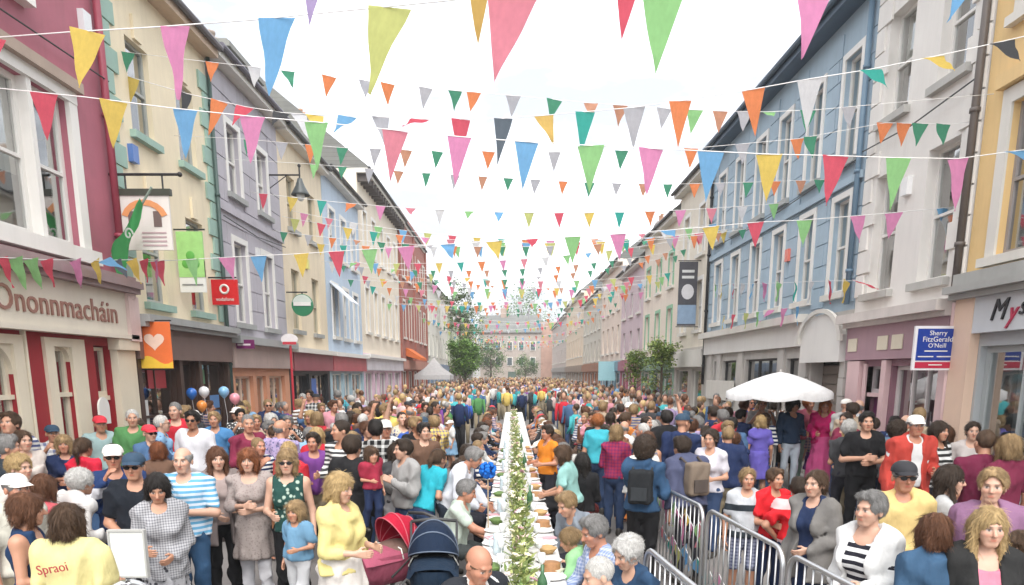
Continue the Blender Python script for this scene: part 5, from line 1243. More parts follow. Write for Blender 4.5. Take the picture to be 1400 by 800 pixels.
class Figure:
    def __init__(s, h=1.72, sex='m', arms=('down', 'down'), lean=0.0, yaw=0.0, nod=0.0, tilt=0.0, sit=False, step=0.0, build=1.0, child=False):
        h = h*.945; k = h/1.72; s.h, s.k, s.sex, s.sit = h, k, sex, sit; f = sex == 'f'; w = build; s.lean = lean
        hs = 1.0 if not child else (1.0+.30*max(0, (1.45-h)/.5))         # a child's head is large for its height
        s.hs = hs*k*1.0
        Rt = rotm('x', lean); s.Rt = Rt; hip = A_(0, .0, .94*k)
        if sit: hip = A_(0, .0, .52)
        s.hip = hip
        def T(x, y, z): return hip+Rt @ (A_(x, y, z-.94)*k)
        s.T = T; o = hip-Rt @ A_(0, 0, .94*k)
        def tp(a, b, ra, rb, sq=1.45, kk=.04, tag='torso'): return Prim(A_(*a)*k*A_(1, sq, 1), A_(*b)*k*A_(1, sq, 1), ra*k*w, rb*k*w, kk, Rt, o, sq, tag)
        sw = .165 if f else .188; s.sw = sw
        t = [tp((0, .0, .93), (0, .0, 1.08), .168 if f else .158, .132 if f else .148, 1.35), tp((0, .0, 1.08), (0, -.005, 1.27), .132 if f else .148, .158 if f else .170, 1.45), tp((-.09, .0, 1.335), (.09, .0, 1.335), .098, .098, 1.15)]
        if f and not child:
            for sx in (-1, 1): t.append(Prim(T(sx*.070, -.090, 1.235), T(sx*.068, -.07, 1.27), .064*k*w, .06*k*w, .045, tag='torso'))
        else: t.append(tp((0, -.03, .99), (0, -.02, 1.12), .10*max(1, w*w), .10, 1.0, .06))
        for sx in (-1, 1): t.append(Prim(T(sx*.03, .015, 1.435), T(sx*(sw-.01), .01, 1.395), .052*k, .060*k, .035, tag='torso'))
        s.torso = t
        # head
        s.hc = T(0, -.025, 1.605)+Rt @ A_(0, -.02, -.01)*math.sin(max(0, lean)); Rh = Rt @ rotm('x', -lean*.6) @ rotm('z', yaw) @ rotm('x', nod) @ rotm('y', tilt); s.Rh = Rh
        s.neck = [Prim(T(0, .012, 1.40), s.hc+Rh @ A_(0, .02, -.07)*s.hs, .056*k*(.93 if f else 1.06), .050*k*(.92 if f else 1.05), .02, tag='neck')]
        S = s.hs
        def he(c, r, kk=.02, neg=False): return Ell(A_(*c)*S, A_(*r)*S, kk*S, Rh, s.hc, 'head', neg)
        def hp(a, b, ra, rb, kk=.015): return Prim(A_(*a)*S, A_(*b)*S, ra*S, rb*S, kk*S, Rh, s.hc, 1.0, 'head')
        j = .9 if f else 1.0; rv = random.Random(N_P[0]*7+int(h*100)); j *= rv.uniform(.93, 1.1); nl = rv.uniform(.94, 1.1); cw = rv.uniform(.95, 1.06)
        s.head = [he((0, .014, .032), (.076, .096, .088)), he((0, -.022, -.03*cw), (.063*j*cw, .07, .082*rv.uniform(.96, 1.05)), .03), hp((-.018*j, -.058, -.094), (.018*j, -.058, -.094), .022, .022, .03), hp((-.028, -.080, .022), (.028, -.080, .022), .013, .013, .02),
                  hp((-.036, -.062, -.028), (-.034, -.058, -.05), .026, .02, .025), hp((.036, -.062, -.028), (.034, -.058, -.05), .026, .02, .025), he((-.031, -.093, .001), (.015, .010, .010), .010, True), he((.031, -.093, .001), (.015, .010, .010), .010, True),
                  hp((0, -.088, .008), (0, -.106*nl, -.030*nl), .0085, .0125*nl, .010), hp((-.009, -.094, -.034), (.009, -.094, -.034), .009, .009, .006), hp((-.017, -.084, -.058), (.017, -.084, -.058), .0075, .0075, .008), hp((-.014, -.083, -.068), (.014, -.083, -.068), .008, .008, .006),
                  he((-.031, -.0785, .001), (.0125, .0115, .0105), .002), he((.031, -.0785, .001), (.0125, .0115, .0105), .002), he((-.079, .012, -.012), (.010, .020, .031), .008), he((.079, .012, -.012), (.010, .020, .031), .008)]
        # arms and hands
        s.arms = []; s.hands = []; s.wr = []; ar = .046*k*(.9 if f else 1.05)*(.5+.5*w)
        for sx, nm in zip((-1, 1), arms):
            e, wv = ARMS[nm]; sh = A_(sx*sw, .012, 1.385)
            def Q(v): return T(*(sh+A_(sx*v[0], v[1], v[2])))
            p0, p1, p2 = Q((0, 0, 0)), Q(e), Q(wv)
            s.arms.append([Prim(p0, p1, ar*1.16, ar*.86, .03, tag='uarm'), Prim(p1, p2, ar*.88, ar*.56, .018, tag='farm')])
            u = (p2-p1)/np.linalg.norm(p2-p1); s.wr.append(p2)
            fwd = Rt @ A_(0, -1, 0); inn = Rt @ A_(-sx, 0, 0)
            nrm = inn-u*(inn @ u); 
            if np.linalg.norm(nrm) < .3: nrm = fwd-u*(fwd @ u)
            nrm /= np.linalg.norm(nrm); v = np.cross(nrm, u)*(1 if sx > 0 else -1); z = k*(1.02 if not f else .93)
            H = []; curl = .55
            for m in range(4):
                off = (-.03+.02*m); kn = p2+u*.088*z+v*off*z*.95; H.append(Prim(p2+u*.005+v*off*.55*z, kn, .0155*z, .0118*z, .012))
                L = (.068, .080, .084, .072)[m]*z; a1 = curl*.6; a2 = curl*1.9
                q1 = kn+(u*math.cos(a1)+nrm*math.sin(a1))*L*.52; q2 = q1+(u*math.cos(a2)+nrm*math.sin(a2))*L*.48
                H.append(Prim(kn, q1, .0105*z, .0092*z, .004)); H.append(Prim(q1, q2, .0092*z, .0075*z, .003))
            b0 = p2+u*.022*z+v*.022*z; b1 = b0+(u*.6+v*.62+nrm*.35)*.048*z; H.append(Prim(b0, b1, .014*z, .0115*z, .008)); H.append(Prim(b1, b1+(u*.85+v*.1+nrm*.5)*.032*z, .0115*z, .0085*z, .004)); s.hands.append((p2, H))
        # legs
        s.legs = []; s.feet = []
        for sx in (-1, 1):
            hj = hip+A_(sx*.088*k, 0, -.02*k)
            if sit: kn = A_(sx*.11*k, -.42*k, .47); an = A_(sx*.11*k, -.38*k, .09)
            else: kn = A_(sx*.10*k, -.02-.07*step*sx, .50*k); an = A_(sx*.105*k, .02-.14*step*sx, .085*k)
            th = .084*k*(1.05 if f else 1.0)*(.4+.6*w)
            s.legs.append([Prim(hj, kn, th, th*.64, .03, tag='thigh'), Prim(kn, kn*.62+an*.38+A_(0, .018, 0), th*.62, th*.60, .02, tag='calf'), Prim(kn*.62+an*.38+A_(0, .018, 0), an, th*.60, th*.40, .02, tag='calf'), Prim(an+A_(0, .02, -.03*k), an+A_(sx*.0, -.12*k, -.05*k), .028*k, .022*k, .02, tag='foot')]); s.feet.append(an)
    def body_fn(s):
        main = s.torso+s.neck+[q for a in s.arms for q in a]+[q for l in s.legs for q in l]
        def fn(p):
            d = union(main, p)
            m = np.linalg.norm(p-s.hc, axis=1) < .2
            if m.any(): d[m] = smin(d[m], union(s.head, p[m]), .012)
            for w, H in s.hands:
                m = np.linalg.norm(p-w, axis=1) < .2
                if m.any(): d[m] = smin(d[m], union(H, p[m]), .012)
            return d
        return fn
    def axes(s, h, hf, hands=True):
        allp = [q for q in s.torso if q.R is None]+s.neck+[q for a in s.arms for q in a]+[q for l in s.legs for q in l]
        P = np.array([q.a for q in allp]+[q.b for q in allp]+[s.hc]); lo, hi = P.min(0)-.2, P.max(0)+.2; lo[2] = max(lo[2], -.05); hi[2] = max(hi[2], s.hc[2]+.16)
        out = []
        for ax in range(3):
            z = [(s.hc[ax]-.135*s.hs, s.hc[ax]+.135*s.hs)]
            if hands: z += [(w[ax]-.11, w[ax]+.11) for w, _ in s.hands]
            A = zone_axis(lo[ax], hi[ax], h, z, hf)
            if ax == 2 and not s.sit:
                lowz = .42*s.h; A = np.concatenate([np.arange(lo[2], lowz, h*1.9), A[A > lowz+.3*h]])
            out.append(A)
        return out
    def body(s, h=.016, hf=.0062):
        v, q = surface_nets(s.body_fn(), s.axes(h, hf)); me = np_mesh('body', v, q)
        L = ((v-s.hc) @ s.Rh)/s.hs; x, y, z = np.abs(L[:, 0]), L[:, 1], L[:, 2]; fr = y < -.05
        lip = fr*np.exp(-((x/.019)**4))*np.exp(-((z+.063)/.010)**4); brow = fr*np.exp(-(((x-.032)/.019)**4))*np.exp(-((z-.0225)/.0052)**2)
        iris = fr*np.exp(-(((x-.031)/.0075)**4))*np.exp(-((z-.001)/.008)**4); lash = fr*np.exp(-(((x-.031)/.017)**4))*np.exp(-((z-.0095)/.0042)**2); wht = fr*np.exp(-(((x-.031)/.0125)**4))*np.exp(-((z-.001)/.006)**4)
        chk = fr*np.exp(-((x-.042)/.02)**2)*np.exp(-((z+.03)/.022)**2)*.22+(y < -.085)*np.exp(-((z+.03)/.014)**2)*.2
        col = np.stack([np.clip(lip+chk, 0, 1), np.clip(brow*.95+iris+lash*.75, 0, 1), wht, np.ones(len(v))], -1)
        at = me.color_attributes.new('features', 'FLOAT_COLOR', 'POINT'); at.data.foreach_set('color', col.astype(np.float32).ravel())
        return me
    def garment(s, kind, h=.016, seed=0, sleeve='short', length=None, neck=.07, loose=0.0, fold=1.45, gap=0.0, clr=.0075):
        rg = np.random.default_rng(seed); k = s.k
        D = rg.normal(size=(7, 3)); D /= np.linalg.norm(D, axis=1)[:, None]; D[:, 2] *= .55; D = D.astype(np.float32); fr = rg.uniform(18, 46, 7); ph = rg.uniform(0, 6, 7)
        def folds(p):
            w = p+.03*np.sin(p[:, [1, 2, 0]]*21+ph[0])
            return sum((2*np.abs(np.sin((w @ D[i])*fr[i]*.62+ph[i]))-1.15)*(.0058 if i < 4 else .0034) for i in range(7))*fold
        Rt, hip = s.Rt, s.hip
        def loc(p): return ((p-hip) @ Rt)/k+A_(0, 0, .94)
        if kind == 'top':
            pr = list(s.torso)
            for a in s.arms:
                if sleeve == 'long': pr += [a[0], Prim(a[1].a, a[1].a+(a[1].b-a[1].a)*.94, a[1].ra, a[1].rb*1.15, .02)]
                elif sleeve == 'short': pr.append(Prim(a[0].a, a[0].a+(a[0].b-a[0].a)*.62, a[0].ra*.97, a[0].ra*.93, .02))
                elif sleeve == 'mid': pr += [a[0], Prim(a[1].a, a[1].a+(a[1].b-a[1].a)*.4, a[1].ra, a[1].rb*1.4, .02)]
            hem = length if length is not None else .90
            if s.sit: hem = max(hem, .93)
            if hem < .86:
                pr.append(Prim(hip, hip+Rt @ A_(0, 0, (hem-.94)*k), .165*k, (.165+.12*(.9-hem))*k, .05, None, None))
            nc = s.T(0, -.055, 1.455)
            def fn(p):
                u = union(pr, p); l = loc(p); u = u-.014*np.clip((1.08-l[:, 2])/.16, 0, 1); d = np.minimum(u-.014-loose+folds(p), u-clr)
                cut = [ (hem-l[:, 2])*k ]
                if sleeve == 'none': cut.append((np.abs(l[:, 0])-(s.sw-.012))*k)
                if sleeve == 'short':
                    pass
                d = np.maximum(d, cut[0])
                for c in cut[1:]: d = np.maximum(d, c)
                if gap: d = np.maximum(d, -np.maximum(np.abs(l[:, 0])-gap*(1+.5*np.clip(1.2-l[:, 2], 0, .5)), l[:, 1]+.0)*k)
                dn = neck*k-np.linalg.norm((p-nc)*A_(1, 1, .9), axis=1)
                return np.maximum(d, dn)
        elif kind == 'trousers':
            L = length if length is not None else 0.0
            pr = [s.torso[0]]
            for l in s.legs:
                pr += [Prim(l[0].a, l[0].b, l[0].ra, l[0].rb*1.05, .03)]
                if L < .5: pr += [Prim(l[1].a, l[1].b, l[1].ra*1.05, l[1].rb*1.0, .03), Prim(l[2].a, l[2].b, l[2].ra*1.0, l[2].rb*1.35, .03)]
            def fn(p):
                u = union(pr[1:], p); d = np.minimum(u-.011-loose+folds(p), u-.0065); l = loc(p); u = pr[0].d(p, .008)
                d = smin(d, np.maximum(u, (l[:, 2]-1.01)*k), .02)
                return np.maximum(d, max(.075, L)*k-p[:, 2])
        else:                                    # skirt / dress skirt
            L = length if length is not None else .5
            pr = [s.torso[0]]
            if s.sit:
                for l in s.legs: pr.append(Prim(l[0].a, l[0].b, l[0].ra*1.1, l[0].rb*1.3, .12))
            else: pr.append(Prim(hip+A_(0, 0, .02), A_(0, 0, L*k), .165*k, (.16+.13*(.94-L))*k, .05))
            def fn(p):
                a = np.arctan2(p[:, 1], p[:, 0]); u = union(pr, p); d = np.minimum(u-.013-loose+folds(p), u-.007)+.010*np.sin(a*9+seed)*np.clip((.9*k-p[:, 2])/.3, 0, 1)
                l = loc(p); d = np.maximum(d, (l[:, 2]-1.04)*k)
                return d if s.sit else np.maximum(d, L*k-p[:, 2])
        ax = s.axes(h, h, False)
        v, q = surface_nets(fn, ax); return np_mesh(kind, v, q)
# ---- hair, hats, glasses in the head frame (unit head), shared
def hair_mesh(style, seed=0):
    rg = np.random.default_rng(seed); n = rg.normal(size=(6, 3)); ph = rg.uniform(0, 6, 6)
    def strands(p, a=.0035):
        ang = np.arctan2(p[:, 1]-.02, p[:, 0]); r = np.sin(ang*27+3*np.sin(p[:, 2]*24+ph[0])+ph[1])+.8*np.sin(ang*47+4*np.sin(p[:, 2]*17+ph[2])+ph[3])
        top = np.clip((p[:, 2]-.05)/.06, 0, 1); r = r*(1-top)+top*1.4*np.sin(p[:, 0]*115+2.5*np.sin(p[:, 1]*30+ph[1])+ph[0])
        return a*r*.7+.0032*np.sin(p @ n[0]*30+ph[4])+.002*np.sin(p @ n[1]*52+ph[5])
    skull = Ell((0, .016, .034), (.083, .105, .096)); face = Ell((0, -.075, -.045), (.066, .075, .092)); crop = style in ('crop',)
    extra = []; lowz = -.035; thick = .006
    if style == 'crop': thick = -.003
    if style == 'bald': thick = -.002
    if style in ('short', 'quiff'): thick = .009; extra = [Prim(A_(-.04, -.055, .098), A_(.04, -.05, .10), .030, .030, .03)]
    if style == 'bob': extra = [Prim(A_(sx*.078, -.012, .0), A_(sx*.072, -.018, -.095), .030, .024, .03) for sx in (-1, 1)]+[Prim(A_(-.045, .07, -.05), A_(.045, .07, -.05), .042, .042, .04), Prim(A_(-.045, -.078, .075), A_(.04, -.08, .068), .019, .019, .02)]; lowz = -.13; thick = .012
    if style == 'long': extra = [Prim(A_(sx*.078, -.008, .02), A_(sx*.085, -.03, -.2), .026, .024, .03) for sx in (-1, 1)]+[Prim(A_(sx*.085, -.03, -.2), A_(sx*.07, -.055, -.30), .026, .013, .02) for sx in (-1, 1)]+[Prim(A_(sx*.045, .075, 0), A_(sx*.05, .085, -.24), .045, .034, .05) for sx in (-1, 1)]; lowz = -.5; thick = .011
    if style == 'tail': extra = [Prim(A_(0, .11, .05), A_(0, .15, -.02), .028, .026, .02), Prim(A_(0, .15, -.02), A_(0, .13, -.17), .026, .012, .02)]; thick = .003; lowz = -.2
    if style == 'bun': extra = [Ell((0, .10, .085), (.042, .04, .04), .02)]; thick = .006; lowz = -.06
    if style == 'curly': thick = .028; extra = [Ell((0, .03, .02), (.118, .125, .118), .04), Ell((0, .06, -.06), (.10, .085, .075), .04)]; lowz = -.15
    if style == 'perm': thick = .014; extra = [Ell((0, .03, .04), (.095, .11, .10), .03)]; lowz = -.07
    def fn(p):
        d = skull.d(p, thick)
        for e in extra: d = smin(d, e.d(p), e.k)
        amp = .0008 if style in ('crop', 'bald') else .002 if style in ('crop', 'short', 'tail', 'bun') else .0042
        d = d+strands(p, amp)
        if style in ('curly', 'perm'):
            d = d+(.007 if style == 'curly' else .0035)*np.sin(p[:, 0]*95+ph[0])*np.sin(p[:, 1]*88+ph[1])*np.sin(p[:, 2]*92+ph[2])
        f = face.d(p, .0); edge = .006*np.sin(p[:, 0]*140+ph[0]*3)*np.sin(p[:, 2]*120+ph[1])+.005*np.sin(p[:, 0]*60+p[:, 2]*70+ph[2])
        if style in ('bob',): f = Ell((0, -.085, -.06), (.058, .065, .098)).d(p)
        if style in ('long',): f = Ell((0, -.085, -.05), (.058, .07, .10)).d(p)
        if style in ('crop', 'short', 'quiff', 'perm', 'bun', 'tail'):       # clear the face and leave the ears
            f = np.minimum(f, Ell((0, -.105, -.015), (.075, .078, .100)).d(p)); f = np.minimum(f, Ell((-.085, -.012, -.035), (.028, .032, .038)).d(p)); f = np.minimum(f, Ell((.085, -.012, -.035), (.028, .032, .038)).d(p))
        d = np.maximum(d, -(f+edge))
        if style == 'bald': d = np.maximum(d, p[:, 2]-.035-.02*np.sin(p[:, 0]*20))
        # nape: hair stops lower at the back
        return np.maximum(d, lowz-.03*(p[:, 1] > .02)-p[:, 2])
    hres = .0062; lo = -.34 if style == 'long' else -.22
    ax = (np.arange(-.16, .16, hres), np.arange(-.17, .20, hres), np.arange(lo, .18, hres))
    v, q = surface_nets(fn, ax); me = np_mesh('hair', v, q)
    # loose strands over the mass: thin strips following the fall of the hair
    N = np.empty(len(v)*3, np.float32); me.vertices.foreach_get('normal', N); N = N.reshape(-1, 3)
    ns = {'crop': 1600, 'bald': 900, 'short': 2600, 'quiff': 2600, 'tail': 2400, 'bun': 2400}.get(style, 3400); L = {'crop': .012, 'bald': .012, 'short': .034, 'quiff': .038, 'curly': .034, 'perm': .030}.get(style, .062)
    pick = rg.integers(0, len(v), ns); p = v[pick].astype(np.float32); nn = N[pick]; curl = style in ('curly', 'perm')
    g = np.tile(np.array([[0, .25, -1.0]], np.float32), (ns, 1)); g[:, 0] += p[:, 0]*4; fz = p[:, 1] < -.03; g[fz, 1] = -.2; g[fz, 0] = np.sign(p[fz, 0])*.9
    g += rg.normal(size=(ns, 3))*(1.2 if curl else .3); g -= nn*(g*nn).sum(1)[:, None]; g /= np.linalg.norm(g, axis=1)[:, None]+1e-6
    l = (L*rg.uniform(.6, 1.3, ns)*np.where((p[:, 1] < -.035) & (p[:, 2] < .085), .35, 1))[:, None]; w = np.cross(g, nn)*.0013; lift = (.0035 if not curl else .007)
    a = p-nn*.001; m = p+g*l*.5+nn*lift*rg.uniform(.3, 1.2, ns)[:, None]; e = p+g*l+nn*rg.uniform(-.002, lift, ns)[:, None]
    sv = np.stack([a-w, a+w, m+w, m-w, e+w*.4, e-w*.4], 1).reshape(-1, 3); b0 = len(v)+np.arange(ns)*6
    sq = np.concatenate([np.stack([b0, b0+1, b0+2, b0+3], -1), np.stack([b0+3, b0+2, b0+4, b0+5], -1)])
    bpy.data.meshes.remove(me); return np_mesh('hair', np.concatenate([v, sv]), np.concatenate([q, sq]))
HAIR = {}
def hair(style, seed=0):
    k = (style, seed)
    if k not in HAIR: HAIR[k] = hair_mesh(style, seed)
    return HAIR[k]
def hat_mesh(kind):
    mb = MB(); n = 20; pr = []
    if kind in ('cap', 'flat'):
        for i in range(8):
            a = math.pi/2*i/7; pr.append((.091*math.cos(a)**.75 if i < 7 else 0.0, .040+.080*math.sin(a)))
        for r, z in pr:
            for j in range(n): t = 2*math.pi*j/n; mb.v.append(Vector((r*math.cos(t), .014+r*1.16*math.sin(t), z)))
        for i in range(7):
            for j in range(n): mb.f.append((i*n+j, i*n+(j+1) % n, (i+1)*n+(j+1) % n, (i+1)*n+j)); mb.m.append(0)
        g = []
        for i in range(5):
            u = i/4
            for j in range(11):
                t = math.pi*(j/10); g.append(Vector((.083*math.cos(t)*(1-.14*u), -.028-.064*math.sin(t)-.070*u*max(0, math.sin(t))**.6, .050-.018*u-.014*math.cos(t)**2)))
        b0 = len(mb.v); mb.v += g
        for i in range(4):
            for j in range(10): mb.f.append((b0+i*11+j, b0+i*11+j+1, b0+(i+1)*11+j+1, b0+(i+1)*11+j)); mb.m.append(0)
    return mb.mesh(kind, True)
HATS = {'cap': hat_mesh('cap')}
mb = MB()
for sx in (-1, 1):
    mb.prism([(sx*.033+.027*math.cos(a), -.099+.012*abs(math.cos(a))*0, .002+.019*math.sin(a)-(.004 if math.sin(a) > .6 else 0)) for a in np.linspace(0, 2*math.pi, 15)[:-1]], (0, .004, 0)); mb.tube([(sx*.06, -.096, .008), (sx*.079, -.06, .009), (sx*.083, .01, .004)], .0032, 5)
mb.tube([(-.012, -.1, .006), (0, -.103, .008), (.012, -.1, .006)], .0035, 5); SHADES = mb.mesh('sunglasses')
def shoe_mesh():
    v, q = surface_nets(lambda p: np.maximum(union([Prim(A_(0, .03, .04), A_(0, -.11, .03), .042, .036, .03), Prim(A_(0, .035, .04), A_(0, .035, .085), .042, .04, .03)], p), .0-p[:, 2]), (np.arange(-.07, .07, .014), np.arange(-.18, .11, .014), np.arange(-.03, .15, .014))); return np_mesh('shoe', v, q)
SHOE = shoe_mesh()
def skinmat(col):
    k = ('skin', col)
    if k in MATS: return MATS[k]
    m, nt, b = _nodes('skin'); at = nt.nodes.new('ShaderNodeVertexColor'); at.layer_name = 'features'
    sx = nt.nodes.new('ShaderNodeSeparateColor'); nt.links.new(at.outputs['Color'], sx.inputs[0])
    c = _mixc(nt, _noise(nt, 22, 4, .6), dk(col, .9), dk(col, 1.08))
    c = _mixc(nt, sx.outputs[0], c, (col[0]*.92, col[1]*.55, col[2]*.52, 1)); c = _mixc(nt, sx.outputs[2], c, (.7, .68, .66, 1)); c = _mixc(nt, sx.outputs[1], c, (.06, .04, .03, 1))
    nt.links.new(c, b.inputs['Base Color']); b.inputs['Roughness'].default_value = .5; b.inputs['Subsurface Weight'].default_value = 0.0
    _bump(nt, b, _noise(nt, 160, 3, .6), .12, .002); MATS[k] = m; return m
def hairmat(col):
    k = ('hair', col)
    if k in MATS: return MATS[k]
    m, nt, b = _nodes('hair_strands'); n = _noise(nt, 30, 5, .7, None, (3, 3, .5)); ge = nt.nodes.new('ShaderNodeNewGeometry')
    cc = _mixc(nt, _ramp(nt, n, .3, .7), dk(col, .45), dk(col, 1.35)); cc = _mixc(nt, .45, cc, _mixc(nt, ge.outputs['Random Per Island'], dk(col, .4), dk((col[0]+.02, col[1]+.015, col[2]+.01), 1.9)))
    nt.links.new(cc, b.inputs['Base Color']); b.inputs['Roughness'].default_value = .45
    _bump(nt, b, _noise(nt, 75, 5, .75, None, (4, 4, .55)), 1.0, .007); b.inputs['Specular IOR Level'].default_value = .3; MATS[k] = m; return m
SKIN = [(.46, .235, .150), (.50, .275, .185), (.44, .205, .130), (.53, .315, .225), (.33, .155, .09)]
HC = dict(black=(.012, .010, .010), dark=(.035, .022, .015), brown=(.075, .042, .024), chestnut=(.12, .05, .025), auburn=(.20, .065, .025), ginger=(.36, .12, .035), blonde=(.46, .32, .15), fair=(.30, .20, .10), grey=(.22, .215, .21), white=(.60, .58, .54))
def put_head(root, F, style, hcol, hat=None, shades=False, hseed=0):
    R = Matrix(F.Rh.tolist()).to_euler(); sc = [F.hs]*3; lc = tuple(F.hc)
    if style and style != 'none': link('hair', hair(style, hseed), hairmat(HC[hcol]), root, lc, R, sc)
    if hat: link('cap', HATS['cap'], hat, root, lc, R, [F.hs*1.05]*3)
    if shades: link('sunglasses', SHADES, plain((.012, .012, .014), .15), root, lc, R, sc)
def put_shoes(root, F, col):
    for a in F.feet: link('shoe', SHOE, plain(col, .5), root, (a[0], a[1]-.0, max(0, a[2]-.085*F.k)), (0, 0, 0), [F.k*1.08]*3)
def collar_mesh(F):
    mb = MB(); k = F.k; n = 18; g = []
    for i in range(n+1):
        a = math.radians(-75+330*i/n); x, y = math.sin(a+math.pi)*.068, .012+math.cos(a+math.pi)*-.066; x, y = math.cos(a)*.066, .008+math.sin(a)*.064
        fr = max(0, -y)/.06; z = 1.447-.03*fr
        for r, dz in ((1.0, .022-.012*fr), (1.12, .026-.012*fr), (1.36, -.006-.02*fr), (1.32, -.012-.02*fr)): g.append(F.T(x*r, y*r-.006*fr, z+dz))
    mb.add(g, [(i*4+j, (i+1)*4+j, (i+1)*4+j+1, i*4+j+1) for i in range(n) for j in range(3)])
    return mb.mesh('collar', True)
def person(label, px, h=1.68, face=0, sex='m', arms=('down', 'down'), hairs=('short', 'brown'), top=None, sleeve='short', bottom=None, skirt=None, hat=None, shades=False, skin=0, lean=0.0, yaw=0.0, nod=0.0, tilt=0.0, sit=False, build=1.0, z=None, step=.3, hem=None, loose=.004, neck=.07, child=False, fine=True, toplen=None, shoes=(.05, .045, .04), Y=None, blen=None, base=0.0, cat='person', over=None, collar=None):
    """px: pixel of the head's centre in the photograph; the distance follows from the figure's own height on the ground (or seat)"""
    F = Figure(h, sex, arms, lean, yaw, nod, tilt, sit, step, build, child)
    a = math.radians(face); hz = F.hc[2]+base
    q = onZ(px[0], px[1], hz)
    if Y is None and base == 0 and (q.x < -4.5 or q.x > 4.6): base = .124; q = onZ(px[0], px[1], hz+base)
    if Y is not None: q = onLine(px[0], px[1], (-10, Y), (10, Y))
    ox = F.hc[0]*math.cos(a)-F.hc[1]*math.sin(a); oy = F.hc[0]*math.sin(a)+F.hc[1]*math.cos(a)
    root = thing('person', label, cat, (q.x-ox, q.y-oy, base if Y is None else q.z-F.hc[2]), a)
    hb, hf = (.017, .0059) if fine else (.022, .010)
    me = F.body(hb, hf); link('body', me, skinmat(SKIN[skin]), root); hg = .0155 if fine else .021; N_P[0] += 1; sd = N_P[0]
    if top is not None: link('top', F.garment('top', hg, sd, sleeve, toplen, neck, loose, 1.45 if over is None else .35), top, root)
    if over is not None: link('jacket', F.garment('top', hg, sd+3, over[1], over[2], .085, loose+.012, gap=over[3], clr=.021), over[0], root)
    if collar is not None: link('collar', collar_mesh(F), collar, root)
    if skirt is not None: link('skirt', F.garment('skirt', hg, sd+1, length=hem or .5), skirt, root)
    if bottom is not None: link('trousers', F.garment('trousers', hg, sd+2, length=blen), bottom, root)
    put_head(root, F, hairs[0], hairs[1], hat, shades, sd % 2); put_shoes(root, F, shoes)
    return root, F
# ------------------------------------------------------------------ the people one can tell apart, front to back
def C(r, g, b, p=None, c2=(.9, .9, .9), s=1.0): return cloth((r, g, b), p, c2, s)
NAVY = C(.02, .035, .09); BLACK = C(.014, .014, .016); DENIM = C(.06, .12, .24); WHITEC = C(.74, .74, .73); KHAKI = C(.3, .25, .17); DARKT = C(.03, .03, .04); LIGHTJ = C(.45, .52, .6); GREYC = C(.28, .28, .28); JEANS = C(.04, .07, .15)
CAPW = plain((.74, .71, .66), .8); CAPN = plain((.02, .05, .09), .8); CAPK = plain((.02, .02, .025), .8); CAPR = plain((.6, .03, .05), .8)
def pp(*a, **k): return person(*a, **k)
# left foreground
pp('older person with grey hair and dark jacket at the pub wall', (12, 612), 1.74, 120, 'm', hairs=('short', 'grey'), top=C(.03, .04, .05), sleeve='long', bottom=DARKT)
pp('woman with brown hair pinned back watching from beside the red panel', (32, 603), 1.70, 60, 'f', hairs=('bun', 'brown'), top=C(.62, .55, .5), sleeve='short', bottom=DARKT, skin=3)
pp('pale blonde haired woman facing the pub window', (28, 640), 1.62, 75, 'f', hairs=('perm', 'blonde'), top=C(.66, .6, .55), sleeve='long', bottom=KHAKI, skin=3)
pp('person in white cap at the far left edge behind navy sleeveless top', (22, 668), 1.72, 70, 'm', hairs=('crop', 'grey'), hat=CAPW, top=C(.6, .58, .5), bottom=KHAKI, skin=2)
pp('reddish haired woman in coral red top behind the yellow t-shirt', (62, 668), 1.62, 160, 'f', hairs=('bob', 'chestnut'), top=C(.62, .12, .14), sleeve='short', bottom=DENIM)
pp('woman with clipped brown hair in navy sleeveless top and bare arms', (38, 698), 1.66, 105, 'f', ('hold', 'down'), ('bob', 'chestnut'), C(.015, .04, .10), 'none', JEANS, skin=0, neck=.10, yaw=.3)
Y1, F1 = pp('brown haired person in pale yellow t-shirt with red lettering, back turned', (95, 715), 1.66, 172, 'm', ('hold', 'down'), ('bob', 'brown'), C(.72, .64, .30), 'short', DARKT, skin=0, loose=.016, neck=.06, build=1.08)
lt = letter('Spraoi', .085, plain((.35, .05, .05), .7), None, plane_M((0, 0, 0), (1, 0, 0), (0, 0, 1)), extrude=.002)
pp('stooped person in white hooded jacket with the back turned', (112, 660), 1.66, 150, 'm', ('hold', 'hold'), ('perm', 'white'), C(.74, .72, .70), 'long', C(.1, .12, .2), lean=.3, loose=.02, build=1.1)
pp('man in white cap and sunglasses, navy tracksuit, hand at his chin', (155, 625), 1.80, 25, 'm', ('chin', 'fold'), ('crop', 'dark'), C(.02, .045, .14, 'band', (.62, .62, .66), 1.0), 'long', C(.02, .04, .1), hat=CAPW, shades=True, skin=2)
pp('man in dark blue cap, sunglasses and black t-shirt, hands clasped', (183, 638), 1.80, 12, 'm', ('fold', 'fold'), ('crop', 'dark'), C(.014, .018, .026), 'short', DARKT, hat=CAPN, shades=True)
pp('woman with long black hair looking down, black and white patterned blouse', (215, 668), 1.66, 28, 'f', ('hold', 'fold'), ('long', 'black'), C(.46, .46, .48, 'check', (.12, .12, .14), 3.6), 'long', None, C(.36, .36, .38, 'floral', (.04, .04, .05), .9), hem=.55, nod=.35, yaw=-.1, toplen=.8, loose=.012)
pp('child in red top standing by the pub arches', (115, 612), 1.62, 170, 'f', hairs=('tail', 'brown'), top=C(.62, .02, .05), bottom=DENIM, fine=False)
pp('person in red cap in front of the pub door', (137, 580), 1.80, 40, 'm', hairs=('crop', 'brown'), hat=CAPR, top=C(.36, .5, .5), bottom=DARKT, fine=False, Y=10.5)
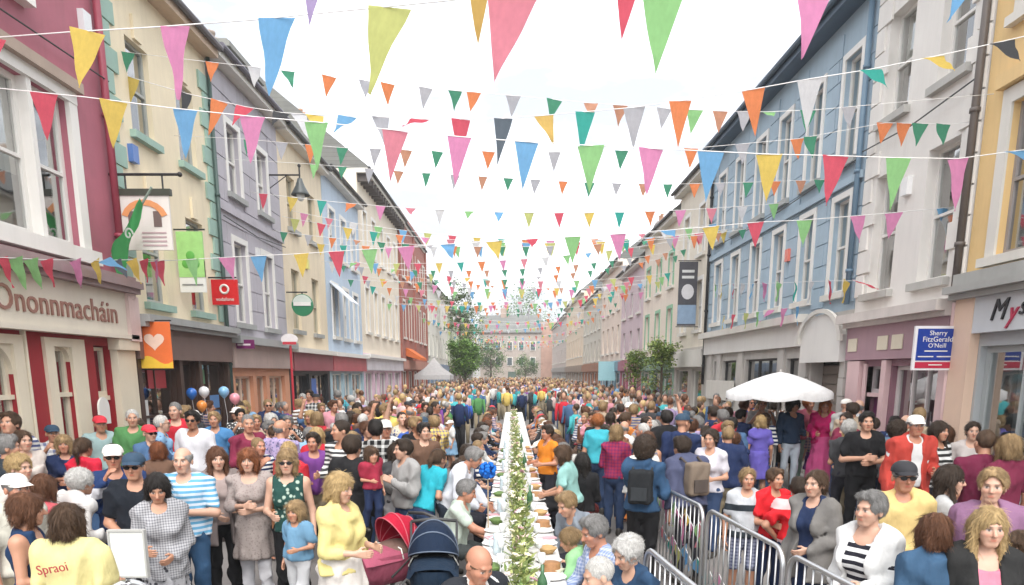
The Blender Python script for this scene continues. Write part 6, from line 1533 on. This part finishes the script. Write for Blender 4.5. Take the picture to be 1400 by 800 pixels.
pp('balding man in blue and white striped polo shirt', (250, 630), 1.80, 5, 'm', ('fold', 'cross'), ('bald', 'grey'), C(.14, .40, .64, 'stripe', (.58, .68, .78), 1.3), 'short', C(.04, .1, .2), skin=3, build=1.1, collar=C(.12, .42, .70))
pp('woman with long reddish hair in taupe cardigan and dark trousers', (297, 628), 1.72, 30, 'f', ('fold', 'hold'), ('long', 'chestnut'), C(.45, .36, .34), 'short', BLACK, skin=3, over=(C(.25, .205, .195), 'long', .68, .06))
pp('woman with auburn bob, arms crossed, in grey patterned dress and white leggings', (340, 630), 1.72, 6, 'f', ('cross', 'cross2'), ('bob', 'auburn'), C(.40, .34, .32, 'floral', (.30, .24, .23), 1.6), 'mid', C(.72, .72, .76), C(.36, .31, .29, 'floral', (.26, .21, .2), 1.6), hem=.55, skin=3, neck=.09)
pp('woman in sunglasses and dark green floral vest behind the toddler', (392, 632), 1.74, 10, 'f', ('hold', 'down'), ('bob', 'fair'), C(.02, .07, .06, 'floral', (.4, .5, .42), .7), 'none', BLACK, shades=True, skin=3)
pp('toddler in blue denim top and white shorts at woman\'s side', (404, 700), 1.12, -20, 'f', ('down', 'hold'), ('bob', 'fair'), C(.16, .32, .48), 'short', C(.55, .56, .58), child=True, blen=.35, base=.18)
pp('woman with headband in lemon yellow blouse and white skirt beside the prams', (465, 668), 1.70, 70, 'f', ('hold', 'hold'), ('bob', 'blonde'), C(.72, .62, .26), 'mid', None, C(.72, .68, .64), hem=.35, nod=.12, skin=3, build=1.12, loose=.014)
pp('man in black jacket with dark hair, seen from behind', (482, 612), 1.84, 165, 'm', ('down', 'hold'), ('short', 'dark'), C(.018, .018, .02), 'long', BLACK, build=1.1, loose=.014)
pp('dark haired man in light grey hoodie carrying a toddler', (551, 615), 1.72, -50, 'm', ('carry', 'carry'), ('short', 'dark'), C(.36, .355, .35), 'long', JEANS, yaw=-.3, loose=.016, skin=3)
pp('toddler in navy and red top held by the man in grey hoodie', (508, 622), .88, 40, 'f', ('hold', 'down'), ('bob', 'brown'), C(.35, .03, .06), 'short', NAVY, child=True, Y=7.25)
pp('person bending in bright turquoise top near the table', (600, 628), 1.66, 140, 'f', ('hold', 'reach'), ('tail', 'brown'), C(.03, .42, .52), 'short', JEANS, lean=.45)
pp('grey haired man in white shirt leaning over the long table', (648, 626), 1.72, 82, 'm', ('table', 'reach'), ('short', 'grey'), C(.68, .70, .76), 'long', C(.03, .04, .06), lean=.5, nod=.25, skin=2, loose=.014, collar=WHITEC)
pp('man with grey hair in pale green polo seated at the table', (638, 672), 1.76, 85, 'm', ('far', 'table'), ('short', 'grey'), C(.55, .64, .56), 'short', C(.06, .07, .07), lean=.25, sit=True, nod=.2, skin=2, build=1.1, collar=C(.5, .6, .52))
pp('bald man in dark suit with head bowed at bottom of the table', (655, 772), 1.80, 40, 'm', ('table', 'table'), ('bald', 'brown'), WHITEC, 'short', BLACK, lean=.2, sit=True, nod=.35, skin=2, build=1.05, over=(C(.025, .028, .035), 'long', .93, .05), collar=WHITEC)
# right of the table
pp('fair haired man in grey shirt leaning in over his plate', (775, 690), 1.76, -55, 'm', ('table', 'table'), ('short', 'fair'), C(.22, .25, .29), 'long', DARKT, lean=.42, sit=True, nod=.2, skin=1)
pp('child in lime green top seated between two men at the table', (778, 738), 1.34, -110, 'f', ('table', 'table'), ('tail', 'fair'), C(.36, .68, .34), 'short', WHITEC, child=True, sit=True, lean=.25, nod=.3)
pp('grey haired man in blue checked shirt with glasses, seated at the table', (812, 727), 1.80, -70, 'm', ('table', 'table'), ('short', 'grey'), C(.26, .34, .56, 'check', (.6, .64, .76), 2.4), 'long', KHAKI, lean=.2, sit=True, nod=.22, skin=2, build=1.08, collar=C(.3, .38, .6))
pp('white haired woman in navy cardigan seated nearest the low barrier', (857, 757), 1.70, -60, 'f', ('table', 'table'), ('perm', 'white'), C(.03, .07, .14), 'long', NAVY, lean=.2, sit=True, nod=.25, skin=3)
pp('elderly person with thin white hair at the bottom edge by the table', (818, 787), 1.72, -80, 'm', ('table', 'table'), ('crop', 'white'), C(.55, .6, .68), 'long', KHAKI, lean=.25, sit=True, nod=.2, skin=3)
pp('person in white cap and taupe top hunched at the table', (735, 612), 1.62, -90, 'm', ('table', 'table'), ('crop', 'brown'), C(.32, .24, .2), 'short', DARKT, hat=CAPW, lean=.35, sit=True, fine=False)
pp('person in bright orange top at the table', (748, 592), 1.66, -60, 'm', ('hold', 'hold'), ('short', 'dark'), C(.85, .28, .03), 'short', DARKT, skin=2, fine=False)
pp('woman in pale teal top seated with back to the barriers', (768, 622), 1.72, -100, 'f', ('table', 'table'), ('bob', 'brown'), C(.3, .55, .52), 'short', BLACK, sit=True, lean=.2, base=.22, build=1.15)
pp('dark long haired woman in black seated behind teal top', (797, 632), 1.72, 165, 'f', ('hold', 'hold'), ('long', 'black'), BLACK, 'long', C(.12, .02, .02), sit=True, base=.08)
pp('ginger haired woman in turquoise t-shirt, back turned', (817, 577), 1.78, 175, 'f', ('hold', 'down'), ('perm', 'ginger'), C(.06, .46, .56), 'short', JEANS, build=1.12, fine=False)
pp('woman in maroon plaid shirt behind the table diners', (843, 592), 1.72, 160, 'f', ('hold', 'hold'), ('bob', 'fair'), C(.34, .03, .08, 'check', (.12, .02, .1), 1.5), 'long', JEANS, fine=False)
bk, FB = pp('person with curly dark hair and denim jacket wearing a black backpack', (882, 613), 1.78, 160, 'f', ('hold', 'reach'), ('curly', 'dark'), C(.035, .085, .17), 'long', BLACK, loose=.014)
pm, FM = pp('man in dusk blue jumper leaning on the barrier with tan backpack', (932, 612), 1.80, 200, 'm', ('reach', 'down'), ('short', 'dark'), C(.08, .09, .16), 'long', DARKT, lean=.3, loose=.016, build=1.08)
pp('woman with dark hair in white t-shirt looking to the barrier', (972, 600), 1.76, -40, 'f', ('down', 'hold'), ('tail', 'dark'), C(.66, .64, .70), 'short', JEANS, skin=1, nod=.1, fine=False)
pp('girl in grey top with black chest band and patterned shorts', (1022, 655), 1.52, -5, 'f', ('down', 'down'), ('bun', 'fair'), C(.50, .52, .55, 'band', (.03, .04, .05), .62), 'short', C(.3, .32, .42, 'check', (.03, .04, .10), 2), child=True, blen=.48)
pp('boy in bright red football shirt facing the barrier', (1060, 655), 1.52, 20, 'm', ('hold', 'down'), ('short', 'brown'), C(.72, .02, .03), 'short', NAVY, child=True)
pp('second boy in red football shirt with white piping, back turned', (1092, 668), 1.46, 165, 'm', ('hold', 'hip'), ('short', 'dark'), C(.74, .02, .03, 'band', (.7, .5, .5), .9), 'short', NAVY, child=True, loose=.014)
pp('young woman with tied brown hair in grey cardigan over navy', (1115, 662), 1.66, -55, 'f', ('down', 'fold'), ('tail', 'brown'), NAVY, 'short', NAVY, skin=3, over=(C(.20, .19, .18), 'long', .7, .07))
pp('short grey haired older woman in black and white striped top, white cardigan', (1190, 697), 1.70, -60, 'f', ('fold', 'hold'), ('short', 'grey'), C(.02, .02, .03, 'stripe', (.72, .72, .72), 1.15), 'short', DARKT, skin=3, yaw=-.1, neck=.1, over=(WHITEC, 'long', .74, .085))
pp('older man in dark cap and glasses with yellow polo shirt', (1236, 652), 1.80, -8, 'm', ('down', 'down'), ('crop', 'grey'), C(.70, .52, .22), 'short', KHAKI, hat=CAPK, shades=True, skin=2, build=1.12, loose=.014, neck=.06, collar=C(.66, .48, .2))
pp('long dark haired woman in sunglasses looking to the right', (1300, 657), 1.72, 60, 'f', ('hold', 'down'), ('long', 'dark'), C(.5, .5, .5), 'short', DARKT, shades=True, skin=3)
pp('person with brown hair in blue denim jacket, back turned', (1276, 728), 1.62, 178, 'f', ('down', 'down'), ('bob', 'chestnut'), C(.045, .10, .18), 'long', DENIM, loose=.014, collar=C(.05, .11, .2))
pp('young woman with long blonde hair in black jacket and pink top', (1352, 722), 1.68, -12, 'f', ('hold', 'hold'), ('long', 'blonde'), C(.72, .22, .30), 'none', DARKT, skin=3, neck=.115, over=(C(.025, .025, .025), 'long', .85, .06))
pp('fair man in mauve t-shirt behind the blonde woman', (1357, 665), 1.80, -35, 'm', ('down', 'down'), ('short', 'fair'), C(.27, .14, .24), 'short', DARKT, skin=3, build=1.12, neck=.06)
pp('person with cropped hair in maroon t-shirt, back turned', (1346, 605), 1.80, 172, 'm', ('down', 'down'), ('crop', 'brown'), C(.14, .015, .045), 'short', DARKT, build=1.05)
pp('fair haired person in maroon t-shirt at the right edge', (1378, 612), 1.76, 185, 'f', ('down', 'down'), ('bob', 'fair'), C(.16, .02, .05), 'short', DARKT)
pp('child with brown hair at the bottom right corner', (1392, 752), 1.5, -60, 'f', hairs=('bob', 'brown'), top=C(.5, .4, .42), bottom=DENIM, child=True)
pp('man in red jacket and cream flat cap before the mauve shopfront', (1252, 582), 1.86, -5, 'm', ('down', 'hold'), ('crop', 'grey'), C(.7, .7, .7), 'short', KHAKI, hat=CAPW, skin=2, build=1.1, over=(C(.5, .06, .045), 'long', .82, .05), collar=WHITEC)
pp('young man in black t-shirt with arms crossed outside mauve shop', (1185, 577), 1.84, -10, 'm', ('cross', 'cross2'), ('short', 'black'), BLACK, 'short', BLACK, skin=1)
pp('woman in black and white striped t-shirt by the mauve shopfront', (1285, 590), 1.76, 20, 'f', ('fold', 'hold'), ('long', 'dark'), C(.03, .03, .03, 'stripe', (.7, .7, .7), .9), 'short', DARKT, fine=False)
pp('young woman with tied back hair by the peach pilaster', (1330, 590), 1.76, -20, 'f', ('down', 'hold'), ('tail', 'dark'), C(.55, .5, .48), 'short', DENIM, fine=False, skin=3, Y=9.5)
pp('person with big dark hair at the shop window behind the red jacket', (1225, 588), 1.70, 170, 'f', hairs=('curly', 'dark'), top=C(.2, .2, .22), sleeve='long', bottom=DARKT, fine=False)
pp('blonde child in violet blue dress under the parasol side', (1040, 577), 1.70, 170, 'f', ('down', 'down'), ('bob', 'blonde'), C(.16, .13, .52), 'short', None, C(.16, .13, .52), hem=.5, fine=False, child=True)
pp('tall dark haired person in navy jacket and pale jeans', (1085, 555), 1.86, 15, 'm', ('down', 'hold'), ('curly', 'black'), C(.02, .04, .08), 'long', C(.55, .62, .70), skin=4, fine=False)
pp('person in magenta costume beside the parasol', (1128, 555), 1.86, -20, 'f', ('hold', 'down'), ('long', 'ginger'), C(.62, .02, .16), 'long', None, C(.66, .10, .28), hem=.2, fine=False, loose=.03)
pp('person in pink costume next to magenta costume', (1106, 553), 1.84, 20, 'f', ('down', 'hold'), ('perm', 'ginger'), C(.66, .18, .26), 'long', C(.4, .6, .5), fine=False, loose=.02)
pp('man in white t-shirt and sunglasses near the balloons', (263, 575), 1.84, 5, 'm', ('down', 'down'), ('short', 'black'), C(.70, .70, .74), 'short', DARKT, shades=True, skin=4, fine=False, build=1.1)
pp('child in blue t-shirt below the balloons', (293, 574), 1.76, 10, 'm', hairs=('short', 'fair'), top=C(.08, .24, .48), bottom=DARKT, fine=False, child=True)
# lettering on the back of the yellow t-shirt
if lt is not None:
    lt.parent = Y1; lt.location = (0, .178*F1.k, 1.335*F1.k); lt.rotation_euler = (.06, -.18, math.pi)
# backpacks: carried, so things of their own
def backpack(label, root, F, col, col2):
    a = root.rotation_euler[2]; c = F.T(0, .19, 1.2); ca, sa = math.cos(a), math.sin(a)
    t = thing('backpack', label, 'backpack', (root.location.x+c[0]*ca-c[1]*sa, root.location.y+c[0]*sa+c[1]*ca, c[2]), a)
    def shp(p): q = np.abs(p)-np.array([.095, .045, .15], np.float32); return np.linalg.norm(np.maximum(q, 0), axis=1)+np.minimum(q.max(1), 0)-.035+.004*np.sin(p[:, 0]*40+p[:, 2]*25)
    v, q = surface_nets(shp, (np.arange(-.18, .18, .014), np.arange(-.12, .12, .014), np.arange(-.26, .26, .014))); link('pack', np_mesh('pack', v, q), cloth(col), t)
    mb = MB(); mb.box(-.085, .085, .07, .098, -.14, 0); me = mb.mesh('pocket'); link('pocket', me, cloth(col2), t)
    for sx in (-1, 1): mb = MB(); mb.tube([(sx*.1, -.06, .17), (sx*.11, -.16, .22), (sx*.115, -.27, .13), (sx*.12, -.25, -.05), (sx*.12, -.08, -.16)], .014, 6); link('strap', mb.mesh('strap', True), cloth(col2), t)
backpack('black backpack worn over the denim jacket', bk, FB, (.02, .022, .025), (.04, .045, .05)); backpack('tan and grey backpack on the man leaning at the barrier', pm, FM, (.22, .17, .13), (.1, .08, .07))
t = thing('shoulder_bag', 'brown leather shoulder bag hanging at the patterned dress', 'bag', tuple(onZ(383, 708, 1.0)+Vector((0, .05, 0))))
mb = MB(); mb.box(-.09, .09, -.035, .035, -.11, .08); link('pouch', mb.mesh('pouch'), plain((.24, .10, .04), .5, bump=.2), t); mb = MB(); mb.tube([(-.08, 0, .06), (-.06, .0, .3), (0, .02, .5), (.06, 0, .3), (.08, 0, .06)], .01, 6); link('strap', mb.mesh('strap', True), plain((.2, .08, .03), .5), t)

# ------------------------------------------------------------------ the crowd behind: copies of a set of figures
rc = random.Random(21)
LIB = []
def lib(sex, h, arms, sleeve, low, lean=0.0, yaw=0.0, sit=False, child=False, build=1.0, hem=.5, nod=0.0):
    F = Figure(h, sex, arms, lean, yaw, nod, 0, sit, rc.uniform(-.5, .5), build, child); i = len(LIB)
    d = dict(F=F, sex=sex, sit=sit, child=child, sleeve=sleeve, low=low, body=F.body(.024, .0088), top=F.garment('top', .022, i+200, sleeve, loose=.008))
    d['bot'] = F.garment('trousers', .022, i+300) if low == 'trousers' else F.garment('skirt', .022, i+300, length=hem)
    LIB.append(d)
lib('m', 1.82, ('down', 'down'), 'short', 'trousers', yaw=.2); lib('m', 1.78, ('cross', 'cross2'), 'long', 'trousers'); lib('m', 1.84, ('hold', 'down'), 'long', 'trousers', yaw=-.4); lib('m', 1.80, ('fold', 'fold'), 'short', 'trousers', build=1.15, yaw=.1)
lib('m', 1.76, ('phone', 'phone'), 'short', 'trousers', nod=-.05); lib('m', 1.80, ('hip', 'down'), 'short', 'trousers', yaw=.5, build=1.1)
lib('f', 1.72, ('down', 'hold'), 'short', 'trousers', yaw=-.2); lib('f', 1.68, ('cross', 'cross2'), 'mid', 'trousers'); lib('f', 1.74, ('hold', 'down'), 'long', 'skirt', yaw=.35); lib('f', 1.70, ('down', 'down'), 'none', 'skirt', hem=.55, yaw=.1); lib('f', 1.70, ('phone', 'down'), 'long', 'trousers', yaw=-.3, build=1.1); lib('f', 1.66, ('fold', 'hip'), 'short', 'trousers', build=1.12)
lib('m', 1.80, ('up', 'down'), 'short', 'trousers', nod=-.2); lib('f', 1.72, ('up', 'phone'), 'mid', 'trousers', nod=-.1)
lib('m', 1.35, ('down', 'hold'), 'short', 'trousers', child=True); lib('f', 1.28, ('down', 'down'), 'short', 'skirt', child=True, hem=.5)
lib('m', 1.78, ('table', 'table'), 'short', 'trousers', sit=True, lean=.2, nod=.15); lib('f', 1.70, ('table', 'hold'), 'mid', 'trousers', sit=True, lean=.15); lib('m', 1.76, ('table', 'reach'), 'long', 'trousers', sit=True, lean=.3)
TOPS = [('white', (.72, .72, .70)), ('cream', (.70, .62, .48)), ('navy', (.02, .035, .10)), ('black', (.016, .016, .018)), ('grey', (.30, .30, .31)), ('red', (.58, .03, .05)), ('pink', (.70, .32, .38)), ('sky blue', (.28, .48, .70)), ('royal blue', (.05, .12, .45)), ('denim', (.08, .16, .30)), ('maroon', (.24, .03, .07)), ('teal', (.05, .36, .38)), ('green', (.10, .28, .10)), ('yellow', (.78, .58, .16)), ('lilac', (.45, .36, .58)), ('orange', (.78, .26, .06)), ('brown', (.16, .09, .06)), ('pale pink', (.74, .54, .52)), ('charcoal', (.06, .06, .065)), ('beige', (.48, .38, .28)), ('purple', (.20, .06, .28)), ('turquoise', (.08, .48, .52))]
TW = [7, 3, 8, 9, 3, 3, 3, 3, 2, 3, 3, 1, 1, 1, 2, 1, 3, 3, 6, 2, 1, 1]
PAT = [None]*6+['stripe', 'check', 'floral']
HM = [('short', 'dark'), ('short', 'brown'), ('crop', 'grey'), ('short', 'grey'), ('crop', 'dark'), ('bald', 'grey'), ('crop', 'fair'), ('short', 'fair'), ('crop', 'white'), ('short', 'black'), ('quiff', 'chestnut')]
HF = [('long', 'brown'), ('long', 'blonde'), ('bob', 'dark'), ('bob', 'fair'), ('tail', 'brown'), ('tail', 'dark'), ('bob', 'auburn'), ('perm', 'grey'), ('perm', 'white'), ('bun', 'chestnut'), ('long', 'dark'), ('curly', 'brown'), ('bob', 'blonde'), ('long', 'chestnut')]
BOT = [JEANS, DARKT, BLACK, KHAKI, DENIM, NAVY, GREYC]
HNAME = {'short': 'short %s hair', 'crop': 'cropped %s hair', 'quiff': '%s quiff', 'bald': 'a balding %s head', 'long': 'long %s hair', 'bob': '%s bob', 'tail': '%s ponytail', 'perm': 'curled %s hair', 'bun': '%s bun', 'curly': 'big curly %s hair'}
taken = [(o.location.x, o.location.y) for o in bpy.data.objects if o.name.split('.')[0] == 'person' and o.parent is None]
n_front = len(taken)
def zone(x, y):
    if -1.5 < x < 1.9 and y < 30: side = 'left' if x < .1 else 'right'; return 'at the long table, %s side' % side if y < 16 else 'far along the long table, %s side' % side
    if x < 0: return 'in front of the ' + at_house([(12.7, 'pink pub')]+HOUSE_L, y)
    return 'in front of the ' + at_house([(11.2, 'yellow house'), (14.74, 'off white house')]+HOUSE_R[1:], y)
used_l = set()
def crowd_person(x, y, face, pool, sit=False):
    for _ in range(200):
        d = LIB[rc.choice(pool)]; F = d['F']; hs = rc.choice(HM if d['sex'] == 'm' else HF); ti = rc.choices(range(len(TOPS)), TW)[0]; pat = rc.choice(PAT)
        who = ('boy' if d['sex'] == 'm' else 'girl') if d['child'] else ('man' if d['sex'] == 'm' else 'woman')
        cap = (rc.random() < .08); sh = rc.random() < .16
        pn = {'stripe': 'striped ', 'check': 'checked ', 'floral': 'dotted '}.get(pat, '')
        la = '%s with %s in %s %s%s, %s%s' % (who, HNAME[hs[0]] % hs[1], TOPS[ti][0], pn, 'jumper' if d['sleeve'] == 'long' else ('vest' if d['sleeve'] == 'none' else 'top'), 'sunglasses, ' if sh else '', ('seated ' if sit else '')+zone(x, y))
        key = la.replace('sunglasses, ', '')
        if key not in used_l and len(la.split()) <= 17: break
    used_l.add(key)
    c2 = (.72, .72, .7) if sum(TOPS[ti][1]) < 1.0 else (.1, .12, .25)
    root = thing('person', la, 'person', (x, y, .124 if (x < -4.5 or x > 4.6) else 0), math.radians(face), group='festival crowd')
    if len(la.split()) > 16: root['label'] = la.replace('in front of the', 'before').replace('the long table', 'table')
    k = rc.uniform(.92, 1.06) if not sit else 1.0; root.scale = (k, k, k)
    link('body', d['body'], skinmat(rc.choices(SKIN, (4, 4, 3, 4, 1))[0]), root); link('top', d['top'], cloth(TOPS[ti][1], pat, c2, rc.choice((.8, 1.2))), root)
    link('trousers' if d['low'] == 'trousers' else 'skirt', d['bot'], rc.choice(BOT) if d['low'] == 'trousers' else cloth(rc.choice(TOPS)[1]), root)
    R = Matrix(F.Rh.tolist()).to_euler(); sc_ = [F.hs]*3; lc = tuple(F.hc)
    if not cap: link('hair', hair(*((hs[0], rc.randint(0, 1)))), hairmat(HC[hs[1]]), root, lc, R, sc_)
    else:
        root['label'] = root['label'].replace('with '+HNAME[hs[0]] % hs[1], 'with cap'); link('cap', HATS['cap'], rc.choice((CAPW, CAPN, CAPK, CAPR)), root, lc, R, [F.hs*1.05]*3); la2 = root['label']; k2 = 0
        while root['label'] in used_l: k2 += 1; root['label'] = la2.replace('cap in', ('white cap in', 'dark cap in', 'peaked cap in', 'plain cap in')[k2-1])
        used_l.add(root['label'])
    if sh: link('sunglasses', SHADES, plain((.012, .012, .014), .15), root, lc, R, sc_)
    taken.append((x, y))
FRONT = [(a/b, b) for a, b in taken if b < 15]
def hides(x, y): return any(y < b-.05 and abs(x/y-r) < .27/y+.10/b for r, b in FRONT)
def clear(x, y, d): return all((x-a)**2+(y-b)**2 > d*d for a, b in taken)
# seated along the table
STAND = list(range(0, 12))*3+[12, 14, 15]; SEAT = [16, 17, 18]
for y in np.arange(7.7, 26, .60):
    for sx, xb, fc in ((-1, -.80, 90), (1, .96, -90)):
        yy = y+rc.uniform(-.08, .08)
        if rc.random() < (.75 if sx < 0 else .88) and clear(xb, yy, .46): crowd_person(xb+rc.uniform(-.04, .04), yy, fc+rc.uniform(-25, 25), SEAT, True)
def scatter(n, x0, x1, y0, y1, dmin, facef, tries=40):
    k = 0
    for _ in range(n*tries):
        if k >= n or len(taken) >= 300: break
        x = rc.uniform(x0, x1); y = y0+(y1-y0)*rc.random()**1.15
        if abs(x) < .35+.03*0 or (-1.15 < x < 1.35 and y < 27): continue
        if 1.35 < x < 2.35 and y < 9.0: continue
        if abs(x-5.15) < .25 and abs(y-14.3) < .3: continue
        if not clear(x, y, dmin) or hides(x, y): continue
        crowd_person(x, y, facef(x, y), STAND if rc.random() < .9 else [14, 15]); k += 1
    return k
def face_l(x, y): return rc.choice((rc.gauss(45, 35), rc.gauss(15, 30), rc.gauss(170, 30))) if rc.random() < .9 else rc.uniform(0, 360)
def face_r(x, y): return rc.choice((rc.gauss(-45, 40), rc.gauss(175, 35), rc.gauss(175, 30)))
scatter(84, -6.0, -1.2, 8.6, 16.5, .46, face_l); scatter(80, 1.45, 6.2, 9.4, 17, .46, face_r)
scatter(30, -6.0, -1.2, 16, 22, .5, face_l); scatter(30, 1.4, 6.2, 16.5, 22, .5, face_r)
scatter(300, -6.0, 6.2, 26, 36, .6, lambda x, y: rc.uniform(0, 360))
# far crowd: too many and too small to count
def far_crowd():
    rg = random.Random(31); mb = MB(); cols = [cloth(c) for _, c in TOPS]; wts = [12, 7, 4, 4, 4, 4, 7, 6, 3, 3, 3, 3, 2, 3, 5, 2, 2, 8, 3, 4, 2, 3]; ms = cols+[skinmat(SKIN[1])]+[hairmat(HC[k]) for k in ('brown', 'fair', 'grey', 'blonde', 'chestnut')]+[JEANS, BLACK, KHAKI]
    nT = len(TOPS); pos = []
    while len(pos) < 900:
        y = 18+92*rg.random()**1.15; x = rg.uniform(-5.6, 5.8)
        if y < 34 and abs(x-.08) < 1.3: continue
        if all((x-a)**2+(y-b)**2 > .3 for a, b in pos) and clear(x, y, .48): pos.append((x, y))
    for x, y in pos:
        h = rg.uniform(1.6, 1.88); k = h/1.75; a = rg.uniform(0, 6.28); ca, sa = math.cos(a), math.sin(a)
        def bl(dx, dy, z, r): mb.ball((x+dx*ca-dy*sa, y+dx*sa+dy*ca, z*k), r, 7, 5)
        mb.cm = nT+6+rg.randint(0, 2)
        for sx in (-1, 1): mb.tube([(x+sx*.09*ca, y+sx*.09*sa, 0), (x+sx*.09*ca, y+sx*.09*sa, .9*k)], [.06, .095], 6)
        mb.cm = rg.choices(range(nT), wts)[0]; v0 = len(mb.v)
        mb.tube([(x, y, .84*k), (x, y, 1.1*k), (x, y, 1.34*k), (x, y, 1.44*k)], [.17, .16, .19, .09], 8)
        for i in range(v0, len(mb.v)):
            q = mb.v[i]; dx, dy = q.x-x, q.y-y; u = dx*ca+dy*sa; w = (-dx*sa+dy*ca)*.68; q.x, q.y = x+u*ca-w*sa, y+u*sa+w*ca
        for sx in (-1, 1): bx_, by_ = .2*sx, .0; mb.tube([(x+bx_*ca, y+bx_*sa, 1.39*k), (x+bx_*1.2*ca, y+bx_*1.2*sa, 1.12*k), (x+bx_*1.05*ca+.12*sa, y+bx_*1.05*sa-.12*ca, .92*k)], [.058, .048, .036], 6)
        mb.cm = nT; bl(0, -.015, 1.60, (.078, .09, .115*k)); mb.tube([(x, y, 1.4*k), (x, y, 1.56*k)], .05, 6)
        mb.cm = nT+1+rg.randint(0, 4); bl(0, .022, 1.645, (.094, .102, .105*k))
    o = mb.build('far_crowd', None, None, True, ms); tag(o, 'dense far crowd filling the street beyond the tables', 'crowd', kind='stuff')
far_crowd()

# ------------------------------------------------------------------ haze
def haze():
    m = bpy.data.materials.new('haze_air'); m.use_nodes = True; nt = m.node_tree; nt.nodes.clear()
    o = nt.nodes.new('ShaderNodeOutputMaterial'); v = nt.nodes.new('ShaderNodeVolumePrincipled'); v.inputs['Color'].default_value = (.97, .975, .98, 1); v.inputs['Density'].default_value = .0012; v.inputs['Anisotropy'].default_value = .2
    nt.links.new(v.outputs[0], o.inputs['Volume']); mb = MB(); mb.box(-410, 410, -70, 910, -1.1, 26); tag(mb.build('haze', m), kind='stuff')
haze()
